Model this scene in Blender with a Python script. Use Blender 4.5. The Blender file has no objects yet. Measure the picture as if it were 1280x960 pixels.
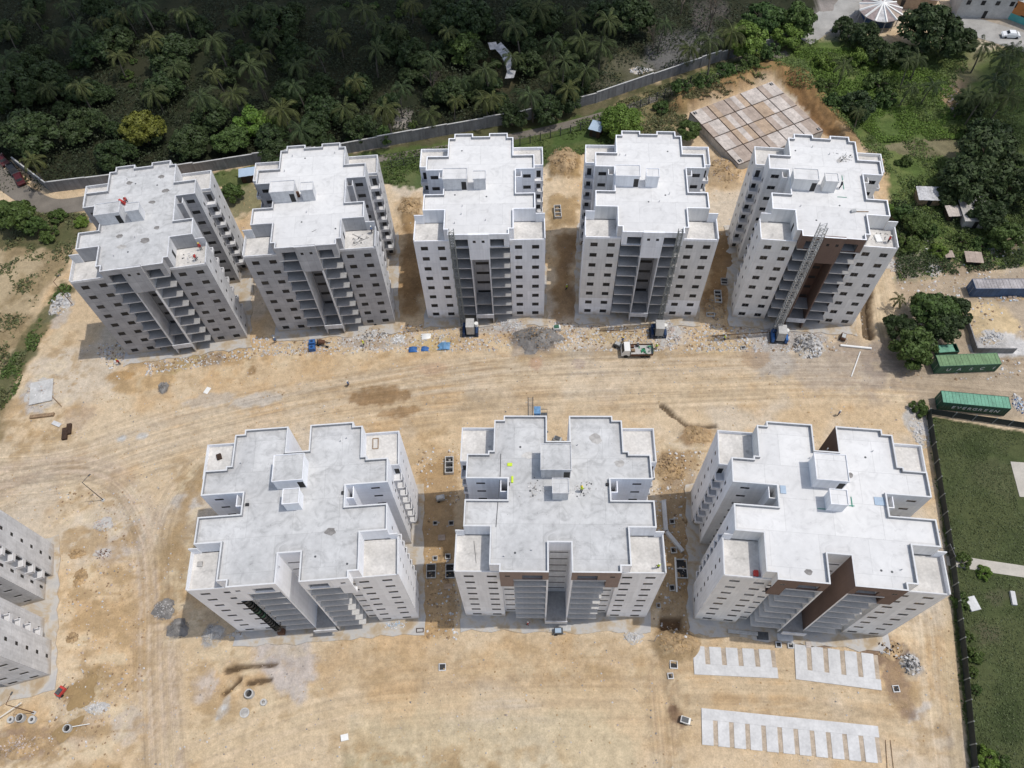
import bpy, bmesh, math, random
import numpy as np
from mathutils import Vector, Matrix
random.seed(7); rng = np.random.default_rng(7)
S = bpy.context.scene; COL = S.collection
PI = math.pi; R = math.radians

# ------------------------------------------------------------------ camera
FPX, CAMH = 974.2171, 125.0
AX = Vector((0.99901317, -0.0379943, -0.02300247)); AU = Vector((0.04441487, 0.85459683, 0.5173892))
AF = Vector((0.0, 0.51790028, -0.855441))
cam = bpy.data.cameras.new('camera'); cam.sensor_width = 36; cam.lens = FPX*36/1280; cam.clip_end = 6000; cam.clip_start = 1
co = bpy.data.objects.new('camera', cam); COL.objects.link(co)
m = Matrix((AX, AU, -AF)).transposed().to_4x4(); m.translation = (0, 0, CAMH); co.matrix_world = m
S.camera = co

def G(u, v, z=0.0):
    "survey helper: where a sight line of the drone meets height z"
    d = AX*((u-640)/FPX) - AU*((v-480)/FPX) + AF
    t = (z-CAMH)/d.z
    return Vector((d.x*t, d.y*t, z))

# ------------------------------------------------------------------ noise (numpy)
def vnoise(x, y, seed=0):
    xi = np.floor(x).astype(np.int64); yi = np.floor(y).astype(np.int64)
    fx = x-xi; fy = y-yi; fx = fx*fx*(3-2*fx); fy = fy*fy*(3-2*fy)
    def h(a, b):
        n = (a*374761393 + b*668265263 + seed*974711) & 0x7fffffff
        n = ((n ^ (n >> 13))*1274126177) & 0x7fffffff
        return ((n ^ (n >> 16)) & 0xffff)/65535.0
    a = h(xi, yi); b = h(xi+1, yi); c = h(xi, yi+1); d = h(xi+1, yi+1)
    return (a*(1-fx)+b*fx)*(1-fy)+(c*(1-fx)+d*fx)*fy
def fbm(x, y, sc, oct=4, seed=0):
    s = 0; a = .5; t = 0
    for o in range(oct):
        s = s+a*vnoise(x*sc+o*17.3, y*sc-o*9.1, seed+o); t += a; a *= .55; sc *= 2.03
    return s/t

# ------------------------------------------------------------------ materials
def nt(name):
    m = bpy.data.materials.new(name); m.use_nodes = True
    t = m.node_tree; p = t.nodes['Principled BSDF']; return m, t, p
def mul(c, f): return tuple(max(0, min(1, x*f)) for x in c[:3])+(1,)
def pmat(name, col, rough=.85, var=.18, sc=.35, fine=3.0, bump=0.0, streak=0.0, metal=0.0, spots=0.0, coat=0.0):
    m, t, p = nt(name); N = t.nodes; L = t.links
    tc = N.new('ShaderNodeTexCoord')
    n1 = N.new('ShaderNodeTexNoise'); n1.inputs['Scale'].default_value = sc; n1.inputs['Detail'].default_value = 6; n1.inputs['Roughness'].default_value = .6
    n2 = N.new('ShaderNodeTexNoise'); n2.inputs['Scale'].default_value = fine; n2.inputs['Detail'].default_value = 5
    L.new(tc.outputs['Object'], n1.inputs[0]); L.new(tc.outputs['Object'], n2.inputs[0])
    r = N.new('ShaderNodeMapRange'); r.inputs[1].default_value = .3; r.inputs[2].default_value = .7; r.inputs[3].default_value = 1-var; r.inputs[4].default_value = 1+var
    L.new(n1.outputs['Fac'], r.inputs[0])
    r2 = N.new('ShaderNodeMapRange'); r2.inputs[1].default_value = .3; r2.inputs[2].default_value = .7; r2.inputs[3].default_value = 1-var*.6; r2.inputs[4].default_value = 1+var*.4
    L.new(n2.outputs['Fac'], r2.inputs[0])
    mm = N.new('ShaderNodeMath'); mm.operation = 'MULTIPLY'; L.new(r.outputs[0], mm.inputs[0]); L.new(r2.outputs[0], mm.inputs[1])
    last = mm
    if streak:
        mp = N.new('ShaderNodeMapping'); mp.inputs['Scale'].default_value = (2.2, 2.2, .12); L.new(tc.outputs['Object'], mp.inputs[0])
        n3 = N.new('ShaderNodeTexNoise'); n3.inputs['Scale'].default_value = 1.0; n3.inputs['Detail'].default_value = 4; L.new(mp.outputs[0], n3.inputs[0])
        r3 = N.new('ShaderNodeMapRange'); r3.inputs[1].default_value = .35; r3.inputs[2].default_value = .62; r3.inputs[3].default_value = 1-streak; r3.inputs[4].default_value = 1.0
        L.new(n3.outputs['Fac'], r3.inputs[0])
        m2 = N.new('ShaderNodeMath'); m2.operation = 'MULTIPLY'; L.new(last.outputs[0], m2.inputs[0]); L.new(r3.outputs[0], m2.inputs[1]); last = m2
    if spots:
        n4 = N.new('ShaderNodeTexNoise'); n4.inputs['Scale'].default_value = .55; n4.inputs['Detail'].default_value = 2.5; n4.inputs['Distortion'].default_value = .6
        L.new(tc.outputs['Object'], n4.inputs[0])
        r4 = N.new('ShaderNodeMapRange'); r4.inputs[1].default_value = .66; r4.inputs[2].default_value = .74; r4.inputs[3].default_value = 1; r4.inputs[4].default_value = 1-spots
        L.new(n4.outputs['Fac'], r4.inputs[0])
        m2 = N.new('ShaderNodeMath'); m2.operation = 'MULTIPLY'; L.new(last.outputs[0], m2.inputs[0]); L.new(r4.outputs[0], m2.inputs[1]); last = m2
    vm = N.new('ShaderNodeVectorMath'); vm.operation = 'SCALE'; vm.inputs[0].default_value = col[:3]; L.new(last.outputs[0], vm.inputs['Scale'])
    L.new(vm.outputs[0], p.inputs['Base Color'])
    p.inputs['Roughness'].default_value = rough; p.inputs['Metallic'].default_value = metal; p.inputs['Specular IOR Level'].default_value = .3
    if bump:
        b = N.new('ShaderNodeBump'); b.inputs['Strength'].default_value = bump; b.inputs['Distance'].default_value = .05
        L.new(n2.outputs['Fac'], b.inputs['Height']); L.new(b.outputs[0], p.inputs['Normal'])
    return m
def weather(m, joint=.10, dust=.75):
    "storey joints, patched render and dust splashed up from the soil on painted walls"
    t = m.node_tree; N = t.nodes; L = t.links; p = N['Principled BSDF']; src = p.inputs['Base Color'].links[0].from_socket
    tc = N.new('ShaderNodeTexCoord'); sx = N.new('ShaderNodeSeparateXYZ'); L.new(tc.outputs['Object'], sx.inputs[0])
    f = N.new('ShaderNodeMath'); f.operation = 'MODULO'; f.inputs[1].default_value = 2.76; L.new(sx.outputs[2], f.inputs[0])
    g = N.new('ShaderNodeMath'); g.operation = 'LESS_THAN'; g.inputs[1].default_value = .09; L.new(f.outputs[0], g.inputs[0])
    j = N.new('ShaderNodeMath'); j.operation = 'MULTIPLY_ADD'; j.inputs[1].default_value = -joint; j.inputs[2].default_value = 1; L.new(g.outputs[0], j.inputs[0])
    fl = N.new('ShaderNodeMath'); fl.operation = 'FLOOR'; dv_ = N.new('ShaderNodeMath'); dv_.operation = 'DIVIDE'; dv_.inputs[1].default_value = 2.76; L.new(sx.outputs[2], dv_.inputs[0]); L.new(dv_.outputs[0], fl.inputs[0])
    xy = N.new('ShaderNodeMath'); xy.operation = 'ADD'; L.new(sx.outputs[0], xy.inputs[0]); L.new(sx.outputs[1], xy.inputs[1]); fx = N.new('ShaderNodeMath'); fx.operation = 'DIVIDE'; fx.inputs[1].default_value = 3.1; L.new(xy.outputs[0], fx.inputs[0]); fx2 = N.new('ShaderNodeMath'); fx2.operation = 'FLOOR'; L.new(fx.outputs[0], fx2.inputs[0])
    cb = N.new('ShaderNodeCombineXYZ'); L.new(fx2.outputs[0], cb.inputs[0]); L.new(fl.outputs[0], cb.inputs[1]); wn_ = N.new('ShaderNodeTexWhiteNoise'); L.new(cb.outputs[0], wn_.inputs[0])
    r = N.new('ShaderNodeMapRange'); r.inputs[3].default_value = .93; r.inputs[4].default_value = 1.03; L.new(wn_.outputs['Value'], r.inputs[0])
    q = N.new('ShaderNodeMath'); q.operation = 'MULTIPLY'; L.new(j.outputs[0], q.inputs[0]); L.new(r.outputs[0], q.inputs[1])
    v = N.new('ShaderNodeVectorMath'); v.operation = 'SCALE'; L.new(src, v.inputs[0]); L.new(q.outputs[0], v.inputs['Scale'])
    n = N.new('ShaderNodeTexNoise'); n.inputs['Scale'].default_value = .8; n.inputs['Detail'].default_value = 5; L.new(tc.outputs['Object'], n.inputs[0])
    h = N.new('ShaderNodeMath'); h.operation = 'MULTIPLY_ADD'; h.inputs[1].default_value = -3.2; L.new(n.outputs['Fac'], h.inputs[0]); L.new(sx.outputs[2], h.inputs[2])
    rr = N.new('ShaderNodeMapRange'); rr.inputs[1].default_value = -1.6; rr.inputs[2].default_value = .1; rr.inputs[3].default_value = dust; rr.inputs[4].default_value = 0; L.new(h.outputs[0], rr.inputs[0])
    mx = N.new('ShaderNodeMix'); mx.data_type = 'RGBA'; mx.inputs[7].default_value = (.44, .35, .24, 1); L.new(rr.outputs[0], mx.inputs[0]); L.new(v.outputs[0], mx.inputs[6]); L.new(mx.outputs[2], p.inputs['Base Color'])
def formmat(name, col, var=.16):
    "raw concrete: pour panels with seams and blotches"
    m, t, p = nt(name); N = t.nodes; L = t.links
    tc = N.new('ShaderNodeTexCoord'); sx = N.new('ShaderNodeSeparateXYZ'); L.new(tc.outputs['Object'], sx.inputs[0])
    a = N.new('ShaderNodeMath'); a.operation = 'ADD'; L.new(sx.outputs[0], a.inputs[0]); L.new(sx.outputs[1], a.inputs[1])
    cb = N.new('ShaderNodeCombineXYZ'); L.new(a.outputs[0], cb.inputs[0]); L.new(sx.outputs[2], cb.inputs[1])
    br = N.new('ShaderNodeTexBrick'); br.inputs['Scale'].default_value = 1; br.inputs['Brick Width'].default_value = 1.2; br.inputs['Row Height'].default_value = 2.76
    br.inputs['Mortar Size'].default_value = .025; br.offset = 0; br.inputs['Color1'].default_value = (1, 1, 1, 1); br.inputs['Color2'].default_value = (.86, .86, .87, 1); br.inputs['Mortar'].default_value = (.72, .72, .72, 1)
    L.new(cb.outputs[0], br.inputs['Vector'])
    n1 = N.new('ShaderNodeTexNoise'); n1.inputs['Scale'].default_value = .5; n1.inputs['Detail'].default_value = 8; n1.inputs['Roughness'].default_value = .65; L.new(tc.outputs['Object'], n1.inputs[0])
    r = N.new('ShaderNodeMapRange'); r.inputs[1].default_value = .3; r.inputs[2].default_value = .7; r.inputs[3].default_value = 1-var; r.inputs[4].default_value = 1+var; L.new(n1.outputs['Fac'], r.inputs[0])
    v = N.new('ShaderNodeVectorMath'); v.operation = 'SCALE'; L.new(br.outputs['Color'], v.inputs[0]); L.new(r.outputs[0], v.inputs['Scale'])
    v2 = N.new('ShaderNodeVectorMath'); v2.operation = 'MULTIPLY'; v2.inputs[1].default_value = col[:3]; L.new(v.outputs[0], v2.inputs[0])
    L.new(v2.outputs[0], p.inputs['Base Color']); p.inputs['Roughness'].default_value = .9; p.inputs['Specular IOR Level'].default_value = .25
    return m
def leafmat(name, c1, c2, c3):
    m, t, p = nt(name); N = t.nodes; L = t.links
    oi = N.new('ShaderNodeObjectInfo'); tc = N.new('ShaderNodeTexCoord'); g = N.new('ShaderNodeNewGeometry')
    n1 = N.new('ShaderNodeTexNoise'); n1.inputs['Scale'].default_value = .9; n1.inputs['Detail'].default_value = 3; L.new(tc.outputs['Object'], n1.inputs[0])
    a = N.new('ShaderNodeMix'); a.data_type = 'RGBA'; a.inputs[6].default_value = c1+(1,); a.inputs[7].default_value = c2+(1,)
    rr = N.new('ShaderNodeMapRange'); rr.inputs[1].default_value = .35; rr.inputs[2].default_value = .65; L.new(n1.outputs['Fac'], rr.inputs[0]); L.new(rr.outputs[0], a.inputs[0])
    b = N.new('ShaderNodeMix'); b.data_type = 'RGBA'; b.inputs[7].default_value = c3+(1,); L.new(a.outputs[2], b.inputs[6])
    pw = N.new('ShaderNodeMath'); pw.operation = 'MULTIPLY'; pw.inputs[1].default_value = .8; L.new(oi.outputs['Random'], pw.inputs[0]); L.new(pw.outputs[0], b.inputs[0])
    r2 = N.new('ShaderNodeMapRange'); r2.inputs[3].default_value = .6; r2.inputs[4].default_value = 1.45; L.new(g.outputs['Random Per Island'], r2.inputs[0])
    v = N.new('ShaderNodeVectorMath'); v.operation = 'SCALE'; L.new(b.outputs[2], v.inputs[0]); L.new(r2.outputs[0], v.inputs['Scale'])
    L.new(v.outputs[0], p.inputs['Base Color']); p.inputs['Roughness'].default_value = .6; p.inputs['Specular IOR Level'].default_value = .25
    return m
M = {}
M['white'] = pmat('white_paint', (.83, .84, .87), var=.05, streak=.10)
M['white_bright'] = pmat('fresh_white_paint', (.86, .87, .90), var=.04, streak=.05)
M['cream'] = pmat('primed_wall', (.72, .71, .695), var=.06, streak=.12)
M['offwhite'] = pmat('offwhite_paint', (.77, .765, .755), var=.05, streak=.10)
M['raw'] = formmat('raw_concrete', (.44, .44, .45))
M['raw_dark'] = formmat('raw_concrete_dark', (.40, .40, .41))
M['raw_light'] = pmat('smooth_concrete', (.64, .645, .66), var=.16, streak=.12)
M['slab'] = pmat('balcony_slab', (.33, .325, .32), var=.2)
M['inner_shade'] = pmat('recess_shade_concrete', (.20, .20, .205), var=.2)  # concrete colour darkened to paint in the shade of the balcony recesses
M['ledge'] = pmat('service_ledge', (.66, .66, .67), var=.12)
M['slab_light'] = pmat('balcony_slab_pale', (.52, .51, .49), var=.15)
M['coping_white'] = pmat('coping_paint', (.60, .605, .61), var=.08)
M['slab_edge'] = pmat('balcony_edge', (.52, .515, .51), var=.15)
M['parapet_inner'] = pmat('parapet_inner', (.36, .36, .37), var=.15, streak=.2)
M['brown'] = pmat('brown_paint', (.165, .112, .09), var=.08, streak=.08)
M['brown_dark'] = pmat('dark_brown_paint', (.12, .072, .055), var=.1, streak=.12)
M['taupe'] = pmat('taupe_paint', (.265, .20, .175), var=.07, streak=.08)
def roofmat(name, col, var, stain):
    m = pmat(name, col, var=var, sc=.16, fine=1.6, spots=.12, bump=.05); t = m.node_tree; N = t.nodes; L = t.links; p = N['Principled BSDF']; src = p.inputs['Base Color'].links[0].from_socket
    tc = N.new('ShaderNodeTexCoord'); br = N.new('ShaderNodeTexBrick'); br.offset = .35; br.inputs['Scale'].default_value = 1; br.inputs['Brick Width'].default_value = 6.3; br.inputs['Row Height'].default_value = 4.9; br.inputs['Mortar Size'].default_value = .035
    br.inputs['Color1'].default_value = (1, 1, 1, 1); br.inputs['Color2'].default_value = (.91, .91, .915, 1); br.inputs['Mortar'].default_value = (.80, .80, .80, 1); L.new(tc.outputs['Object'], br.inputs['Vector'])
    n = N.new('ShaderNodeTexNoise'); n.inputs['Scale'].default_value = .42; n.inputs['Detail'].default_value = 9; n.inputs['Roughness'].default_value = .72; n.inputs['Distortion'].default_value = 1.2; L.new(tc.outputs['Object'], n.inputs[0])
    r = N.new('ShaderNodeMapRange'); r.inputs[1].default_value = .50; r.inputs[2].default_value = .66; r.inputs[3].default_value = 1; r.inputs[4].default_value = 1-stain; L.new(n.outputs['Fac'], r.inputs[0])
    n2 = N.new('ShaderNodeTexNoise'); n2.inputs['Scale'].default_value = 3.2; n2.inputs['Detail'].default_value = 3; L.new(tc.outputs['Object'], n2.inputs[0])
    r2 = N.new('ShaderNodeMapRange'); r2.inputs[1].default_value = .68; r2.inputs[2].default_value = .74; r2.inputs[3].default_value = 1; r2.inputs[4].default_value = 1-stain*1.3; L.new(n2.outputs['Fac'], r2.inputs[0])
    q_ = N.new('ShaderNodeMath'); q_.operation = 'MULTIPLY'; L.new(r.outputs[0], q_.inputs[0]); L.new(r2.outputs[0], q_.inputs[1])
    v = N.new('ShaderNodeVectorMath'); v.operation = 'SCALE'; L.new(br.outputs['Color'], v.inputs[0]); L.new(q_.outputs[0], v.inputs['Scale'])
    w = N.new('ShaderNodeVectorMath'); w.operation = 'MULTIPLY'; L.new(v.outputs[0], w.inputs[0]); L.new(src, w.inputs[1]); L.new(w.outputs[0], p.inputs['Base Color']); return m
M['roof_white'] = roofmat('roof_white', (.67, .665, .655), .07, .13)
M['roof_grey'] = roofmat('roof_grey', (.53, .53, .525), .15, .26)
M['roof_warm'] = pmat('roof_screed', (.55, .53, .50), var=.2, sc=.35, fine=3.0, spots=.25, bump=.1)
def voidmat():
    m, t, p = nt('dark_opening'); N = t.nodes; L = t.links; oi = N.new('ShaderNodeObjectInfo'); cr = N.new('ShaderNodeValToRGB'); L.new(oi.outputs['Random'], cr.inputs[0])
    e = cr.color_ramp.elements; e[0].color = (.006, .006, .007, 1); e[1].position = 1; e[1].color = (.035, .033, .031, 1); k = e.new(.7); k.color = (.016, .016, .018, 1)
    L.new(cr.outputs[0], p.inputs['Base Color']); p.inputs['Roughness'].default_value = .7; return m
M['void'] = voidmat()
M['glass'] = pmat('window_glass', (.02, .022, .025), rough=.12, var=.2)
M['alu'] = pmat('window_frame', (.10, .10, .105), rough=.5, var=.1)
M['steel'] = pmat('galvanised_steel', (.42, .43, .43), rough=.5, var=.25, metal=.4)
M['steel_dark'] = pmat('dark_steel', (.09, .095, .10), rough=.6, var=.3, metal=.3)
M['rust'] = pmat('rusty_steel', (.13, .065, .04), rough=.85, var=.4, fine=6)
M['blue'] = pmat('blue_paint', (.035, .12, .33), rough=.5, var=.2, sc=1.0)
M['navy'] = pmat('navy_paint', (.02, .045, .11), rough=.5, var=.25, sc=1.0)
M['tarp'] = pmat('blue_tarp', (.13, .27, .45), rough=.5, var=.3, sc=2)
M['green'] = pmat('container_green', (.045, .135, .085), rough=.5, var=.25, sc=.5, streak=.2)
M['green_top'] = pmat('container_roof_green', (.14, .235, .115), rough=.6, var=.25, sc=.7, spots=.2)
M['teal'] = pmat('container_teal', (.014, .09, .062), rough=.5, var=.2, sc=.5, streak=.2)
M['teal_top'] = pmat('container_roof_teal', (.13, .31, .215), rough=.55, var=.2, sc=.7, spots=.25)
M['bluebox'] = pmat('container_blue', (.05, .10, .20), rough=.5, var=.25, streak=.2)
M['greytop'] = pmat('container_roof_grey', (.33, .31, .31), rough=.7, var=.35, sc=.6)
M['lettering'] = pmat('white_lettering', (.66, .69, .67), rough=.7, var=.25, fine=6)
M['conc'] = pmat('site_concrete', (.48, .475, .46), var=.18, sc=.4, fine=3, bump=.1)
M['bay_gap'] = pmat('soil_filled_slot', (.41, .34, .265), var=.25, sc=.8, fine=4)
M['conc_white'] = pmat('pale_concrete', (.56, .56, .56), var=.14, sc=.5, fine=3, bump=.1)
M['conc_dirty'] = pmat('dusty_apron', (.40, .385, .365), var=.3, sc=.35, fine=2, bump=.15)
def apronmat():
    m, t, p = nt('dusty_apron'); N = t.nodes; L = t.links; tc = N.new('ShaderNodeTexCoord')
    n = N.new('ShaderNodeTexNoise'); n.inputs['Scale'].default_value = .32; n.inputs['Detail'].default_value = 7; n.inputs['Roughness'].default_value = .65; n.inputs['Distortion'].default_value = .5; L.new(tc.outputs['Object'], n.inputs[0])
    cr = N.new('ShaderNodeValToRGB'); L.new(n.outputs['Fac'], cr.inputs[0]); e = cr.color_ramp.elements
    e[0].position = .38; e[0].color = (.40, .39, .38, 1); e[1].position = .66; e[1].color = (.36, .27, .17, 1); k = e.new(.47); k.color = (.46, .44, .41, 1); k = e.new(.56); k.color = (.43, .36, .27, 1)
    L.new(cr.outputs[0], p.inputs['Base Color']); p.inputs['Roughness'].default_value = .95; return m
M['apron'] = apronmat()
M['dirt'] = pmat('excavated_dirt', (.36, .255, .145), var=.4, sc=.5, fine=2.5, bump=.6)
M['sand'] = pmat('sand_heap', (.42, .29, .15), var=.25, sc=.6, fine=4, bump=.4)
M['gravel'] = pmat('grey_gravel', (.22, .21, .20), var=.35, sc=1, fine=9, bump=.6)
M['rubble'] = pmat('rubble_grey', (.47, .46, .45), var=.4, sc=1.2, fine=4)
M['rubble_pink'] = pmat('rubble_pinkish', (.44, .37, .33), var=.4, sc=1.2, fine=4)
M['wood'] = pmat('weathered_timber', (.26, .18, .11), var=.35, sc=2, fine=8)
M['wood_dark'] = pmat('dark_timber', (.05, .03, .02), var=.4, sc=2, fine=8)
M['wood_grey'] = pmat('tank_panel', (.37, .30, .25), var=.22, sc=.5, fine=2.5)
M['wood_pale'] = pmat('tank_panel_pale', (.50, .445, .40), var=.26, sc=.5, fine=2.5)
M['wood_tan'] = pmat('tank_panel_tan', (.40, .30, .215), var=.25, sc=.5, fine=2.5)
M['white_plastic'] = pmat('white_plastic', (.75, .75, .73), rough=.45, var=.06)
M['wallgrey'] = pmat('boundary_wall_render', (.23, .23, .235), var=.2, streak=.25)
M['fence'] = pmat('fence_mesh', (.034, .040, .038), var=.25, rough=.8)
M['post'] = pmat('fence_post', (.22, .23, .22), var=.2)
M['bark'] = pmat('bark', (.16, .13, .10), var=.4, sc=1, fine=6, bump=.4)
M['bark_pale'] = pmat('pale_bark', (.13, .115, .095), var=.3, sc=1, fine=6)
M['palm_leaf'] = leafmat('palm_frond', (.030, .050, .020), (.050, .074, .026), (.080, .085, .024))
M['leaf_dark'] = leafmat('dark_leaf', (.018, .034, .012), (.036, .060, .018), (.042, .060, .020))
M['leaf_mid'] = leafmat('mid_leaf', (.030, .060, .016), (.060, .105, .026), (.075, .105, .024))
M['leaf_lime'] = leafmat('bright_leaf', (.050, .105, .016), (.095, .17, .026), (.12, .17, .03))
M['leaf_gold'] = leafmat('yellow_green_leaf', (.055, .085, .014), (.10, .125, .02), (.12, .12, .02))
M['leaf_scrub'] = leafmat('scrub_leaf', (.06, .075, .030), (.105, .115, .045), (.13, .11, .05))
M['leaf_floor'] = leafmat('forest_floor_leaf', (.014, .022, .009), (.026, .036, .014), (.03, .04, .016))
M['leaf_scrub_green'] = leafmat('green_scrub_leaf', (.055, .092, .024), (.10, .15, .036), (.115, .14, .04))
M['leaf_lawn'] = leafmat('lawn_blade', (.060, .080, .030), (.076, .094, .036), (.07, .088, .034))
M['tin'] = pmat('tin_roof', (.45, .45, .46), rough=.6, var=.35, sc=.8, metal=.2)
M['tin_pink'] = pmat('faded_red_roof', (.30, .245, .235), rough=.7, var=.3, sc=.8)
M['car_white'] = pmat('car_white', (.75, .76, .77), rough=.25, var=.04)
M['car_dark'] = pmat('car_black', (.02, .022, .026), rough=.25, var=.1)
M['car_red'] = pmat('car_red', (.07, .012, .014), rough=.3, var=.1)  # red body colour darkened to carry the shade on the left lane
M['tyre'] = pmat('tyre', (.02, .02, .02), rough=.9, var=.2)
M['orange'] = pmat('orange_wall', (.52, .21, .07), var=.12)
M['aqua'] = pmat('aqua_wall', (.12, .42, .40), var=.12)
M['skin'] = pmat('skin', (.18, .10, .07), var=.05)
M['hiviz'] = pmat('hi_vis_vest', (.55, .70, .06), var=.08)
M['redcloth'] = pmat('red_cloth', (.50, .06, .05), var=.1)
M['denim'] = pmat('dark_trousers', (.035, .04, .06), var=.15)
M['bluecloth'] = pmat('blue_shirt', (.10, .17, .32), var=.1)
M['helmet'] = pmat('white_helmet', (.78, .77, .70), rough=.4, var=.03)
M['helmet_yellow'] = pmat('yellow_helmet', (.75, .55, .05), rough=.4, var=.03)
M['asphalt'] = pmat('road_asphalt', (.34, .33, .31), var=.2, sc=.3, fine=4)
M['path'] = pmat('park_path', (.44, .41, .36), var=.12, sc=.4, fine=4)
M['road_dust'] = pmat('dusty_lane', (.17, .15, .125), var=.2, sc=.3, fine=4)
M['greenstuff'] = pmat('green_tarp', (.03, .22, .10), var=.3, sc=2)
M['pipe_green'] = pmat('green_conduit', (.06, .28, .20), var=.1)
M['bluebits'] = pmat('blue_panel', (.36, .45, .55), var=.08)
M['water'] = pmat('muddy_water', (.30, .21, .105), rough=.12, var=.15)
M['shade_cloud'] = pmat('shade_cloud', (.9, .9, .9), var=.02)

for k_ in ('white', 'white_bright', 'cream', 'offwhite', 'raw', 'raw_dark', 'raw_light'): weather(M[k_])
# ------------------------------------------------------------------ mesh helpers
class MB:
    def __init__(s): s.v = []; s.f = []; s.m = []; s.mats = []
    def mi(s, mat):
        if mat not in s.mats: s.mats.append(mat)
        return s.mats.index(mat)
    def quad(s, a, b, c, d, mat):
        i = len(s.v); s.v += [tuple(a), tuple(b), tuple(c), tuple(d)]; s.f.append((i, i+1, i+2, i+3)); s.m.append(s.mi(mat))
    def poly(s, pts, mat):
        i = len(s.v); s.v += [tuple(p) for p in pts]; s.f.append(tuple(range(i, i+len(pts)))); s.m.append(s.mi(mat))
    def box(s, x0, x1, y0, y1, z0, z1, mat, M4=None, top=None):
        P = [Vector(p) for p in ((x0, y0, z0), (x1, y0, z0), (x1, y1, z0), (x0, y1, z0), (x0, y0, z1), (x1, y0, z1), (x1, y1, z1), (x0, y1, z1))]
        if M4 is not None: P = [M4 @ p for p in P]
        i = len(s.v); s.v += [tuple(p) for p in P]
        k = s.mi(mat); kt = s.mi(top) if top else k
        for n, fc in enumerate(((0, 3, 2, 1), (4, 5, 6, 7), (0, 1, 5, 4), (1, 2, 6, 5), (2, 3, 7, 6), (3, 0, 4, 7))):
            s.f.append(tuple(i+q for q in fc)); s.m.append(kt if n == 1 else k)
    def tube(s, p, q, r0, r1=None, n=6, mat='steel', caps=True):
        p = Vector(p); q = Vector(q); r1 = r0 if r1 is None else r1
        d = (q-p).normalized(); a = d.orthogonal().normalized(); b = d.cross(a)
        i = len(s.v); k = s.mi(mat)
        for j in range(n):
            w = a*math.cos(2*PI*j/n)+b*math.sin(2*PI*j/n)
            s.v.append(tuple(p+w*r0)); s.v.append(tuple(q+w*r1))
        for j in range(n):
            j2 = (j+1) % n; s.f.append((i+2*j, i+2*j2, i+2*j2+1, i+2*j+1)); s.m.append(k)
        if caps:
            s.f.append(tuple(i+2*j for j in range(n))[::-1]); s.m.append(k); s.f.append(tuple(i+2*j+1 for j in range(n))); s.m.append(k)
    def wall(s, p0, p1, z0, z1, holes, mat, depth=.25, rmat=None):
        "vertical wall p0->p1, outside on the right hand; holes=(u0,u1,za,zb)"
        p0 = Vector(p0[:2]).to_3d(); p1 = Vector(p1[:2]).to_3d(); Ln = (p1-p0).length
        if Ln < 1e-4: return
        d = (p1-p0)/Ln; n = Vector((d.y, -d.x, 0)); rmat = rmat or mat
        hs = [h for h in holes if h[3] > z0 and h[2] < z1]
        hs = [(h[0], h[1], max(h[2], z0), min(h[3], z1)) for h in hs]
        us = sorted({0, Ln, *[h[0] for h in hs], *[h[1] for h in hs]}); zs = sorted({z0, z1, *[h[2] for h in hs], *[h[3] for h in hs]})
        P = lambda u, z, k=0.: p0+d*u+Vector((0, 0, z))-n*k
        # merge cells along z where a column strip has no hole
        for a, b in zip(us, us[1:]):
            run = None
            for c, e in zip(zs, zs[1:]):
                inh = any(h[0] <= a+1e-6 and h[1] >= b-1e-6 and h[2] <= c+1e-6 and h[3] >= e-1e-6 for h in hs)
                if inh:
                    if run is not None: s.quad(P(a, run), P(b, run), P(b, c), P(a, c), mat); run = None
                elif run is None: run = c
            if run is not None: s.quad(P(a, run), P(b, run), P(b, z1), P(a, z1), mat)
        for u0, u1, a, b in hs:
            s.quad(P(u0, a), P(u0, a, depth), P(u1, a, depth), P(u1, a), rmat); s.quad(P(u0, b), P(u1, b), P(u1, b, depth), P(u0, b, depth), rmat)
            s.quad(P(u0, a), P(u0, b), P(u0, b, depth), P(u0, a, depth), rmat); s.quad(P(u1, a), P(u1, a, depth), P(u1, b, depth), P(u1, b), rmat)
    def build(s, name, parent=None, smooth=False, loc=None, rz=0):
        me = bpy.data.meshes.new(name); me.from_pydata(s.v, [], s.f)
        for k in s.mats: me.materials.append(M[k])
        me.polygons.foreach_set('material_index', s.m)
        if smooth: me.polygons.foreach_set('use_smooth', [True]*len(s.f))
        me.update()
        return link(name, me, parent, loc, rz)
def link(name, me, parent=None, loc=None, rz=0):
    o = bpy.data.objects.new(name, me); COL.objects.link(o)
    if parent is not None: o.parent = parent
    if loc is not None: o.location = loc
    if rz: o.rotation_euler = (0, 0, rz)
    return o
def npmesh(name, V, F, mats, mi=None):
    me = bpy.data.meshes.new(name); F = np.asarray(F, np.int32); n, k = F.shape
    me.vertices.add(len(V)); me.vertices.foreach_set('co', np.asarray(V, np.float32).ravel())
    me.loops.add(n*k); me.loops.foreach_set('vertex_index', F.ravel())
    me.polygons.add(n); me.polygons.foreach_set('loop_start', np.arange(0, n*k, k, dtype=np.int32))
    for q in mats: me.materials.append(M[q])
    if mi is not None: me.polygons.foreach_set('material_index', np.asarray(mi, np.int32))
    me.update(calc_edges=True); me.validate(); return me
def tag(o, label=None, cat=None, group=None, kind=None):
    if label: o['label'] = label
    if cat: o['category'] = cat
    if group: o['group'] = group
    if kind: o['kind'] = kind
    return o
def thing(name, label, cat, loc=(0, 0, 0), rz=0, group=None):
    o = link(name, None, None, loc, rz); return tag(o, label, cat, group)
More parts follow.
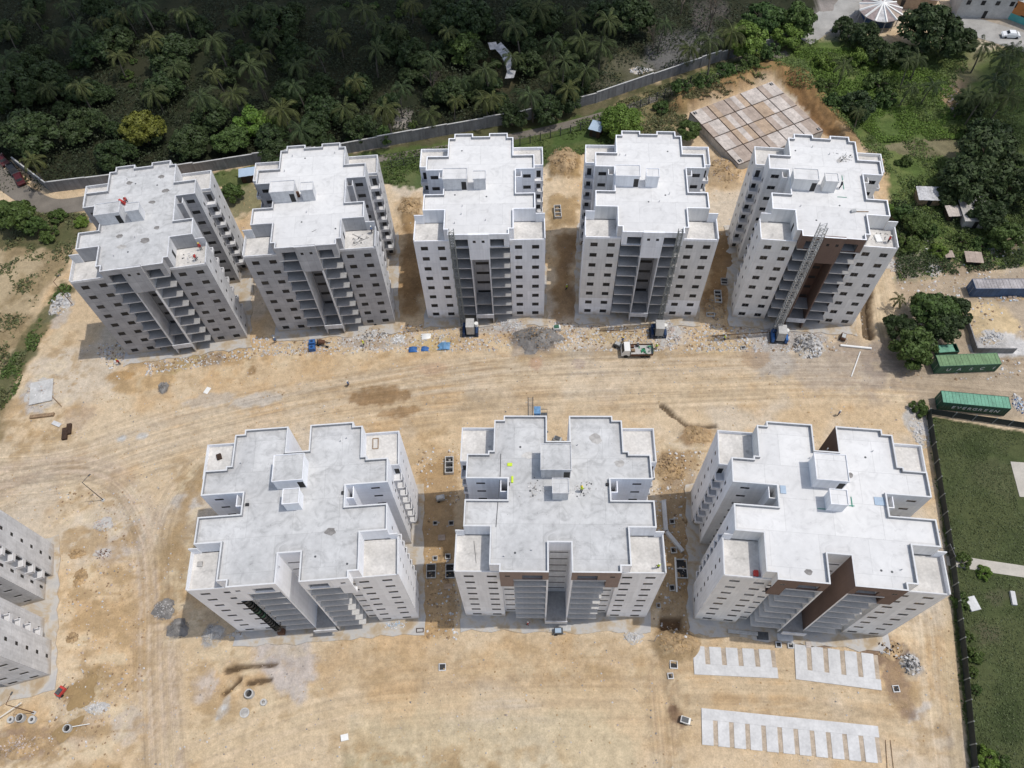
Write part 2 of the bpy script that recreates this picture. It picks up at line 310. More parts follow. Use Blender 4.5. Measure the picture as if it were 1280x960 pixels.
def dup(root, loc, rz, label, scale=1, group=None):
    r = root.copy(); COL.objects.link(r); r.location = loc; r.rotation_euler = (0, 0, rz); r.scale = (scale,)*3
    r['label'] = label
    if group: r['group'] = group
    for c in list(root.children):
        k = c.copy(); COL.objects.link(k); k.parent = r
        for g in list(c.children):
            h = g.copy(); COL.objects.link(h); h.parent = k
    return r

# ================================================================== GROUND
def sdf_poly(X, Y, P):
    d = np.full(X.shape, 1e9); ins = np.zeros(X.shape, bool); n = len(P)
    for i in range(n):
        ax, ay = P[i]; bx, by = P[(i+1) % n]; ex, ey = bx-ax, by-ay
        t = np.clip(((X-ax)*ex+(Y-ay)*ey)/(ex*ex+ey*ey+1e-9), 0, 1)
        d = np.minimum(d, np.hypot(X-ax-t*ex, Y-ay-t*ey))
        c = ((ay <= Y) & (by > Y)) | ((by <= Y) & (ay > Y))
        xi = ax+(Y-ay)/(by-ay if by != ay else 1e-9)*ex
        ins ^= c & (X < xi)
    return np.where(ins, -d, d)
def dist_line(X, Y, P):
    d = np.full(X.shape, 1e9); lat = np.zeros(X.shape); al = np.zeros(X.shape); s0 = 0
    for (ax, ay), (bx, by) in zip(P, P[1:]):
        ex, ey = bx-ax, by-ay; L = math.hypot(ex, ey)
        t = np.clip(((X-ax)*ex+(Y-ay)*ey)/(L*L), 0, 1); q = np.hypot(X-ax-t*ex, Y-ay-t*ey)
        sgn = np.sign(ex*(Y-ay)-ey*(X-ax)); k = q < d
        d = np.where(k, q, d); lat = np.where(k, q*sgn, lat); al = np.where(k, s0+t*L, al); s0 += L
    return d, lat, al
def smooth_line(P, n=6):
    out = []
    P = [Vector(p[:2]) for p in P]
    for i in range(len(P)-1):
        a, b, c, d = P[max(i-1, 0)], P[i], P[i+1], P[min(i+2, len(P)-1)]
        for k in range(n):
            t = k/n; out.append(tuple(.5*((2*b)+(c-a)*t+(2*a-5*b+4*c-d)*t*t+(3*b-a-3*c+d)*t**3)))
    out.append(tuple(P[-1])); return out
px = lambda L: [tuple(G(*p)[:2]) for p in L]
WALL = px([(22, 207), (65, 240), (210, 222), (320, 205), (430, 192), (560, 168), (650, 152), (745, 128), (850, 92), (900, 76), (960, 60), (1000, 48)])
FOREST = [(-900, 150), tuple(G(-60, 190)[:2]), *WALL, tuple(G(1050, 10)[:2]), (120, 260), (120, 900), (-900, 900)]
VEG = px([(845, 100), (900, 82), (1000, 50), (1040, 45), (1130, 55), (1300, 60), (1330, 335), (1205, 335), (1170, 350), (1120, 352), (1122, 290), (1100, 200), (1062, 178), (1010, 125), (965, 98), (900, 118)])
LAWN = px([(1157, 518), (1190, 524), (1400, 560), (1500, 990), (1214, 990), (1188, 740), (1170, 600)])
def axis(lo, hi, step, far_lo, far_hi):
    a = list(np.arange(lo, hi+1e-6, step)); s = step; x = lo
    pre = []
    while x > far_lo: s *= 1.18; x -= s; pre.append(x)
    s = step; x = hi; post = []
    while x < far_hi: s *= 1.18; x += s; post.append(x)
    return np.array(pre[::-1]+a+post)
gx = axis(-112, 96, .36, -2500, 2500); gy = axis(6, 150, .36, -1500, 3500)
X, Y = np.meshgrid(gx, gy); Xf, Yf = X.ravel(), Y.ravel()
Cg = np.zeros((len(Xf), 3)); Z = (fbm(Xf, Yf, .25, 4, 3)-.5)*.10-.07
n1 = fbm(Xf, Yf, .035, 5, 11); n2 = fbm(Xf, Yf, .16, 4, 21); n3 = fbm(Xf, Yf, .7, 3, 31)
def mix(a, b, t): return a+(np.asarray(b)-a)*t[:, None]
def ss(x, a, b): t = np.clip((x-a)/(b-a), 0, 1); return t*t*(3-2*t)
Cg[:] = (.545, .415, .268)
Cg = mix(Cg, (.575, .46, .32), ss(n1, .42, .62)); Cg = mix(Cg, (.51, .345, .185), ss(n2, .50, .70)*.65)
Cg = mix(Cg, (.54, .475, .39), ss(fbm(Xf, Yf, .06, 4, 77), .54, .66)*.7)
Cg *= (.93+.14*n3)[:, None]
def zone(P, col, a=1.0, fe=1.5, na=2.0, ns=.25, seed=5, h=0.0, world=False, mott=0.0, mc=None):
    global Cg, Z
    P = P if world else px(P)
    xs = [p[0] for p in P]; ys = [p[1] for p in P]; mg = fe+na+1
    k = (Xf > min(xs)-mg) & (Xf < max(xs)+mg) & (Yf > min(ys)-mg) & (Yf < max(ys)+mg)
    if not k.any(): return
    d = sdf_poly(Xf[k], Yf[k], P)+(fbm(Xf[k], Yf[k], ns, 4, seed)-.5)*2*na
    d = d+(fbm(Xf[k], Yf[k], 1.1, 3, seed+6)-.5)*min(na, 1.0)*1.4
    w = (1-ss(d, -fe*.7, fe*.15))*a
    c = np.tile(np.array(col, float), (w.size, 1))*(.8+.4*fbm(Xf[k], Yf[k], .9, 3, seed+3))[:, None]
    if mott:
        t = ss(fbm(Xf[k], Yf[k], .22, 4, seed+9), .5-.12, .5+.12)*mott
        c = c+(np.asarray(mc)-c)*t[:, None]
    Cg[k] = Cg[k]+(c-Cg[k])*w[:, None]
    if h: Z[k] += h*np.clip(-d/fe, 0, 1)*(.7+.6*fbm(Xf[k], Yf[k], .8, 3, seed+4)) if h > 0 else h*(w > .5)
def blob(u, v, rx, ry, col, a=.9, rot=0, fe=1.2, na=1.0, h=0.0, seed=1, ns=.5):
    "stain or heap outline: ellipse centre and radii in metres"
    c = G(u, v); P = []
    for k in range(20):
        t = 2*PI*k/20; x, y = rx*math.cos(t), ry*math.sin(t)
        P.append((c.x+x*math.cos(rot)-y*math.sin(rot), c.y+x*math.sin(rot)+y*math.cos(rot)))
    zone(P, col, a, fe, na, ns, seed, h, True)
# --- tyre tracks and graded lanes
TRK = np.zeros((len(Xf), 3))
def track(L, w, col, a=.5, freq=1.6, seed=1, rut=True, tm=.8):
    global Cg
    P = smooth_line(px(L)); xs = [p[0] for p in P]; ys = [p[1] for p in P]
    k = (Xf > min(xs)-w-2) & (Xf < max(xs)+w+2) & (Yf > min(ys)-w-2) & (Yf < max(ys)+w+2)
    d, lat, al = dist_line(Xf[k], Yf[k], P)
    base = 1-ss(d+(fbm(Xf[k], Yf[k], .15, 3, seed)-.5)*3, w*.5, w)
    st = vnoise(lat*freq+50, al*.035, seed+2)*.6+vnoise(lat*freq*2.6+9, al*.06, seed+3)*.4
    idx = np.where(k)[0]; bs = base*tm; bet = bs > TRK[idx, 2]; ii_ = idx[bet]; TRK[ii_, 0] = lat[bet]+seed*3; TRK[ii_, 1] = al[bet]; TRK[ii_, 2] = bs[bet]
    ww = base*min(1, a*1.25)*ss(st, .25, .75)
    Cg[k] = Cg[k]+(np.asarray(col)-Cg[k])*ww[:, None]
    dk = base*a*.75*ss(st, .72, .42)*ss(vnoise(lat*freq*1.7, al*.05, seed+8), .35, .7)
    Cg[k] *= (1-.42*dk)[:, None]
    if rut: Z[k] += base*(st-.5)*.09
track([(-60, 600), (80, 590), (230, 545), (420, 505), (640, 480), (860, 470), (1060, 465), (1290, 480)], 9, (.58, .475, .345), .6, 1.3, 3)
track([(-60, 640), (100, 575), (300, 520), (600, 462), (900, 446), (1150, 458)], 5, (.55, .46, .35), .55, 1.9, 13)
track([(205, 1000), (197, 860), (194, 740), (182, 660), (140, 600), (60, 590), (-60, 620)], 4.2, (.51, .41, .315), .8, 1.6, 23)
track([(215, 1000), (205, 860), (200, 740), (204, 650), (250, 580), (330, 535)], 3.5, (.55, .43, .30), .55, 1.8, 33)
track([(240, 950), (420, 890), (620, 870), (830, 868)], 8, (.55, .435, .285), .5, 1.1, 43, True, .35)
track([(840, 1000), (832, 900), (826, 840)], 3, (.46, .34, .22), .6, 1.8, 53)
track([(860, 868), (1000, 872), (1140, 888)], 5, (.55, .44, .30), .5, 1.4, 63, True, .45)
track([(1185, 1000), (1172, 880), (1165, 790), (1150, 700)], 3.5, (.58, .475, .345), .6, 2.0, 73)
track([(1085, 300), (1098, 370), (1110, 430), (1130, 470)], 3.2, (.56, .45, .305), .6, 1.9, 83)
# --- stains and dust on the site
zone([(300, 795), (400, 790), (395, 850), (375, 880), (330, 850), (310, 830)], (.47, .43, .41), .85, 2, 2.5, .3, 2)
zone([(430, 895), (740, 885), (800, 930), (790, 990), (420, 990)], (.52, .44, .30), .7, 3, 2, .2, 8)
zone([(390, 800), (560, 800), (800, 800), (790, 862), (560, 866), (400, 880)], (.46, .335, .205), .55, 4, 3, .15, 9)
zone([(420, 940), (470, 935), (560, 945), (660, 965), (640, 1000), (420, 1000)], (.30, .25, .15), .6, 2, 2.5, .4, 19, mott=.6, mc=(.42, .36, .24))
for (u, v, rx, ry, c, a, ro, sd) in [
    (475, 496, 6.5, 2.3, (.25, .155, .075), .85, .05, 2), (500, 515, 4.5, 1.3, (.27, .17, .085), .8, .1, 3), (315, 463, 1.0, 1.3, (.27, .17, .08), .8, 0, 4),
    (205, 484, 1.1, 1.5, (.13, .125, .125), .95, 0, 5), (262, 448, 3, 2, (.17, .16, .155), .8, 0, 6), (320, 500, 5, 1.8, (.46, .43, .39), .7, .1, 7),
    (260, 500, 5, 1.6, (.47, .43, .38), .6, .1, 8), (178, 545, 1.2, .8, (.52, .53, .53), .9, .2, 9), (152, 548, 1.1, .7, (.46, .47, .47), .9, .1, 10),
    (205, 762, 1.9, 1.7, (.21, .21, .22), .9, 0, 11), (222, 786, 1.9, 1.6, (.13, .135, .145), .95, 0, 12), (266, 795, 1.9, 1.9, (.31, .32, .33), .9, 0, 13),
    (280, 884, .9, 1.9, (.50, .54, .57), .9, -.4, 14), (255, 860, 1.9, 2.8, (.47, .42, .39), .7, 0, 15), (158, 905, 3, 3, (.44, .40, .36), .6, 0, 16),
    (108, 862, 2.3, 4.5, (.24, .165, .08), .9, -.45, 17), (90, 865, 1.6, 1.6, (.24, .165, .08), .85, 0, 37), (120, 856, 1.5, 2.4, (.43, .33, .20), .85, 0, 57),
    (85, 912, 2.9, 1.5, (.22, .155, .07), .9, .6, 18), (25, 930, 7, 3, (.25, .175, .125), .8, 0, 19), (95, 905, 4.5, 3.5, (.38, .30, .235), .5, 0, 20),
    (150, 600, 3, 2, (.42, .31, .2), .5, 0, 21), (140, 690, 3.2, 2.6, (.41, .36, .32), .7, 0, 22), (130, 650, 2.4, 2.2, (.40, .34, .29), .7, 0, 23),
    (235, 625, 3.0, 2.0, (.42, .39, .36), .75, .2, 24), (245, 600, 3.5, 3.5, (.28, .19, .09), .6, 0, 25), (225, 700, 3.5, 9, (.29, .20, .10), .6, 0, 26),
    (210, 680, 3, 5, (.33, .24, .13), .55, .0, 27), (670, 425, 5.4, 3.4, (.22, .205, .195), .92, 0, 28), (655, 440, 3, 1.5, (.33, .29, .25), .6, 0, 29),
    (670, 455, 1.5, 1.5, (.42, .26, .18), .6, 0, 30), (725, 455, 1.4, 1.4, (.35, .28, .25), .6, 0, 31), (540, 460, 3, 1.6, (.45, .30, .2), .5, 0, 32),
    (965, 450, 5, 5, (.38, .36, .34), .7, 0, 33), (985, 420, 8, 3.2, (.38, .36, .345), .85, 0, 34), (945, 447, 3, 2.6, (.37, .27, .18), .7, 0, 35),
    (1060, 460, 12, 6, (.37, .32, .275), .6, 0, 36), (1110, 450, 6, 5, (.25, .205, .175), .6, .4, 38), (1150, 530, 2.6, 4.5, (.46, .46, .45), .85, 0, 39),
    (640, 500, 10, 4, (.43, .33, .22), .4, .1, 40), (600, 500, 4, 3, (.37, .29, .19), .4, 0, 41), (870, 545, 3.4, 2.6, (.34, .215, .11), .8, 0, 42),
    (840, 580, 3.6, 3.6, (.35, .23, .12), .7, 0, 43), (845, 805, 4.2, 3.0, (.33, .235, .13), .9, 0, 44), (850, 600, 3.4, 2, (.45, .43, .41), .7, .5, 45),
    (45, 495, 3.6, 4.5, (.40, .385, .375), .8, 0, 46), (75, 390, 2.5, 4, (.41, .39, .37), .6, 0, 47), (100, 520, 3, 3, (.30, .22, .17), .4, 0, 48),
    (1205, 800, 1, 1, (.35, .3, .2), .3, 0, 49), (1140, 830, 1.8, 2.2, (.34, .33, .32), .8, 0, 50), (1150, 890, 2.5, .8, (.45, .44, .44), .6, .5, 51),
    (1125, 860, 2, 5, (.22, .15, .105), .75, .0, 52), (1110, 815, 4, 2.5, (.17, .115, .085), .85, .2, 53), (1020, 800, 9, 1.2, (.17, .12, .095), .85, -.07, 54),
    (842, 893, .9, 1.3, (.12, .07, .05), .9, 0, 55), (850, 900, .7, 1.0, (.16, .095, .065), .8, 0, 56), (245, 590, 3, 2, (.35, .25, .14), .5, 0, 58),
    (180, 480, 6.5, 2.0, (.49, .345, .19), .8, .15, 59), (150, 470, 3, 1.2, (.40, .25, .11), .8, .1, 60), (225, 455, 5, 1.6, (.38, .29, .14), .8, .35, 61),
    (300, 440, 4, 2, (.44, .29, .13), .7, .1, 62), (470, 425, 8, 2.4, (.39, .37, .355), .75, 0, 64), (500, 420, 2.2, 1.5, (.46, .31, .13), .7, 0, 65),
    (540, 428, 5, 2, (.48, .36, .18), .8, 0, 66), (620, 410, 5, 1.6, (.43, .40, .37), .8, 0, 67), (765, 420, 6, 2.2, (.50, .385, .215), .7, 0, 68), (840, 420, 3.5, 3, (.47, .43, .40), .75, 0, 69),
    (900, 432, 6, 2.2, (.48, .36, .205), .6, 0, 70), (1235, 400, 6, 6, (.53, .41, .25), .85, 0, 171), (1248, 432, 6, 3, (.55, .54, .53), .85, 0, 71), (1085, 330, 3, 8, (.47, .36, .23), .6, 0, 72)]:
    blob(u, v, rx, ry, c, a, ro, fe=max(.5, min(rx, ry)*.45), na=max(.35, min(rx, ry)*.42), seed=sd*7, ns=.9/max(.6, min(rx, ry))+.25)
def rough(P, amt=.5, seed=1, h=.12, fe=3.0, dark=(.37, .26, .14), light=(.60, .50, .35)):
    "unlevelled ground: clods, scrapes and damp hollows"
    global Cg, Z
    P = px(P); d = sdf_poly(Xf, Yf, P)+(fbm(Xf, Yf, .12, 3, seed)-.5)*5; w = (1-ss(d, -fe, fe))*amt
    q1 = fbm(Xf, Yf, .38, 5, seed+1); q2 = fbm(Xf*.6, Yf*1.5, .8, 4, seed+2)
    Cg = mix(Cg, dark, w*ss(q1, .52, .68)); Cg = mix(Cg, light, w*ss(q1, .46, .30)*.8); Cg = mix(Cg, dark, w*ss(q2, .60, .72)*.9)
    Z += w*h*(q1-.5)*3
rough([(70, 610), (180, 615), (180, 1000), (-50, 1000), (-50, 880), (80, 860)], .75, 101); rough([(212, 580), (262, 570), (240, 745), (290, 800), (210, 800)], .9, 102, .16)
rough([(225, 800), (400, 800), (400, 900), (230, 920)], .6, 103); rough([(130, 445), (420, 420), (720, 408), (920, 410), (900, 445), (560, 446), (330, 460), (140, 500)], .7, 104)
rough([(420, 930), (700, 935), (760, 1000), (400, 1000)], .8, 105, .2); rough([(800, 540), (920, 540), (870, 600), (870, 830), (815, 840)], .7, 106); rough([(500, 520), (580, 520), (575, 600), (515, 600)], .5, 107)
rough([(1030, 410), (1140, 420), (1160, 530), (1060, 500)], .5, 108, dark=(.30, .24, .19)); rough([(1095, 790), (1160, 770), (1200, 960), (1120, 960)], .6, 109); rough([(-60, 470), (100, 400), (120, 560), (-60, 590)], .7, 110)
rough([(440, 800), (800, 795), (800, 850), (440, 855)], .45, 111, .08); rough([(-60, 560), (480, 470), (1150, 440), (1150, 560), (-60, 640)], .14, 112, .05); rough([(820, 900), (880, 880), (880, 1000), (800, 1000)], .5, 113)
# --- between the towers: churned, darker brown soil
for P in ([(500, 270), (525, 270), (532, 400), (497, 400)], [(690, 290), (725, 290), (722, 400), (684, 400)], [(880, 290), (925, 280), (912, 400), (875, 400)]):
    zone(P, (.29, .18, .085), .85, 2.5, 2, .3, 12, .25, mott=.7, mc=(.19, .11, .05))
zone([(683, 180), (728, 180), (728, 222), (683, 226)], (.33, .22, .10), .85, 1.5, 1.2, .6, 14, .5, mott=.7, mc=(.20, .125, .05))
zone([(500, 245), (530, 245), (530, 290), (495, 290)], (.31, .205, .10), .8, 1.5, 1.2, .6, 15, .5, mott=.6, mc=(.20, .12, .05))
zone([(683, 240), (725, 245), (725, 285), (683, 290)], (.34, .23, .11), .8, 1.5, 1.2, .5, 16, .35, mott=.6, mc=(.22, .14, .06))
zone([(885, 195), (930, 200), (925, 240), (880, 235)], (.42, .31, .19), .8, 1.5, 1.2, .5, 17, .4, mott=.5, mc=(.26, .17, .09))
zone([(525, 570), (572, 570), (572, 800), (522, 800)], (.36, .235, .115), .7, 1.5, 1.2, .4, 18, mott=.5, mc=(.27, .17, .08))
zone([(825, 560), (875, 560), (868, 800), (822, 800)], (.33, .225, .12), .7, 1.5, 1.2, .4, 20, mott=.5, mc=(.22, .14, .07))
zone([(1195, 720), (1212, 990), (1190, 990), (1175, 740)], (.44, .35, .22), .5, 1, 1, .4, 22)
# --- green margins
zone([(300, 225), (430, 190), (560, 166), (650, 150), (745, 126), (850, 90), (960, 58), (1000, 48), (1010, 70), (960, 95), (905, 112), (860, 128), (830, 150), (770, 165), (640, 200), (520, 215), (430, 215)], (.085, .085, .04), 1, 1, 1, .3, 30, mott=.6, mc=(.15, .125, .075))
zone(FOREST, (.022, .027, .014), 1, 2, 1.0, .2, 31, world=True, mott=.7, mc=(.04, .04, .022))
zone(VEG, (.085, .125, .035), 1, 2, 2, .25, 32, world=True, mott=.75, mc=(.15, .175, .06))
zone([(-200, 255), (-60, 255), (110, 262), (105, 300), (80, 340), (40, 420), (30, 470), (0, 560), (-200, 600)], (.25, .19, .105), .95, 3, 3.5, .2, 33, mott=.8, mc=(.42, .335, .215))
zone([(-200, 262), (125, 262), (108, 300), (60, 312), (-200, 330)], (.065, .075, .03), .9, 2, 2.5, .25, 34, mott=.5, mc=(.13, .11, .06))
zone([(78, 345), (90, 360), (50, 430), (20, 490), (-40, 560), (-60, 540), (20, 430)], (.075, .085, .035), .85, 1.5, 1.8, .4, 35, mott=.5, mc=(.15, .12, .06))
zone([(250, 215), (330, 205), (420, 195), (640, 165), (760, 135), (770, 180), (640, 225), (520, 235), (440, 225), (330, 222), (300, 235), (268, 235)], (.06, .095, .026), .95, 1, 1.5, .3, 36, mott=.6, mc=(.11, .13, .045))
zone([(270, 235), (325, 225), (332, 265), (290, 275)], (.065, .09, .03), .7, 1.5, 2, .4, 37)
zone(LAWN, (.060, .076, .030), 1, .4, .3, .3, 38, world=True, mott=.7, mc=(.082, .094, .040))
for (u, v, rx, ry, cc, sd) in ((1250, 600, 5, 4, (.085, .092, .045), 1), (1215, 560, 4, 3, (.04, .055, .02), 2), (1240, 790, 3, 2.5, (.095, .085, .055), 3), (1260, 900, 3, 4, (.035, .05, .018), 4), (1255, 745, 4, 2, (.10, .09, .06), 5), (1235, 650, 4, 5, (.07, .082, .033), 6)): blob(u, v, rx, ry, cc, .7, 0, 2.5, 2.0, 0, sd*3, .3)
zone([(1110, 345), (1300, 330), (1320, 530), (1165, 520), (1130, 470)], (.34, .275, .205), .75, 3, 2, .2, 39, mott=.4, mc=(.24, .20, .15))
zone([(845, 105), (905, 118), (965, 96), (1030, 165), (1062, 180), (1040, 165), (985, 88), (958, 88), (900, 108), (870, 118), (840, 135)], (.36, .25, .12), .9, 1, 1.5, .5, 40, .5, mott=.6, mc=(.20, .125, .06))
zone([(970, 92), (1000, 100), (1040, 150), (1050, 178), (1025, 165), (985, 115)], (.24, .13, .055), .85, 1, 1.2, .5, 41)
zone([(1178, 95), (1205, 100), (1200, 150), (1180, 140)], (.24, .17, .12), .85, 1, 1.5, .5, 42, mott=.6, mc=(.36, .28, .21))
zone([(1090, 180), (1215, 165), (1215, 200), (1130, 195)], (.22, .185, .12), .8, 1, 1.8, .4, 43, mott=.5, mc=(.1, .09, .05))
zone([(1120, 330), (1210, 322), (1285, 275), (1300, 290), (1215, 345), (1120, 352)], (.30, .235, .165), .85, 1, .8, .4, 44)
zone([(1115, 318), (1165, 310), (1165, 345), (1120, 350)], (.36, .32, .27), .6, 1, 1.5, .5, 45)
zone([(830, 40), (905, 45), (850, 90), (790, 90)], (.15, .145, .14), .8, 2, 3, .15, 46)
zone([(860, 0), (930, 0), (880, 45), (850, 30)], (.12, .105, .10), .7, 2, 3, .15, 47)
zone([(775, 55), (835, 95), (760, 118), (720, 110)], (.085, .085, .04), .7, 2, 2, .3, 48, mott=.5, mc=(.2, .18, .14))
zone([(490, 135), (515, 135), (515, 162), (490, 162)], (.30, .27, .24), .8, 1, 1.5, .4, 49)
zone([(585, 60), (655, 60), (655, 115), (590, 115)], (.075, .065, .035), .8, 2, 2, .2, 50)
zone([(1020, 0), (1140, 0), (1110, 30), (1060, 45), (1020, 40)], (.30, .27, .25), .9, 1, 1, .3, 51)
zone([(1190, 18), (1300, 30), (1300, 62), (1195, 40)], (.30, .285, .26), .9, 1, 1, .3, 52)
zone([(1205, 55), (1225, 62), (1225, 105), (1195, 100)], (.22, .18, .12), .6, 1, 1.2, .4, 54)
blob(1236, 402, 6, 5.5, (.55, .425, .255), .9, 0, 1.2, 1.0, 0, 303); blob(1250, 434, 6, 2.6, (.55, .54, .53), .85, 0, 1.0, 1.0, 0, 304)
zone([(768, 128), (850, 98), (905, 108), (862, 132), (858, 165), (790, 172)], (.17, .145, .07), .9, 1, 1.4, .5, 305, mott=.7, mc=(.30, .235, .13))
# heaps, trenches and pits in the surface itself
def bump(u, v, rx, ry, h, rot=0, seed=1, rough=.5):
    global Z
    c = G(u, v); dx = Xf-c.x; dy = Yf-c.y; a = (dx*math.cos(rot)+dy*math.sin(rot))/rx; b = (-dx*math.sin(rot)+dy*math.cos(rot))/ry
    q = np.hypot(a, b); k = q < 1.3
    w = np.clip(1-q[k]**1.6, 0, 1)
    Z[k] += h*w*(1-rough*.5+rough*fbm(Xf[k], Yf[k], .8, 4, seed))
bump(670, 425, 5.2, 3.2, 1.5, 0, 2, .3); bump(845, 806, 4.0, 2.8, 1.7, 0, 3, .9); bump(870, 546, 3.2, 2.4, 1.0, 0, 4, 1.0); bump(838, 585, 3.2, 3.2, .8, 0, 5, 1.0)
bump(545, 428, 4, 1.5, .6, 0, 6, .8); bump(222, 786, 1.7, 1.5, .7, 0, 7, .2); bump(205, 760, 1.8, 1.6, .6, 0, 8, .2); bump(266, 795, 1.8, 1.8, .7, 0, 9, .2)
bump(1012, 430, 3.2, 2.6, .9, 0, 10, .9); bump(705, 206, 4.5, 6, 1.4, 0, 11, 1.0); bump(905, 215, 4.5, 5, .9, 0, 12, 1.0); bump(512, 262, 3.4, 3.6, 1.1, 0, 13, 1.0)
bump(1240, 415, 6.0, 4.2, 1.5, 0, 14, .4); bump(1138, 832, 1.8, 2, .7, 0, 15, 1.0); bump(330, 262, 2, 2, .8, 0, 16, 1); bump(180, 478, 6, 1.8, .5, .15, 17, .5)
bump(700, 270, 5, 5, .7, 0, 18, 1); bump(600, 965, 9, 3, .5, 0, 19, 1)
def trench(L, w, dep):
    global Z, Cg
    P = px(L); d, _, _ = dist_line(Xf, Yf, P); d = d+(fbm(Xf, Yf, .6, 3, 91)-.5)*.8
    k = 1-ss(d, w*.5, w); Z -= dep*k; Cg = mix(Cg, (.075, .05, .03), k*.85)
    Z += .25*ss(d, w*.8, w*1.2)*(1-ss(d, w*1.3, w*2.4))
trench([(1085, 360), (1083, 385), (1086, 420)], 1.1, 1.6)
trench([(284, 838), (310, 833), (345, 830)], .6, .5); trench([(310, 853), (340, 849)], .5, .4); trench([(280, 868), (300, 850)], .5, .35)
trench([(828, 508), (858, 532), (895, 533)], .5, .4)
bl = px([(848, 132), (905, 110), (962, 88), (998, 98), (1040, 150), (1062, 180)]); d, lat, al = dist_line(Xf, Yf, bl); w_ = 1-ss(d+(fbm(Xf, Yf, .5, 3, 71)-.5)*2, .8, 3.6)
Z += w_*(1.7+1.1*fbm(Xf, Yf, .5, 3, 72)); cut = w_*ss(fbm(al*.9, lat*.12, 1.0, 4, 73), .3, .5); Cg = mix(Cg, (.33, .205, .09), w_*.6); Cg = mix(Cg, (.20, .12, .055), cut*.6)
pc = [tuple(G(*p)[:2]) for p in ((825, 772), (852, 772), (851, 788), (826, 788))]
dpit = sdf_poly(Xf, Yf, pc); kk = 1-ss(dpit, -.3, .2); Z -= 1.5*kk; Cg = mix(Cg, (.14, .085, .05), kk*.9)
far = ss(np.hypot(Xf, Yf-90), 160, 600); Z = Z*(1-far)-.15*far
fw = 1-ss(sdf_poly(Xf, Yf, FOREST), -4, 0); Z += fw*(fbm(Xf, Yf, .05, 3, 61)-.4)*1.2*(1-far)
nx, ny = len(gx), len(gy); I = np.arange(nx*ny).reshape(ny, nx)
F = np.stack([I[:-1, :-1], I[:-1, 1:], I[1:, 1:], I[1:, :-1]], -1).reshape(-1, 4)
me = npmesh('ground', np.stack([Xf, Yf, Z], -1), F, [])
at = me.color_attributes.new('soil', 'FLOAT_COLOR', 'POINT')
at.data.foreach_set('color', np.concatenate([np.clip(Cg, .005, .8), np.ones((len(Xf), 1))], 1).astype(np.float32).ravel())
at = me.attributes.new('track', 'FLOAT_VECTOR', 'POINT'); at.data.foreach_set('vector', TRK.astype(np.float32).ravel())
me.polygons.foreach_set('use_smooth', [True]*len(me.polygons))
gm, t, p = nt('earth'); N = t.nodes; L = t.links
a = N.new('ShaderNodeAttribute'); a.attribute_name = 'soil'; tc = N.new('ShaderNodeTexCoord')
def nz(sc, det=6, ro=.6):
    n = N.new('ShaderNodeTexNoise'); n.inputs['Scale'].default_value = sc; n.inputs['Detail'].default_value = det; n.inputs['Roughness'].default_value = ro; L.new(tc.outputs['Object'], n.inputs[0]); return n
f1, f2, f3 = nz(1.1), nz(4.0, 8, .8), nz(.35, 5)
last = a.outputs['Color']
for n, lo, hi in ((f1, .85, 1.12), (f2, .76, 1.2), (f3, .9, 1.09)):
    r = N.new('ShaderNodeMapRange'); r.inputs[1].default_value = .3; r.inputs[2].default_value = .7; r.inputs[3].default_value = lo; r.inputs[4].default_value = hi; L.new(n.outputs['Fac'], r.inputs[0])
    v = N.new('ShaderNodeVectorMath'); v.operation = 'SCALE'; L.new(last, v.inputs[0]); L.new(r.outputs[0], v.inputs['Scale']); last = v.outputs[0]
# tyre ruts: streaks along each lane
ta = N.new('ShaderNodeAttribute'); ta.attribute_name = 'track'; ts_ = N.new('ShaderNodeSeparateXYZ'); L.new(ta.outputs['Vector'], ts_.inputs[0])
rut = None
for fr, al_, lo, hi in ((1.2, .03, .90, 1.06), (3.6, .06, .89, 1.07)):
    x1 = N.new('ShaderNodeMath'); x1.operation = 'MULTIPLY'; x1.inputs[1].default_value = fr; L.new(ts_.outputs[0], x1.inputs[0]); y1 = N.new('ShaderNodeMath'); y1.operation = 'MULTIPLY'; y1.inputs[1].default_value = al_; L.new(ts_.outputs[1], y1.inputs[0])
    cx = N.new('ShaderNodeCombineXYZ'); L.new(x1.outputs[0], cx.inputs[0]); L.new(y1.outputs[0], cx.inputs[1]); nn_ = N.new('ShaderNodeTexNoise'); nn_.inputs['Scale'].default_value = 1; nn_.inputs['Detail'].default_value = 3; L.new(cx.outputs[0], nn_.inputs[0])
    r = N.new('ShaderNodeMapRange'); r.inputs[1].default_value = .38; r.inputs[2].default_value = .62; r.inputs[3].default_value = lo; r.inputs[4].default_value = hi; L.new(nn_.outputs['Fac'], r.inputs[0])
    mk = N.new('ShaderNodeMix'); mk.inputs[2].default_value = 1.0; L.new(ts_.outputs[2], mk.inputs[0]); L.new(r.outputs[0], mk.inputs[3])
    v = N.new('ShaderNodeVectorMath'); v.operation = 'SCALE'; L.new(last, v.inputs[0]); L.new(mk.outputs[0], v.inputs['Scale']); last = v.outputs[0]; rut = mk
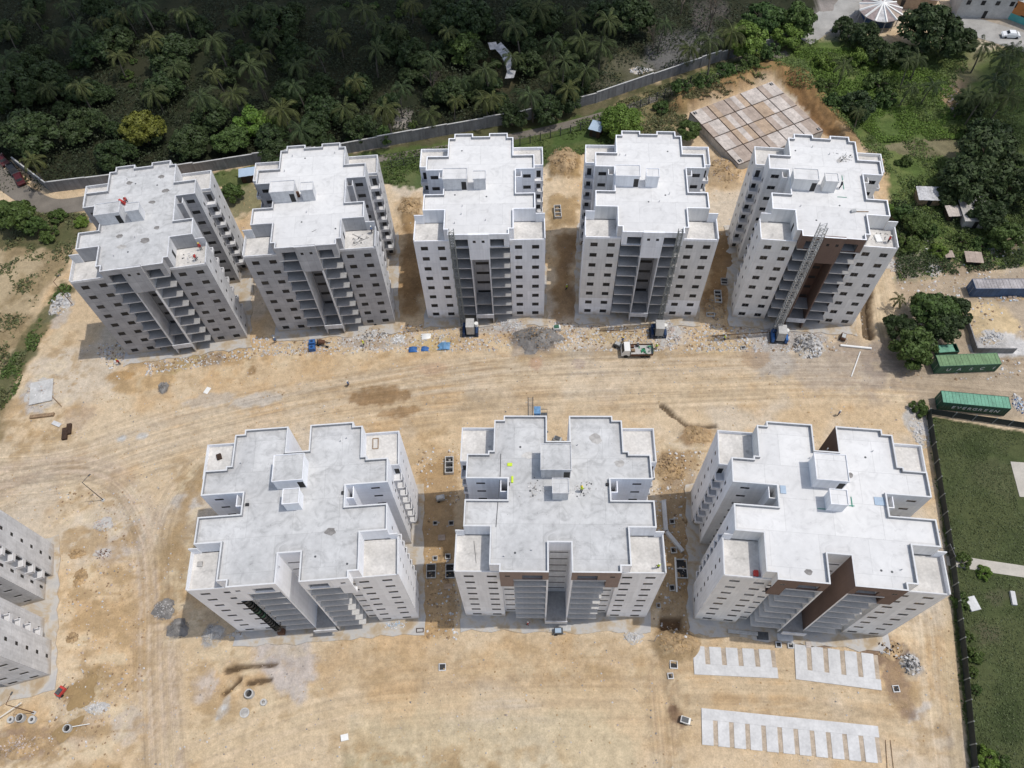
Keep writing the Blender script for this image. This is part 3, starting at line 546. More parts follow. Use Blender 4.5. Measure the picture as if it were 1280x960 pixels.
# pebbles: tiny pale and dark specks
vo = N.new('ShaderNodeTexVoronoi'); vo.inputs['Scale'].default_value = 1.5; L.new(tc.outputs['Object'], vo.inputs['Vector'])
r = N.new('ShaderNodeMapRange'); r.inputs[1].default_value = .05; r.inputs[2].default_value = .13; r.inputs[3].default_value = 1; r.inputs[4].default_value = 0; L.new(vo.outputs['Distance'], r.inputs[0])
sx = N.new('ShaderNodeSeparateColor'); L.new(vo.outputs['Color'], sx.inputs[0])
gt = N.new('ShaderNodeMath'); gt.operation = 'GREATER_THAN'; gt.inputs[1].default_value = .88; L.new(sx.outputs[0], gt.inputs[0])
mu = N.new('ShaderNodeMath'); mu.operation = 'MULTIPLY'; L.new(r.outputs[0], mu.inputs[0]); L.new(gt.outputs[0], mu.inputs[1])
mx = N.new('ShaderNodeMix'); mx.data_type = 'RGBA'; L.new(mu.outputs[0], mx.inputs[0]); L.new(last, mx.inputs[6])
v = N.new('ShaderNodeVectorMath'); v.operation = 'SCALE'; L.new(last, v.inputs[0]); r = N.new('ShaderNodeMapRange'); r.inputs[3].default_value = .5; r.inputs[4].default_value = 1.3; L.new(sx.outputs[1], r.inputs[0]); L.new(r.outputs[0], v.inputs['Scale'])
L.new(v.outputs[0], mx.inputs[7]); L.new(mx.outputs[2], p.inputs['Base Color'])
p.inputs['Roughness'].default_value = .95; p.inputs['Specular IOR Level'].default_value = .15
ad = N.new('ShaderNodeMath'); ad.operation = 'ADD'; L.new(f1.outputs['Fac'], ad.inputs[0]); L.new(f2.outputs['Fac'], ad.inputs[1])
b = N.new('ShaderNodeBump'); b.inputs['Strength'].default_value = .55; b.inputs['Distance'].default_value = .22; L.new(ad.outputs[0], b.inputs['Height']); L.new(b.outputs[0], p.inputs['Normal'])
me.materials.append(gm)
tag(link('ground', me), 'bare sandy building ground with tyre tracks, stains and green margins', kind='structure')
def gz(x, y):
    i = min(max(np.searchsorted(gx, x)-1, 0), nx-2); j = min(max(np.searchsorted(gy, y)-1, 0), ny-2)
    return float(Z[I[j, i]])
def P3(u, v, dz=0.0):
    c = G(u, v); return Vector((c.x, c.y, gz(c.x, c.y)+dz))

# ================================================================== APARTMENT TOWERS
FL = 2.76; ZT = 8*FL; ZD = 9*FL-.1; ZP = 25.3
WIN = {}
def win_mesh(w, h, kind):
    k = (round(w, 2), round(h, 2), kind)
    if k in WIN: return WIN[k]
    b = MB(); g = 'glass' if kind == 'framed' else 'void'
    b.quad((-w/2, .035, 0), (w/2, .035, 0), (w/2, .035, h), (-w/2, .035, h), g)
    if kind == 'framed':
        for x0, x1, z0, z1 in ((-w/2, w/2, 0, .06), (-w/2, w/2, h-.06, h), (-w/2, -w/2+.06, .06, h-.06), (w/2-.06, w/2, .06, h-.06), (-.04, .04, .06, h-.06)):
            b.box(x0, x1, .005, .033, z0, z1, 'alu')
    me = bpy.data.meshes.new('window'); me.from_pydata(b.v, [], b.f)
    for q in b.mats: me.materials.append(M[q])
    me.polygons.foreach_set('material_index', b.m); me.update(); WIN[k] = me; return me
NRM = {'-y': (0, -1), '+y': (0, 1), '+x': (1, 0), '-x': (-1, 0)}
def hole_specs(specs, sym=True):
    out = []
    for (n, pl, c, w, z0, h, name) in specs:
        out.append((n, pl, c, w, z0, h, name))
        if sym:
            if n in ('-y', '+y'): out.append((n, pl, -c, w, z0, h, name))
            else: out.append(({'+x': '-x', '-x': '+x'}[n], -pl, c, w, z0, h, name))
    return out
def poly_walls(mb, P, z0, z1, holes, matf, used):
    n = len(P)
    for i in range(n):
        a, b = P[i], P[(i+1) % n]
        dx, dy = b[0]-a[0], b[1]-a[1]; Ln = math.hypot(dx, dy)
        if Ln < 1e-5: continue
        nn = (dy/Ln, -dx/Ln); hs = []
        for hsp in holes:
            q = NRM[hsp[0]]
            if abs(q[0]-nn[0])+abs(q[1]-nn[1]) > .01: continue
            plane = a[1] if q[1] else a[0]
            if abs(plane-hsp[1]) > .011: continue
            cu = (hsp[2]-a[0])*dx/Ln if q[1] else (hsp[2]-a[1])*dy/Ln
            if cu-hsp[3]/2 < .02 or cu+hsp[3]/2 > Ln-.02: continue
            if hsp[4] < z0 or hsp[4]+hsp[5] > z1: continue
            hs.append((cu-hsp[3]/2, cu+hsp[3]/2, hsp[4], hsp[4]+hsp[5])); used.add(hsp)
        mt = matf(a, b, nn)
        if isinstance(mt, tuple):       # (lower finish, height, upper finish)
            mb.wall(a, b, z0, mt[1], [h for h in hs if h[2] < mt[1]], mt[0], rmat='raw'); mb.wall(a, b, mt[1], z1, [h for h in hs if h[2] >= mt[1]], mt[2], rmat='raw')
        else: mb.wall(a, b, z0, z1, hs, mt)
def inset(P, t):
    n = len(P); out = []
    for i in range(n):
        a, b, c = Vector(P[i-1]), Vector(P[i]), Vector(P[(i+1) % n])
        d1 = (b-a).normalized(); d2 = (c-b).normalized()
        n1 = Vector((-d1.y, d1.x)); n2 = Vector((-d2.y, d2.x))
        out.append(tuple(b+(n1+n2)*t) if abs(d1.dot(d2)) < .5 else tuple(b+n1*t))
    return out
def mirror(Rt): return [(-x, y) for x, y in reversed(Rt) if x > 1e-6] + [p for p in Rt if p[0] > 1e-6]
def clean(P):
    out = []
    for p in P:
        if not out or abs(p[0]-out[-1][0])+abs(p[1]-out[-1][1]) > 1e-6: out.append(p)
    return out
def add_windows(root, used, style):
    for (n, pl, c, w, z0, h, name) in used:
        q = NRM[n]; pos = (c, pl) if q[1] else (pl, c)
        kind = 'framed' if (style.get('framed') and name == 'window') else 'void'
        o = link(name, win_mesh(w, h, kind), root, (pos[0], pos[1], z0), math.atan2(q[1], q[0])+PI/2)
def parapet_ring(mb, P, z0, z1, t, zdeck, matf, holes, used, coping, deckmat, inner):
    poly_walls(mb, P, z0, z1, holes, matf, used)
    Q = inset(P, t); n = len(P)
    for i in range(n):
        j = (i+1) % n
        mb.quad((*P[i], z1), (*P[j], z1), (*Q[j], z1), (*Q[i], z1), coping)
        mb.quad((*Q[i], z1), (*Q[j], z1), (*Q[j], zdeck), (*Q[i], zdeck), inner)
    return Q
A_LOW = clean(mirror([(1.5, -9.6), (1.5, -12.9), (1.7, -12.9), (1.7, -9.6), (5.25, -9.6), (5.25, -11.35), (11.45, -11.35), (11.45, -6.7), (9.8, -6.7), (9.8, -2.9), (6.43, -2.9), (6.43, 3.0), (9.8, 3.0), (9.8, 6.6), (11.45, 6.6), (11.45, 11.35), (4.95, 11.35), (4.95, 12.4), (1.5, 12.4), (1.5, 11.6)]))
A_UP = clean(mirror([(5.22, -12.45), (5.22, -11.2), (6.0, -11.2), (6.0, -6.7), (9.8, -6.7), (9.8, -2.9), (6.43, -2.9), (6.43, 3.0), (9.8, 3.0), (9.8, 6.6), (6.0, 6.6), (6.0, 11.25), (4.95, 11.25), (4.95, 12.4), (1.5, 12.4), (1.5, 11.6)]))
B_LOW = clean(mirror([(1.5, -7.65), (1.5, -11.75), (1.75, -11.75), (1.75, -9.4), (6.2, -9.4), (6.2, -10.2), (7.95, -10.2), (7.95, -10.9), (14.2, -10.9), (14.2, -5.5), (13, -5.5), (13, -1.6), (7.15, -1.6), (7.15, 1.55), (13, 1.55), (13, 5.35), (14.2, 5.35), (14.2, 10.9), (7.9, 10.9), (7.9, 11.55), (1.6, 11.55), (1.6, 7.43)]))
B_UP = clean(mirror([(1.5, -7.65), (1.5, -11.75), (8.0, -11.75), (8.0, -10.8), (9.35, -10.8), (9.35, -5.5), (13, -5.5), (13, -1.6), (7.15, -1.6), (7.15, 1.55), (13, 1.55), (13, 5.35), (10.0, 5.35), (10.0, 5.85), (9.25, 5.85), (9.25, 10.8), (7.9, 10.8), (7.9, 11.55), (1.6, 11.55), (1.6, 7.43)]))

def tower(typ, label, x, y, rot, st):
    A = typ == 'A'
    root = thing('apartment_building', label, 'building', (x, y, 0), rot, 'concrete apartment towers on the site')
    wl = st['wall']; sd = st.get('side', wl); inn = st['inner']; acc = st.get('accent', wl); lowf = st.get('low')
    LOW, UP = (A_LOW, A_UP) if A else (B_LOW, B_UP)
    sp = []
    for k in range(8):
        z = FL*k
        if A:
            for c in (6.75, 9.75): sp.append(('-y', -11.35, c, 1.25, z+.85, .98, 'window'))
            sp += [('+x', 11.45, -9.2, .6, z+1.0, .75, 'window'), ('+x', 11.45, 9.2, .6, z+1.0, .75, 'window'), ('+x', 9.8, 4.8, .55, z+.9, 1.1, 'window'), ('+x', 9.8, -4.8, .55, z+.9, 1.1, 'window'),
                   ('-y', 3.0, 8.4, 1.4, z+1.0, .85, 'window'), ('+y', -6.7, 10.6, .8, z+.35, 1.7, 'balcony_door'), ('-y', 6.6, 10.6, .8, z+.35, 1.7, 'balcony_door'),
                   ('-y', -9.6, 3.4, 2.3, z+.02, 2.1, 'balcony_door'), ('+y', 11.35, 8.5, 1.2, z+.9, .85, 'window')]
        else:
            for c in (9.2, 12.35): sp.append(('-y', -10.9, c, 1.35, z+.9, .72, 'window'))
            sp += [('+x', 14.2, -8.2, .6, z+1.0, .75, 'window'), ('+x', 14.2, 8.1, .6, z+1.0, .75, 'window'), ('+x', 13, 3.4, .5, z+.9, 1.0, 'window'), ('+x', 13, -3.5, .5, z+.9, 1.0, 'window'),
                   ('-y', 1.55, 11.0, 1.25, z+1.2, .55, 'window'), ('-y', -10.2, 7.05, 1.4, z+1.0, .55, 'window'), ('+y', -5.5, 13.6, .7, z+.35, 1.7, 'balcony_door'), ('-y', 5.35, 13.6, .7, z+.35, 1.7, 'balcony_door'),
                   ('-y', -9.4, 3.9, 2.8, z+.02, 2.1, 'balcony_door'), ('+y', 10.9, 11, 1.2, z+.9, .85, 'window')]
    holes = hole_specs(sp)
    for k in range(8):
        if A: holes.append(('-y', -9.6, 0.0, 2.4, FL*k+(.2 if k != 1 else .02), (.75 if k != 1 else 1.9), 'strip_window'))
        else: holes.append(('-y', -7.65, 0.0, 2.5, FL*k+1.75, .42, 'strip_window'))
    used = set(); w = MB()
    def matf(a, b, n):
        mx, my = (a[0]+b[0])/2, (a[1]+b[1])/2
        if A:
            if n == (0, -1) and abs(my+11.35) < .01: return lowf and (lowf, 2*FL-.1, wl) or wl
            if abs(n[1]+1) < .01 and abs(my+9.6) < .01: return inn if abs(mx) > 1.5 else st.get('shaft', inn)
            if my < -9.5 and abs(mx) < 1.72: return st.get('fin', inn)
            if abs(abs(mx)-5.25) < .01: return st.get('fin', wl)
            if n[1] > .5 or abs(mx) < 9.85 and n[0] != 0: return sd
            return sd if abs(mx) > 11 else wl
        if abs(my+10.9) < .01: return lowf and (lowf, 2*FL-.1, wl) or wl
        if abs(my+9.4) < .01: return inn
        if abs(my+7.65) < .01: return st.get('shaft', wl)
        if abs(abs(mx)-1.5) < .01 and my < -7: return acc if 'notch' in st and mx > 0 or st.get('notch') == 'both' else wl
        if abs(abs(mx)-1.6) < .01 and my > 7: return acc if 'rear_notch' in st else wl
        return sd if abs(n[0]) > .5 and abs(mx) > 12 else wl
    def norm(a, b, n): return matf(a, b, (round(n[0]), round(n[1])))
    poly_walls(w, LOW, -.2, ZT, holes, norm, used)
    # penthouse storey
    uh = hole_specs([('-y', -12.45, 3.1, 2.4, ZT+.02, 1.95, 'loggia'), ('-x', 6.0, -8.6, .8, ZT+.05, 1.8, 'balcony_door'), ('-y', 3.0, 8.4, 1.4, ZT+1.0, .85, 'window')] if A else
                    [('-y', -11.75, 3.65, 2.7, ZT+.05, 1.75, 'loggia'), ('-y', -11.75, 6.95, .65, ZT+1.1, .55, 'window'), ('-y', 1.55, 11.0, 1.25, ZT+1.2, .55, 'window')])
    if A: uh = [h for h in uh if not (h[0] in ('-x', '+x'))]+[('+x', 6.0, -8.6, .8, ZT+.05, 1.8, 'balcony_door'), ('-x', -6.0, -8.6, .8, ZT+.05, 1.8, 'balcony_door')]
    u2 = set()
    def upf(a, b, n):
        n = (round(n[0]), round(n[1])); my = (a[1]+b[1])/2; mx = (a[0]+b[0])/2
        if A:
            if my < -11.2: return acc
            return wl if n[1] else sd
        if abs(my+11.75) < .01: return acc
        if abs(abs(mx)-1.5) < .01 and my < -7: return acc if 'notch' in st and mx > 0 or st.get('notch') == 'both' else wl
        if abs(abs(mx)-1.6) < .01 and my > 7: return acc if 'rear_notch' in st else wl
        return sd if abs(n[0]) > .5 and abs(mx) > 12 else wl
    cop = st.get('coping', 'white' if A else 'coping_white')
    Q = parapet_ring(w, UP, ZT, ZP, .2, ZD, upf, uh, u2, cop, 'roof', 'parapet_inner')
    # deep loggia boxes behind the penthouse openings
    for h in [q for q in u2 if q[6] == 'loggia']:
        x0, x1 = h[2]-h[3]/2, h[2]+h[3]/2; yb = h[1]+.25; y1 = h[1]+2.3
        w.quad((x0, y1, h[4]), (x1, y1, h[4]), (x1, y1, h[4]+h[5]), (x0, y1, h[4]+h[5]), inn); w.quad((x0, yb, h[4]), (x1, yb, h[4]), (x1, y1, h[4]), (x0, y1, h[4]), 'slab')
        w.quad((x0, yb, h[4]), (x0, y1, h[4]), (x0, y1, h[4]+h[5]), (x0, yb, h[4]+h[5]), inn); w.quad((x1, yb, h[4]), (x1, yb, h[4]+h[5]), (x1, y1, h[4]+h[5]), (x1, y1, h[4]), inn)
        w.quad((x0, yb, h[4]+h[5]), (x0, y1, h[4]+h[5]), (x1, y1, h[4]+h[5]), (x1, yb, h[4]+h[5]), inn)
    # terrace parapets
    t = .16
    def par(x0, x1, y0, y1, z1): w.box(x0, x1, y0, y1, ZT, z1, sd, top=cop)
    for s in (-1, 1):
        def pb(xa, xb, y0, y1, z1):
            a, b = sorted((s*xa, s*xb)); par(a, b, y0, y1, z1)
        if A:
            pb(5.26, 11.45-t, -11.35, -11.35+t, 22.6); pb(11.45-t, 11.45, -11.35, -6.7-t, 22.95); pb(9.81, 11.45, -6.7-t, -6.7, 24.2)
            pb(6.01, 11.45-t, 11.35-t, 11.35, 22.75); pb(11.45-t, 11.45, 6.6, 11.35, 22.75); pb(9.81, 11.45-t, 6.6, 6.6+t, 22.7)
        else:
            pb(7.96, 14.2-t, -10.9, -10.9+t, 22.6); pb(14.2-t, 14.2, -10.9, -5.5-t, 22.95); pb(13.01, 14.2, -5.5-t, -5.5, 24.0)
            pb(9.26, 14.2-t, 10.9-t, 10.9, 22.75); pb(14.2-t, 14.2, 5.35, 10.9, 22.75); pb(10.01, 14.2-t, 5.35, 5.35+t, 22.7)
    M['roof'] = M[st['roof']]
    w.build('wall', root)
    # roof decks
    d = MB(); d.poly([(*p, ZD) for p in Q], st['roof']); d.build('roof', root)
    for s in (-1, 1):
        for (x0, x1, y0, y1) in (((5.9, 11.3, -11.2, -6.8), (5.9, 11.3, 6.5, 11.2)) if A else ((7.9, 14.05, -10.75, -5.6), (9.1, 14.05, 5.4, 10.75))):
            d = MB(); a, b = sorted((s*x0, s*x1)); d.quad((a, y0, ZT+.012), (b, y0, ZT+.012), (b, y1, ZT+.012), (a, y1, ZT+.012), st.get('terrace', 'roof_warm')); d.build('terrace', root)
    if A:
        # stair core head: two storeys closed by a panel with two small windows
        c = MB(); c.wall((-1.76, -12.95), (1.76, -12.95), 19.3, 25.75, [(.75, 1.25, 23.7, 24.3), (2.27, 2.77, 23.7, 24.3)], acc); c.box(-1.76, 1.76, -12.69, -12.5, 19.3, 25.75, acc)
        c.quad((-1.76, -12.95, 25.75), (1.76, -12.95, 25.75), (1.76, -12.69, 25.75), (-1.76, -12.69, 25.75), cop)
        for sx_ in (-1, 1):
            q = [(sx_*1.76, -12.95, 19.3), (sx_*1.76, -12.69, 19.3), (sx_*1.76, -12.69, 25.75), (sx_*1.76, -12.95, 25.75)]; c.poly(q if sx_ > 0 else q[::-1], acc)
        c.quad((-1.76, -12.95, 19.3), (-1.76, -12.69, 19.3), (1.76, -12.69, 19.3), (1.76, -12.95, 19.3), acc)
        c.box(-1.49, 1.49, -12.49, -9.61, 19.3, 19.5, inn); c.build('stair_core_panel', root)
        for xx in (-.76, .76): link('window', win_mesh(.5, .6, 'void'), root, (xx, -12.95, 23.7))
        l = MB(); l.box(-1.49, 1.49, -13.0, -9.61, 2.58, 2.76, 'slab'); l.box(-1.72, 1.72, -13.15, -13.0, 2.2, 3.35, st.get('landing', 'raw_light')); l.build('entrance_landing', root)
        l = MB(); l.box(-1.49, 1.49, -12.2, -9.61, 2*FL-.2, 2*FL, 'slab'); l.build('stair_landing', root)
        bx = [(-6.35, -2.2, -1.45, 1.1, 27.2), (-1.0, 1.1, -1.45, .42, 27.15)]
        bal = (1.71, 5.22, -12.5, -9.61)
        led = [(9.81, 11.45, -6.69, -5.35), (9.81, 11.45, 5.25, 6.59)]
    else:
        for s in (-1, 1):
            c = MB(); a, b = sorted((s*6.22, s*8.0)); c.box(a, b, -11.75, -11.55, 18.9, ZT-.01, acc); c.box(a, b, -11.54, -10.95, 18.9, 19.1, acc); c.build('facade_panel', root)
        l = MB(); l.box(-1.49, 1.49, -12.4, -7.66, 2.58, 2.76, 'slab'); l.box(-1.73, 1.73, -12.55, -12.4, 2.2, 3.4, st.get('landing', 'raw_light')); l.build('entrance_landing', root)
        bx = [(-2.5, 1.6, 1.9, 5.8, 27.3), (-.92, 1.22, -1.4, .7, 27.0)]
        bal = (1.76, 6.2, -11.8, -9.41)
        led = [(13.01, 14.2, -5.49, -4.2), (13.01, 14.2, 4.05, 5.34)]
    for n, (x0, x1, y0, y1, z1) in enumerate(bx):
        b = MB(); b.wall((x0, y0), (x1, y0), ZD, z1, [(x1-x0-.95, x1-x0-.1, ZD+.02, ZD+1.95)] if n == 0 else [], st.get('box', wl))
        for pa, pb_ in (((x1, y0), (x1, y1)), ((x1, y1), (x0, y1)), ((x0, y1), (x0, y0))): b.wall(pa, pb_, ZD, z1, [], st.get('box', wl))
        b.box(x0-.08, x1+.08, y0-.08, y1+.08, z1, z1+.14, st.get('box', wl), top=st['roof'])
        o = b.build('stair_bulkhead' if n == 0 else 'lift_bulkhead', root)
        if n == 0: link('door', win_mesh(.85, 1.93, 'void'), o, (x1-.525, y0, ZD+.02))
        rm = MB()
        for xa, xb, ya, yb in ((x0-.08, x1+.08, y0-.08, y0), (x0-.08, x1+.08, y1, y1+.08), (x0-.08, x0, y0, y1), (x1, x1+.08, y0, y1)): rm.box(xa, xb, ya, yb, z1+.141, z1+.3, st.get('box', wl))
        rm.build('parapet', o)
    # balcony slabs: mesh shared, one object per floor and side
    bm_ = MB(); x0, x1, y0, y1 = bal; bm_.box(x0, x1, y0, y1, -.18, 0, 'slab' if A else 'slab_light'); bm_.box(x0, x1, y0-.03, y0-.001, -.2, .02, 'slab_edge')
    first = None
    for s in (-1, 1):
        for k in range(1, 9):
            if first is None: first = bm_.build('balcony', root); o = first
            else: o = first.copy(); COL.objects.link(o)
            o.location = (0 if s > 0 else -(x0+x1), 0, FL*k-.003)
    for (x0, x1, y0, y1) in led:
        lm = MB(); lm.box(x0, x1, y0, y1, -.15, 0, 'ledge'); ye = y1 if y0 < 0 else y0; e0, e1 = sorted((ye, ye+(-.12 if y0 < 0 else .12)))
        lm.box(x0, x1, e0, e1, .001, .55, 'ledge'); lm.box(x1-.12, x1, min(y0, e0) if y0 > 0 else y0, y1 if y0 > 0 else e0, .001, .55, 'ledge')
        f0 = None
        for k in range(1, 8):
            if f0 is None: f0 = lm.build('service_balcony', root); o = f0
            else: o = f0.copy(); COL.objects.link(o)
            o.location = (0, 0, FL*k+.2)
        lm = MB(); lm.box(-x1, -x0, y0, y1, -.15, 0, 'ledge'); lm.box(-x1, -x0, e0, e1, .001, .55, 'ledge'); lm.box(-x1, -x1+.12, e1 if y0 > 0 else y0, y1 if y0 > 0 else e0, .001, .55, 'ledge')
        f0 = None
        for k in range(1, 8):
            if f0 is None: f0 = lm.build('service_balcony', root); o = f0
            else: o = f0.copy(); COL.objects.link(o)
            o.location = (0, 0, FL*k+.2)
    gd = random.Random(int(abs(x)*7)); hw, hd = (5.4, 10.4) if A else (8.4, 9.8)
    for k in range(7):
        vx, vy = gd.uniform(-hw, hw), gd.choice([gd.uniform(-hd, -2.5 if A else -8.2), gd.uniform(6.4 if A else 6.3, hd)]); v = MB()
        if k < 4: v.tube((vx, vy, ZD), (vx, vy, ZD+.45), .07, None, 8, 'conc_white'); v.build('vent_pipe', root)
        else: v.tube((vx, vy, ZD), (vx, vy, ZD+.02), .16, None, 10, 'steel_dark'); v.build('roof_drain', root)
    # open service shaft in each light well
    for s in (-1, 1):
        v = MB(); xa = 6.44 if A else 7.16; ya, yb = (1.6, 2.99) if A else (-.2, 1.54)
        a, b = sorted((s*xa, s*(xa+1.0)))
        v.box(a, b, ya, ya+.12, 0, ZP-.6, wl); xo = s*(xa+1.0); a2, b2 = sorted((xo, xo-s*.12)); v.box(a2, b2, ya+.121, yb, 0, ZP-.6, sd)
        v.build('service_shaft', root)
    add_windows(root, [h for h in used | u2 if h[6] != 'loggia'], st)
    # pavement apron
    ap = MB(); W_, D_ = (12.2, 12.3) if A else (15.0, 12.0); ga = random.Random(int(x*10)); ring = []
    for (xa, ya), (xb, yb) in zip([(-W_, -D_-1.3), (W_, -D_-1.3), (W_, D_+.3), (-W_, D_+.3)], [(W_, -D_-1.3), (W_, D_+.3), (-W_, D_+.3), (-W_, -D_-1.3)]):
        for i in range(18): f = i/18; ring.append((xa+(xb-xa)*f+ga.uniform(-.3, .3), ya+(yb-ya)*f+ga.uniform(-.35, .35)))
    ap.poly([(*p_, .1) for p_ in ring], 'apron')
    for i in range(len(ring)): p1, p2 = ring[i], ring[(i+1) % len(ring)]; ap.quad((*p1, -.3), (*p2, -.3), (*p2, .1), (*p1, .1), 'apron')
    ap.build('apron', root)
    return root
q = dict
TW = [
 ('A', 'raw grey unpainted tower at the far left of the back row with patched roof', -64.17, 98.73, 6.91, q(wall='raw_dark', side='raw_light', inner='inner_shade', fin='raw_light', roof='roof_grey', coping='raw_light', terrace='roof_warm', box='raw_light')),  # paler side material puts the sunlit look of the side walls into colour
 ('A', 'raw grey unpainted tower with clean white roof, second from left in back row', -34.33, 101.77, 1.97, q(wall='raw', side='raw_light', inner='inner_shade', fin='raw_light', roof='roof_white', coping='raw_light', terrace='roof_warm', box='raw_light')),  # side walls again paler than the front, sunlit tone in the colour
 ('A', 'white painted tower in middle of back row, hoist mast at left balconies', -4.13, 102.68, -2.11, q(wall='white', side='white', inner='inner_shade', shaft='raw', fin='raw_light', acc='white', roof='roof_white', low=None, box='raw_light')),
 ('A', 'primed grey tower with whiter lowest storeys, second from right in back row', 26.15, 101.36, -5.12, q(wall='cream', side='white', inner='inner_shade', fin='raw_light', accent='white', roof='roof_white', low='white', box='white')),
 ('A', 'off-white tower with brown stair core and tall hoist, right end of back row', 56.65, 98.3, -8.67, q(wall='offwhite', side='offwhite', inner='inner_shade', shaft='brown_dark', fin='brown', accent='brown', roof='roof_white', framed=True, box='offwhite')),
 ('B', 'all white front row tower at left with white stair notch', -30.88, 43.33, 1.86, q(wall='white_bright', side='white_bright', inner='raw_light', roof='roof_grey', terrace='roof_warm', box='white_bright')),
 ('B', 'white front row tower in the middle with taupe penthouse fronts', 5.85, 43.1, -3.12, q(wall='white', side='white', inner='inner_shade', accent='taupe', roof='roof_grey', terrace='roof_warm', low='white_bright', box='raw_light', shaft='raw_light')),
 ('B', 'white front row tower at right with dark brown stair notch', 42.83, 39.7, -7.78, q(wall='offwhite', side='white', inner='raw_light', accent='brown', notch='right', rear_notch=1, roof='roof_white', terrace='roof_warm', framed=True, box='white', shaft='white')),
 ('B', 'pale concrete tower cut off by the left edge of the picture', -89.7, 34.0, 13.5, q(wall='raw_light', side='raw_light', inner='raw_light', roof='roof_grey', box='raw_light')),
]
TOW = []
for (ty, lb, x, y, r, st) in TW:
    if st.get('low') is None: st.pop('low', None)
    o = tower(ty, lb, x, y, R(r), st); TOW.append(o)
TOW[7].scale = (1.025, 1, 1)
def tl(i, lx, ly, z):
    ty, lb, x, y, r, st = TW[i]; c, s = math.cos(R(r)), math.sin(R(r))
    return Vector((x+c*lx-s*ly, y+s*lx+c*ly, z))
# ================================================================== VEGETATION
def rand_quads(C, Nn, size, asp=.55):
    "leaf quads centred at C, facing roughly Nn"
    n = len(C); a = rng.normal(size=(n, 3)); Nn = Nn+rng.normal(size=(n, 3))*.55; Nn /= np.linalg.norm(Nn, axis=1)[:, None]+1e-9
    u = np.cross(Nn, a); u /= np.linalg.norm(u, axis=1)[:, None]+1e-9; v = np.cross(Nn, u)
    s = (size*(.6+.8*rng.random(n)))[:, None]; u = u*s; v = v*s*asp
    V = np.stack([C-u-v*.3, C-v, C+u+v*.2, C+v], 1).reshape(-1, 3)
    return V, np.arange(n*4).reshape(n, 4)
def crown_mesh(name, mat, rx, rz, nclump, nleaf, leaf, seed, flat=.35):
    g = np.random.default_rng(seed); Cs = []; Ns = []
    for k in range(nclump):
        t = g.random()*2*PI; ph = math.acos(1-1.35*g.random()); rr = .45+.5*g.random()**.5
        c = np.array([rx*rr*math.sin(ph)*math.cos(t), rx*rr*math.sin(ph)*math.sin(t), rz*rr*math.cos(ph)])
        cr = rx*(.16+.17*g.random()); m = int(nleaf*(.5+g.random()))
        d = g.normal(size=(m, 3)); d /= np.linalg.norm(d, axis=1)[:, None]; d[:, 2] = np.abs(d[:, 2])*1.1-.25
        Cs.append(c+d*np.array([cr, cr, cr*.75])*(.7+.35*g.random((m, 1)))); Ns.append(d+np.array([0, 0, .4]))
    C = np.concatenate(Cs); Nn = np.concatenate(Ns)
    V, F = rand_quads(C, Nn, np.full(len(C), leaf)); V[:, 2] += 0
    return npmesh(name, V, F, [mat])
def trunk_mb(h, r, limbs, rx, seed, mat='bark'):
    g = random.Random(seed); b = MB(); p = Vector((0, 0, -.6)); pr = r
    for k in range(3):
        q = Vector((g.uniform(-.25, .25)*k, g.uniform(-.25, .25)*k, h*(k+1)/3)); b.tube(p, q, pr, pr*.8, 7, mat, k == 0); p, pr = q, pr*.8
    for k in range(limbs):
        t = 2*PI*k/limbs+g.random(); e = p+Vector((math.cos(t)*rx*.6, math.sin(t)*rx*.6, g.uniform(.1, .5)*rx)); st = Vector((0, 0, h*g.uniform(.6, 1)))
        mid = (st+e)/2+Vector((0, 0, .3)); b.tube(st, mid, pr*.6, pr*.4, 5, mat, False); b.tube(mid, e, pr*.4, pr*.15, 5, mat, False)
    return b
TREE = {}
def tree_proto(kind, mat, rx, rz, h, nclump, nleaf, leaf, seed):
    cm = crown_mesh('crown', mat, rx, rz, nclump, nleaf, leaf, seed); tm = trunk_mb(h, .06*rx+.08, 6, rx, seed).build('trunk'); tmesh = tm.data; bpy.data.objects.remove(tm)
    TREE[kind] = (cm, tmesh, h, rz)
tree_proto('dark1', 'leaf_dark', 5.0, 3.6, 4.2, 60, 130, .42, 1); tree_proto('dark2', 'leaf_dark', 4.6, 3.2, 3.6, 48, 130, .40, 2)
tree_proto('mid1', 'leaf_mid', 4.4, 3.2, 3.4, 52, 130, .38, 3); tree_proto('mid2', 'leaf_mid', 4.0, 3.4, 3.0, 46, 130, .36, 4)
tree_proto('lime', 'leaf_lime', 4.4, 3.3, 3.2, 60, 130, .34, 5); tree_proto('gold', 'leaf_gold', 4.6, 3.4, 3.4, 64, 120, .36, 6)
tree_proto('round', 'leaf_lime', 4.6, 3.0, 3.0, 90, 190, .22, 7)
tree_proto('bush', 'leaf_mid', 2.0, 1.3, .7, 22, 110, .26, 8); tree_proto('bushlime', 'leaf_lime', 1.9, 1.3, .6, 22, 110, .26, 9)
def tree(kind, u, v, label, s=1.0, name='broadleaf_tree', group=None, cat='tree'):
    cm, tm, h, rz = TREE[kind]; zc = (h+rz*.5)*s; c = G(u, v, zc); z0 = gz(c.x, c.y)
    r = thing(name, label, cat, (c.x, c.y, z0), random.random()*6.28, group); r.scale = (s*random.uniform(.92, 1.08), s*random.uniform(.92, 1.08), s)
    link('trunk', tm, r); k = link('crown', cm, r); k.location = (0, 0, h)
    return r
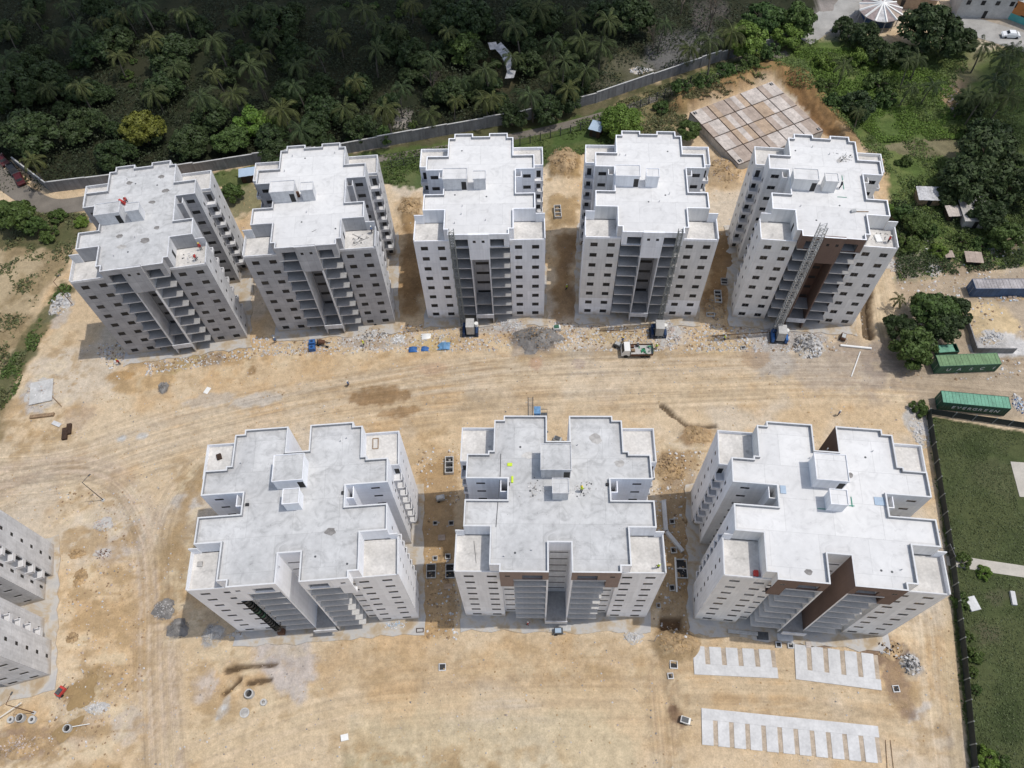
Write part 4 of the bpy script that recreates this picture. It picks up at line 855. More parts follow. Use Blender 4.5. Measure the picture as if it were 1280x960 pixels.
def palm_mesh(seed, nf=16, L=4.8, droop=1.0):
    g = np.random.default_rng(seed); V = []; F = []
    def q(a, b, c, d):
        i = len(V); V.extend([a, b, c, d]); F.append((i, i+1, i+2, i+3))
    for f in range(nf):
        t = 2*PI*f/nf*2.4+g.random()*.5; el = (.95-1.35*(f/nf))+g.normal()*.1; ln = L*(.8+.35*g.random())
        d = np.array([math.cos(t), math.sin(t), 0.]); s = np.array([-d[1], d[0], 0.])
        P = []; p = np.zeros(3); e = el; n = 11
        for k in range(n+1):
            P.append(p.copy()); p = p+(d*math.cos(e)+np.array([0, 0, math.sin(e)]))*ln/n; e -= droop*(.11+.02*k)
        for k in range(n):
            w = .06; q(P[k]-s*w, P[k+1]-s*w, P[k+1]+s*w, P[k]+s*w)
            for sub in (0., .5):
                b0 = P[k]+(P[k+1]-P[k])*sub; u = (k+sub)/n
                if u < .1: continue
                ll = 1.0*math.sin(PI*min(1, .12+.85*u))**.7*(.85+.3*g.random())*L/4.2; ax = (P[k+1]-P[k]); ax = ax/np.linalg.norm(ax)
                for sg in (-1, 1):
                    tip = b0+s*sg*ll*.5+ax*ll*.55-np.array([0, 0, ll*(.5+.3*g.random())]); m_ = (b0+tip)/2+np.array([0, 0, .05])
                    q(b0, m_-ax*.09, tip, m_+ax*.11)
    return npmesh('crown', np.array(V), F, ['palm_leaf'])
PALM = [palm_mesh(10, 15, 5.0), palm_mesh(11, 13, 4.6, 1.2), palm_mesh(12, 17, 5.3, .95), palm_mesh(13, 13, 3.8, 1.2)]
PT = []
for k, (h, lean) in enumerate(((8.0, .8), (9.5, -1.2), (7.0, .4), (5.0, .7))):
    b = MB(); p = Vector((0, 0, -.6)); r0 = .24
    for j in range(6):
        q_ = Vector((lean*((j+1)/6)**2, lean*.4*((j+1)/6)**2, h*(j+1)/6)); b.tube(p, q_, r0, r0*.9, 7, 'bark_pale', j == 0); p, r0 = q_, r0*.9
    o = b.build('trunk'); PT.append((o.data, p.copy())); bpy.data.objects.remove(o)
def palm(u, v, label, s=1.0, k=None, group='coconut palms in the dark grove', name='palm_tree'):
    k = random.randrange(3) if k is None else k
    tm, top = PT[k]; c = G(u, v, top.z*s); rz = random.random()*6.28
    off = Matrix.Rotation(rz, 3, 'Z') @ (top*s); x, y = c.x-off.x, c.y-off.y
    r = thing(name, label, 'palm tree', (x, y, gz(x, y)), rz, group); r.scale = (s,)*3
    link('trunk', tm, r); o = link('crown', PALM[k], r); o.location = top; o.rotation_euler = (0, 0, random.random()*6)
    return r
PALMS = [(230, 15), (155, 17), (127, 27), (67, 45), (97, 37), (10, 72), (147, 70), (265, 50), (60, 110), (100, 107), (192, 117), (267, 92), (250, 120), (292, 117), (40, 200), (82, 7), (190, 50), (10, 37), (175, 7), (312, 82),
 (422, 45), (335, 45), (325, 67), (370, 80), (367, 107), (322, 100), (352, 137), (376, 162), (395, 65), (442, 100), (430, 135), (470, 60), (470, 30), (502, 107), (540, 72), (480, 135), (455, 12), (570, 125), (577, 102), (605, 87), (605, 125), (615, 122), (515, 7), (537, 142), (495, 35),
 (642, 32), (690, 50), (672, 10), (687, 90), (662, 117), (710, 110), (727, 50), (752, 55), (732, 87), (832, 30), (760, 25), (862, 60), (885, 57), (915, 40), (720, 20), (705, 75), (560, 40), (410, 15), (295, 20), (35, 15), (220, 85), (330, 10), (640, 70)]
def where(u, v):
    row = 'at the top edge' if v < 30 else 'high up' if v < 70 else 'halfway down' if v < 110 else 'near the boundary wall'
    colm = ['far left', 'left', 'left of centre', 'centre', 'right of centre', 'right'][min(5, int(u//155))]
    return row, colm
seen = {}
looks = ['drooping', 'full crowned', 'ragged', 'leaning', 'slender', 'spreading', 'yellow-tipped', 'short', 'tall']
for n, (u, v) in enumerate(PALMS):
    rw, cl = where(u, v); k = seen.get((rw, cl), 0); seen[(rw, cl)] = k+1
    ords = ['leftmost', 'second from left', 'third from left', 'fourth from left', 'fifth from left', 'sixth from left', 'seventh from left', 'eighth from left']
    PALMS[n] = (u, v, rw, cl)
for (rw, cl) in seen:
    L_ = sorted([p for p in PALMS if p[2:] == (rw, cl)])
    for i, (u, v, _, _) in enumerate(L_):
        lb = f"coconut palm {rw} in the grove, {cl}" + (f", {ords[i]} there" if len(L_) > 1 else '')
        palm(u, v, lb, random.uniform(.72, 1.15))
rpal = [(1055, 82, .75, 'young palm rising alone from bright green scrub'), (1140, 108, .7, 'slender palm over bright scrub with bare trunk showing'), (1167, 106, .72, 'palm beside pale brush heap, trunk leaning right'), (1148, 72, .8, 'palm in the shade of the big dark tree'),
 (1228, 56, .9, 'palm with long bare trunk below the village road'), (1135, 76, .75, 'palm half hidden among shrubs left of shaded gap'), (1255, 70, .85, 'dense palm near the right picture edge, upper'), (1267, 62, .8, 'palm at the right edge just under white car'), (1260, 92, .9, 'palm in thick clump at right edge, middle'), (1210, 120, .8, 'palm at left end of right edge clump'), (1232, 118, .85, 'palm in right edge clump, lower row'), (1070, 145, .6, 'low young palm beside the tank excavation'), (1262, 120, .9, 'palm at right edge of lower clump row'), (1245, 100, .9, 'palm in the heart of the right edge clump'), (1125, 374, .62, 'dark small palm beside trees near green containers')]
for u, v, s, lb in rpal: palm(u, v, lb, s, random.choice([0, 1]) if u != 1125 else 3, 'palms right of the tank')
TREES = [('dark1', 1182, 400, .7, 'dark tree joining the two container trees'), ('dark2', 1128, 405, .6, 'low dark tree at left of the container trees'), ('dark2', 1190, 240, .6, 'dark tree behind little shed with crumpled roof'), ('dark2', 1240, 262, .8, 'dark tree touching grey shed at its right'), ('mid2', 1130, 262, .5, 'small green tree by end tower wall'), ('dark1', 32, 158, 1.15, 'broad dark tree at the left edge above parked cars'), ('dark2', 105, 148, .95, 'dark rounded tree between the left edge tree and yellow-green tree'), ('gold', 175, 158, 1.05, 'yellow-green tree just above the far left tower'), ('dark2', 140, 188, .9, 'dull green tree directly behind the far left tower roof'),
 ('lime', 312, 148, .9, 'bright green tree standing left of second tower roof'), ('mid1', 285, 170, .9, 'mid green tree left of bright green tree by the wall'), ('dark1', 12, 105, 1.1, 'dark tree at the left edge halfway up the grove'), ('dark2', 112, 58, 1.0, 'grey-green dark tree in the upper left grove'), ('dark1', 235, 172, .8, 'dark low tree between yellow-green tree and second tower'),
 ('dark1', 585, 18, 1.2, 'big dark tree at top centre of the grove'), ('mid2', 582, 55, 1.05, 'deep green tree right below big dark top centre tree'), ('lime', 330, 152, .75, 'small bright tree right of the bright green tree'), ('dark2', 450, 155, .85, 'dark tree behind gap between second and middle towers'), ('dark2', 340, 188, .75, 'dark tree close behind second tower roof left corner'), ('dark2', 400, 172, .7, 'dark tree tucked behind second tower roof right corner'),
 ('dark1', 660, 15, 1.0, 'dark tree at top edge right of centre'), ('dark1', 790, 12, 1.1, 'dark tree at the top edge beside grey clearing'), ('lime', 935, 42, 1.05, 'bright green tree by wall at the upper right bend'), ('mid1', 955, 18, 1.1, 'large green tree above bright tree at wall bend'), ('mid2', 1002, 18, 1.15, 'large leafy tree left of round pavilion'),
 ('lime', 985, 40, .8, 'light green tree between wall bend and pavilion'), ('dark1', 1170, 28, 1.35, 'huge dark tree in front of the village houses'), ('dark2', 1205, 45, .8, 'dark tree right of the huge village tree'), ('dark2', 1085, 38, .85, 'dark tree in front of the round pavilion'), ('dark2', 1060, 30, .7, 'dark tree left below pavilion roof'), ('round', 778, 146, .95, 'dense round light green tree behind second tower from right'),
 ('mid1', 862, 160, .62, 'small green tree at left corner of panelled tank'), ('dark1', 1242, 185, 1.25, 'massive dark tree at right edge above the sheds'), ('dark1', 1215, 215, 1.0, 'dark tree left below massive right edge tree'), ('dark2', 1270, 225, 1.1, 'dark tree at right edge beside grey shed'), ('mid2', 1262, 290, .85, 'green tree right of grey shed at picture edge'), ('mid1', 1150, 275, .62, 'bushy tree between tin lean-to and right end tower'),
 ('mid1', 1170, 383, .95, 'dark spreading tree above green containers, upper of the pair'), ('dark2', 1198, 385, .7, 'small dark tree right of upper container tree'), ('mid2', 1146, 428, 1.0, 'round tree left of the long green container'), ('mid1', 14, 262, .95, 'rounded green tree at left edge below dusty lane'), ('mid2', 40, 278, .6, 'smaller tree right of left edge lane tree'),
 ('mid2', 288, 238, .6, 'small tree between the first and second towers'), ('dark2', 30, 80, 1.0, 'dark tree in upper left grove behind edge palms'), ('dark1', 210, 60, 1.0, 'dark tree amid palms of upper left grove'), ('dark2', 515, 60, .95, 'dark tree left of deep green centre tree'), ('dark2', 640, 140, .7, 'dark tree by wall behind middle tower'), ('dark1', 345, 25, 1.0, 'dark tree at top edge left of centre'), ('dark2', 400, 130, .8, 'dark tree among palms above second tower'),
 ('dark1', 260, 140, .85, 'dark tree above left of bright green tree'), ('mid2', 480, 165, .55, 'small tree by wall behind tower gap'), ('dark2', 1105, 60, .8, 'dark shrubby tree right below pavilion'), ('dark2', 1130, 62, .7, 'dark shrubby tree between pavilion and huge tree'), ('dark2', 1240, 160, .9, 'dark tree above massive right edge tree')]
for k, u, v, s, lb in TREES: tree(k, u, v, lb, s, group='broadleaf trees around the site')
BUSH = [('bushlime', 1110, 262, 1.0, 'shrub beside right end tower wall'), ('bush', 1135, 300, 1.2, 'bright weed shrub below bushy tree by sheds'), ('bushlime', 1175, 312, 1.0, 'yellow-green shrub left of wooden hutch'), ('bush', 1160, 285, 1.1, 'green shrub under the tin lean-to'), ('bush', 1205, 298, 1.0, 'shrub below the grey shed'), ('bush', 1228, 303, 1.0, 'shrub at the lower right corner of grey shed'),
 ('bush', 1207, 700, .6, 'low shrub inside fence right of path'), ('bushlime', 1232, 715, .6, 'shrub right beside the park path'), ('bush', 1203, 750, .65, 'shrub beside square stone slab'), ('bush', 1212, 795, .45, 'shrub on lawn below stone slab'), ('bush', 1220, 818, .6, 'shrub midway along lower fence'), ('bush', 1218, 840, .4, 'small shrub under midway fence shrub'), ('bush', 1222, 862, .4, 'small shrub along lower fence, next to last'), ('bushlime', 1236, 950, .9, 'shrub at bottom edge of the lawn'), ('bush', 1252, 952, .7, 'small shrub at bottom edge right of other'),
 ('bush', 60, 290, 1.0, 'bush on left bank below lane'), ('bush', 70, 268, 1.0, 'bush under the lane beside far left tower'), ('bushlime', 100, 275, .8, 'light bush at rear corner of far left tower'), ('bush', 1150, 508, .8, 'weedy bush at end of teal container'), ('bush', 878, 108, 1.1, 'bush on bank left above tank'), ('bush', 850, 118, 1.1, 'bush on bank by wire fence'), ('bush', 905, 95, 1.1, 'bush on bank above tank corner'), ('bush', 935, 85, 1.1, 'bush on bank right above tank'), ('bush', 828, 132, 1.0, 'bush right of dense round tree'), ('bush', 960, 72, 1.2, 'bush high on bank near wall'),
 ('bush', 1030, 110, 1.2, 'bush at edge of tank cutting'), ('bush', 1040, 130, 1.0, 'bush further down edge of tank cutting'), ('bush', 1100, 100, 1.5, 'dark bush in middle of green scrub'), ('bushlime', 1080, 70, 1.5, 'light bush in upper green scrub'), ('bush', 1110, 120, 1.3, 'bush below dark scrub bush'), ('bushlime', 1030, 75, 1.4, 'light bush on left of green scrub')]
for k, u, v, s, lb in BUSH: tree(k, u, v, lb, s, 'bush', 'bushes and shrubs', 'bush')
g0 = random.Random(77)
for k in range(135):
    while True:
        u, v = g0.uniform(-20, 760), g0.uniform(2, 190)*(.6 if k % 3 == 0 else 1); c = G(u, v)
        if sdf_poly(np.array([c.x]), np.array([c.y]), FOREST)[0] < -3: break
    tree(g0.choice(['dark1', 'dark2', 'dark2', 'bush', 'bush']), u, v, 'dark leafy understorey tree filling gaps between the palms', g0.uniform(.45, .85), 'understorey_tree', 'understorey trees between the palms')
for k in range(10):
    u, v = g0.uniform(1010, 1275), g0.uniform(62, 235); c = G(u, v)
    if sdf_poly(np.array([c.x]), np.array([c.y]), VEG)[0] > -2: continue
    tree(g0.choice(['bush', 'bush', 'dark2']), u, v, 'dark leafy shrub scattered in the scrub right of tank', g0.uniform(.35, .8), 'scrub_shrub', 'shrubs scattered in the scrub', 'shrub')
# uncountable ground cover
def cover(name, label, P, n, size, mat, hmax, seed, thr=.45, ns=.12, skip=()):
    g = np.random.default_rng(seed); P = np.array(P); lo, hi = P.min(0), P.max(0); lo = np.maximum(lo, [-175, 0]); hi = np.minimum(hi, [150, 235])
    A = g.random((n*3, 2))*(hi-lo)+lo
    k = (sdf_poly(A[:, 0], A[:, 1], [tuple(p) for p in P]) < -.3); nn = fbm(A[:, 0], A[:, 1], ns, 4, seed); k &= nn > thr+(g.random(len(A))-.5)*.12
    for ln, hw in skip: k &= dist_line(A[:, 0], A[:, 1], px(ln))[0] > hw
    A = A[k][:n]; nn = nn[k][:n]
    ii = np.clip(np.searchsorted(gx, A[:, 0])-1, 0, nx-2); jj = np.clip(np.searchsorted(gy, A[:, 1])-1, 0, ny-2)
    hgt = np.clip((nn-thr)/.25, 0, 1)*hmax*g.random(len(A))
    C = np.stack([A[:, 0], A[:, 1], Z[I[jj, ii]]+hgt+.06], -1); V, F = rand_quads(C, np.tile([0, 0, 1.0], (len(C), 1)), np.full(len(C), size))
    return tag(link(name, npmesh(name, V, F, [mat])), label, 'ground cover', kind='stuff')
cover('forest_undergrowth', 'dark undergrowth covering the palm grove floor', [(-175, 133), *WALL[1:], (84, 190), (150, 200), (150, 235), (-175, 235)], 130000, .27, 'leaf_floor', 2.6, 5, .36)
cover('green_scrub', 'bright green scrub right of the panelled tank', VEG, 52000, .2, 'leaf_scrub_green', 1.2, 6, .50, .18)
cover('bright_weeds', 'light green weeds in the scrub right of tank', px([(985, 60), (1090, 60), (1190, 100), (1210, 175), (1100, 180), (1040, 130)]), 50000, .17, 'leaf_lime', .8, 16, .41, .2)
cover('scrub_grass', 'dry scrub and weeds on the left bank', px([(-60, 262), (110, 265), (100, 300), (75, 350), (40, 430), (20, 480), (-20, 560), (-120, 560)]), 9000, .26, 'leaf_scrub', .7, 7, .54, .22)
cover('verge_grass', 'grass between the boundary wall and the back row', px([(250, 218), (430, 198), (640, 172), (760, 140), (770, 182), (640, 222), (520, 235), (440, 226), (330, 225)]), 11000, .26, 'leaf_mid', .5, 8, .46, .2)
cover('bank_grass', 'weeds on the narrow strip left of the site', px([(85, 340), (92, 360), (50, 430), (22, 490), (-30, 560), (-50, 540), (25, 430)]), 5000, .26, 'leaf_mid', .6, 9, .5, .3)
cover('dry_bank_grass', 'dry straw on the banks above the panelled tank', px([(850, 122), (905, 112), (958, 94), (965, 98), (905, 124), (860, 135)]), 5000, .22, 'leaf_scrub', .5, 10, .4, .3)
cover('tank_verge', 'straw and weeds between the lane and the tank', px([(768, 128), (850, 98), (905, 108), (862, 132), (858, 165), (790, 172)]), 6000, .22, 'leaf_scrub', .6, 15, .42, .3)
cover('shed_scrub', 'rough weeds and creepers round the sheds', px([(1105, 250), (1280, 240), (1280, 335), (1190, 345), (1120, 350)]), 14000, .2, 'leaf_dark', 1.2, 25, .44, .25)
cover('fence_weeds', 'weeds growing along the dark park fence', px([(1155, 520), (1172, 520), (1200, 740), (1222, 960), (1206, 960), (1186, 740)]), 3500, .2, 'leaf_mid', .5, 11, .5, .4)
cover('lawn_grass', 'mown grass of the park lawn', LAWN, 26000, .13, 'leaf_lawn', .08, 12, .3, .3, [([(1183, 699), (1230, 707), (1290, 716), (1400, 735)], 1.2), ([(1278, 570), (1284, 600), (1290, 632)], 2.3), ([(1266, 748), (1266.1, 749)], 1.3), ([(1215, 755), (1215.1, 756)], 1.4)])
# dry leafless trees in the clearing
def bare(u, v, label, s, seed):
    g = random.Random(seed); c = P3(u, v); r = thing('bare_tree', label, 'tree', c, 0, 'leafless trees in the clearing'); b = MB()
    def br(p, d, L_, rad, k):
        q_ = p+d*L_; b.tube(p, q_, rad, rad*.65, 5, 'bark', False)
        if k:
            for _ in range(3): br(q_, (d+Vector((g.uniform(-.8, .8), g.uniform(-.8, .8), g.uniform(-.2, .5)))).normalized(), L_*.72, rad*.6, k-1)
    br(Vector((0, 0, -.3)), Vector((.1, .1, 1)), 2.6*s, .22*s, 4); b.build('trunk', r)
bare(885, 40, 'leafless grey tree leaning over the pale clearing', 1.3, 3); bare(815, 62, 'leafless small tree left of grey clearing', .9, 4); bare(850, 18, 'bare tree at top edge of the clearing', 1.1, 5); bare(540, 120, 'bare grey shrub tree among the palms', .9, 6)

# ================================================================== WALLS, FENCES, LANES
b = MB(); r = thing('boundary_wall', 'long grey block boundary wall stepping along the palm grove', 'wall'); k = 0
Wp = []
for (ax, ay), (bx, by) in zip(WALL, WALL[1:]):
    L_ = math.hypot(bx-ax, by-ay); n = max(1, round(L_/7.5))
    for i in range(n):
        p = Vector((ax+(bx-ax)*i/n, ay+(by-ay)*i/n, 0)); q_ = Vector((ax+(bx-ax)*(i+1)/n, ay+(by-ay)*(i+1)/n, 0)); d = (q_-p); a = math.atan2(d.y, d.x)
        h = 2.6+.22*((i*2+k) % 3)+.15*math.sin(k*1.7); z0 = gz(*((p+q_)/2)[:2]); Mx = Matrix.Translation((*p[:2], z0)) @ Matrix.Rotation(a, 4, 'Z')
        s_ = MB(); s_.box(0, d.length-.02, -.1, .1, -.8, h, 'wallgrey', Mx); s_.box(0, d.length-.02, -.14, .14, h+.002, h+.12, 'conc', Mx); s_.box(-.15, .15, -.18, .18, -.8, h-.1, 'wallgrey', Mx); s_.build('wall_panel', r); k += 1
def fence_line(name, label, L, h, step, world=False, mesh='fence', rails=2, solid=True, post='post'):
    P = L if world else px(L); r = thing(name, label, 'fence'); mb = MB()
    for (ax, ay), (bx, by) in zip(P, P[1:]):
        L_ = math.hypot(bx-ax, by-ay); n = max(1, round(L_/step)); a = math.atan2(by-ay, bx-ax)
        for i in range(n):
            t0, t1 = i/n, (i+1)/n; x, y = ax+(bx-ax)*t0, ay+(by-ay)*t0; z0 = gz(x, y); Mx = Matrix.Translation((x, y, z0)) @ Matrix.Rotation(a, 4, 'Z'); st = L_/n
            pb_ = MB(); pb_.box(-.08, .08, -.08, .08, -.4, h+.1, post, Mx); pb_.build('post', r)
            if solid: mb.box(.06, st-.06, -.012, .012, .05, h, mesh, Mx)
            else:
                for q_ in range(rails): zz = h*(q_+1)/rails; mb.box(.06, st-.06, -.02, .02, zz-.03, zz, post, Mx)
                for q_ in range(int(st/.35)): mb.box(.2+q_*.35, .22+q_*.35, -.01, .01, .02, h, post, Mx)
    mb.build('mesh_panel' if solid else 'rail', r); return r
fence_line('wire_fence', 'wire fence with thin posts behind the middle towers', [(430, 222), (520, 205), (650, 182), (750, 157), (800, 135), (850, 112), (885, 97)], 2.3, 2.6, solid=False, rails=3, post='steel_dark')
fence_line('park_fence', 'dark mesh fence with pale posts around the lawn', [(1300, 538), (1240, 529), (1190, 522), (1158, 517), (1168, 580), (1186, 690), (1200, 800), (1215, 960), (1220, 1010)], 1.9, 3.0, solid=True)
def strip(name, label, L, w, mat, kind='structure', h=.06):
    P = [Vector((*p, 0)) for p in smooth_line(px(L), 4)]; b = MB(); prev = None
    for i, p in enumerate(P):
        d = (P[min(i+1, len(P)-1)]-P[max(i-1, 0)]).normalized(); s = Vector((-d.y, d.x, 0))*w/2; z = Vector((0, 0, gz(p.x, p.y)+h)); cur = (p-s+z, p+s+z)
        if prev: b.quad(prev[0], cur[0], cur[1], prev[1], mat); b.quad(prev[0]-Vector((0, 0, .5)), cur[0]-Vector((0, 0, .5)), cur[0], prev[0], mat); b.quad(cur[1]-Vector((0, 0, .5)), prev[1]-Vector((0, 0, .5)), prev[1], cur[1], mat)
        prev = cur
    return tag(b.build(name), label, kind=kind)
strip('dirt_lane', 'dusty lane at the left edge bending toward the far left tower', [(-60, 180), (0, 222), (35, 246), (65, 258), (105, 254), (140, 247)], 4.6, 'road_dust')
strip('service_lane', 'grey service lane along the boundary wall', [(440, 203), (560, 185), (660, 167), (760, 142), (850, 112), (930, 84), (985, 66)], 2.2, 'road_dust')
strip('village_road', 'pale village road at the top right', [(1185, 22), (1240, 40), (1300, 58), (1400, 80)], 8.0, 'asphalt')
strip('village_street', 'light street climbing at the top by the pavilion', [(1000, 48), (1040, 20), (1085, -10), (1130, -40)], 7.0, 'asphalt')
strip('park_path', 'concrete path crossing the lawn', [(1183, 699), (1230, 707), (1290, 716), (1400, 735)], 2.0, 'path')
strip('park_pavement', 'pale paved corner at the right edge of the lawn', [(1278, 578), (1284, 600), (1290, 622)], 4.0, 'path')
g_ = thing('park_gate', 'dark metal gate in the park fence by the path', 'gate', P3(1184, 693), R(95))
b = MB(); b.box(-1.1, -1.0, -.05, .05, -.2, 2.1, 'steel_dark'); b.box(1.0, 1.1, -.05, .05, -.2, 2.1, 'steel_dark'); b.box(-1.0, 1.0, -.04, .04, 2.0, 2.1, 'steel_dark'); b.build('frame', g_)
b = MB()
for k in range(12): b.box(-.95+k*.165, -.92+k*.165, -.02, .02, .1, 1.98, 'steel_dark')
b.build('leaf', g_)
for (u, v, lb) in ((1266, 748, 'upright white bench slab on the lawn'), (1215, 755, 'square pale stone slab on the lawn near fence')):
    c = P3(u, v); r = thing('lawn_slab', lb, 'slab', c, R(80 if u > 1240 else 100)); b = MB(); b.box(-1.1, 1.1, -.35 if u > 1240 else -.8, .35 if u > 1240 else .8, .0, .42, 'conc_white'); b.build('top', r)
    b = MB(); b.box(-.9, .9, -.25, .25, -.2, -.002, 'conc'); b.build('base', r)
# ================================================================== PANELLED TANK
cn = [G(*p, 2.2) for p in ((862, 140), (963, 103), (1030, 163), (921, 208))]
c0 = cn[0]; e1 = (cn[1]-cn[0]+cn[2]-cn[3])/2; e2 = (cn[3]-cn[0]+cn[2]-cn[1])/2
r = thing('water_tank', 'large half-buried concrete tank roofed with stained rectangular panels', 'tank', (c0.x, c0.y, 0), math.atan2(e1.y, e1.x))
W1, W2 = e1.length, e2.length; sg = -1
b = MB(); b.box(.05, W1-.05, -W2+.05, -.05, -.5, 2.0, 'conc_dirty'); b.build('wall', r)
nA, nB = 5, 4
for i in range(nA):
    for j in range(nB):
        x0, x1 = W1*i/nA+.14, W1*(i+1)/nA-.14; y1, y0 = -W2*j/nB-.14, -W2*(j+1)/nB+.14
        k = rng.random(); b = MB(); ns = 3
        for s_ in range(ns):
            xa, xb = x0+(x1-x0)*s_/ns+(.015 if s_ else 0), x0+(x1-x0)*(s_+1)/ns
            b.box(xa, xb, y0, y1, 2.004, 2.2+.01*s_, random.choice(['wood_grey', 'wood_pale', 'wood_pale', 'wood_pale', 'wood_grey', 'wood_tan'])); 
        b.build('roof_panel', r)
b = MB(); b.box(.02, W1-.02, -W2+.02, -.02, 2.001, 2.04, 'wood_dark'); b.build('joint_grid', r)
for x, y in ((.9, -.9), (W1-.9, -.9), (W1-.9, -W2+.9), (.9, -W2+.9)):
    b = MB(); b.box(x-.4, x+.4, y-.4, y+.4, 2.23, 2.26, 'void'); b.box(x-.06, x+.06, y-.4, y+.4, 2.262, 2.3, 'conc'); b.build('hatch', r)
# ================================================================== PARKING BAYS
def comb(corner, xdir, ln, dep, n, up, label):
    r = thing('parking_slab', label, 'parking bay', corner, math.atan2(xdir.y, xdir.x), 'comb-shaped concrete parking slabs')
    b = MB(); sp = 1.55; b.box(0, ln, 0, sp, -.25, .1, 'conc_white'); b.build('kerb_strip', r); b = MB(); b.box(.05, ln-.05, *((sp+.01, dep-.1) if up else (-dep+sp+.1, -.01)), -.25, .045, 'bay_gap'); b.build('gap_fill', r)
    pitch = ln/n
    for k in range(n):
        b = MB(); b.box(k*pitch+(.0 if k else .0), k*pitch+pitch*.71, *((sp+.01, dep) if up else (-dep+sp, -.01)), -.25, .1, 'conc_white'); b.build('bay', r)
A1, A2 = G(868, 843), G(973, 848); d = (A2-A1); comb(A1, d, d.length, 4.2, 5, True, 'dusty comb-shaped parking slab left of the gap, below the right tower')
A1, A2 = G(995, 849), G(1102, 863); d = (A2-A1); comb(A1, d, d.length, 5.2, 5, True, 'soil-stained comb-shaped parking slab right of the gap')
A1, A2 = G(877, 899), G(1099, 922); d = (A2-A1); comb(A1, d, d.length, 5.0, 11, False, 'long comb-shaped parking slab nearest the bottom edge')
# ================================================================== SHIPPING CONTAINERS
def container(label, p0, p1, side, top, h=2.6, wd=2.44, text=None, ts=1.0, spread=1.0, lab='shipping_container', cat='container', open_top=None, name=None):
    d = (p1-p0); L_ = d.length; a = math.atan2(d.y, d.x); r = thing(lab, label, cat, (p0.x, p0.y, 0), a)
    b = MB(); n = int(L_/.28)
    for k in range(n):      # corrugated long sides and ends
        xa, xb = L_*k/n, L_*(k+1)/n; y = .0 if k % 2 else .05
        b.quad((xa, y, .15), (xb, y, .15), (xb, y, h), (xa, y, h), side); b.quad((xa, wd-y, .15), (xa, wd-y, h), (xb, wd-y, h), (xb, wd-y, .15), side)
        if k: b.quad((xa, 0, .15), (xa, .05, .15), (xa, .05, h), (xa, 0, h), side)
    b.box(0, L_, .06, wd-.06, 0.0, .14, side); b.quad((0, 0, .15), (0, 0, h), (0, wd, h), (0, wd, .15), side); b.quad((L_, 0, .15), (L_, wd, .15), (L_, wd, h), (L_, 0, h), side); b.build('body', r)
    b = MB(); n = int(L_/.6)
    for k in range(n): b.box(L_*k/n+.02, L_*(k+1)/n-.02, .04, wd-.04, h, h+(.03 if k % 2 else .012), top)
    b.box(-.03, L_+.03, -.03, .05, h-.06, h+.05, side); b.box(-.03, L_+.03, wd-.05, wd+.03, h-.06, h+.05, side); b.box(-.03, .03, .051, wd-.051, h-.06, h+.05, side); b.box(L_-.03, L_+.03, .051, wd-.051, h-.06, h+.05, side); b.build('roof', r)
    for x in (-.03, L_-.08):
        for y in (-.03, wd-.08):
            b = MB(); b.box(x, x+.11, y, y+.11, 0, h-.062, side); b.build('corner_post', r)
    for k in range(2):
        b = MB(); y0, y1 = (.1, wd/2-.02) if k == 0 else (wd/2+.02, wd-.1); b.box(-.07, -.035, y0, y1, .2, h-.12, side); b.box(-.11, -.072, (y0+y1)/2-.02, (y0+y1)/2+.02, .25, h-.2, 'steel'); b.build('door', r)
    if text:
        for ch, xx in text:
            c = bpy.data.curves.new('letter', 'FONT'); c.body = ch; c.size = ts; c.extrude = .012; c.align_x = 'CENTER'; c.offset = .012
            c.materials.append(M['lettering']); t_ = link('tmp', c); dg = bpy.context.evaluated_depsgraph_get(); lm = bpy.data.meshes.new_from_object(t_.evaluated_get(dg)); bpy.data.objects.remove(t_)
            o = link('letter', lm, r, (xx, -.02, h*.5-ts*.32)); o.rotation_euler = (PI/2, 0, 0)
    return r
def base_at(u, v): return P3(u, v)
p0 = G(1175, 458, 2.6); p1 = G(1252, 455, 2.6)
container('long green container with spaced white letters, beside round tree', p0, p1, 'green', 'green_top', text=[(c, (p1-p0).length*x) for c, x in (('U', .19), ('A', .37), ('S', .56), ('C', .74), ('f', .93))], ts=1.15)
p0 = G(1179, 503, 2.6); p1 = G(1264, 511, 2.6); Lc = (p1-p0).length
container('teal green container lettered along its side, at the lawn fence', p0, p1, 'teal', 'teal_top', text=[(c, Lc*(.2+.08*i)) for i, c in enumerate('EVERGREEN')], ts=1.15)
p0 = G(1220, 361, 2.6); p1 = G(1310, 361, 2.6)
container('navy blue container with pale roof at the right edge', p0, p1, 'bluebox', 'greytop')
r = thing('skip', 'small open green skip with pale contents by the long container', 'skip', P3(1170, 446), R(2))
b = MB()
for x0, x1, y0, y1 in ((0, 3.9, 0, .08), (0, 3.9, 1.72, 1.8), (0, .08, .081, 1.719), (3.82, 3.9, .081, 1.719)): b.box(x0, x1, y0, y1, .1, 1.4, 'teal')
b.box(.081, 3.819, .081, 1.719, .1, .2, 'teal'); b.build('body', r)
b = MB(); b.box(.2, 3.2, .1, 1.7, .9, 1.3, 'teal_top'); b.build('load', r)
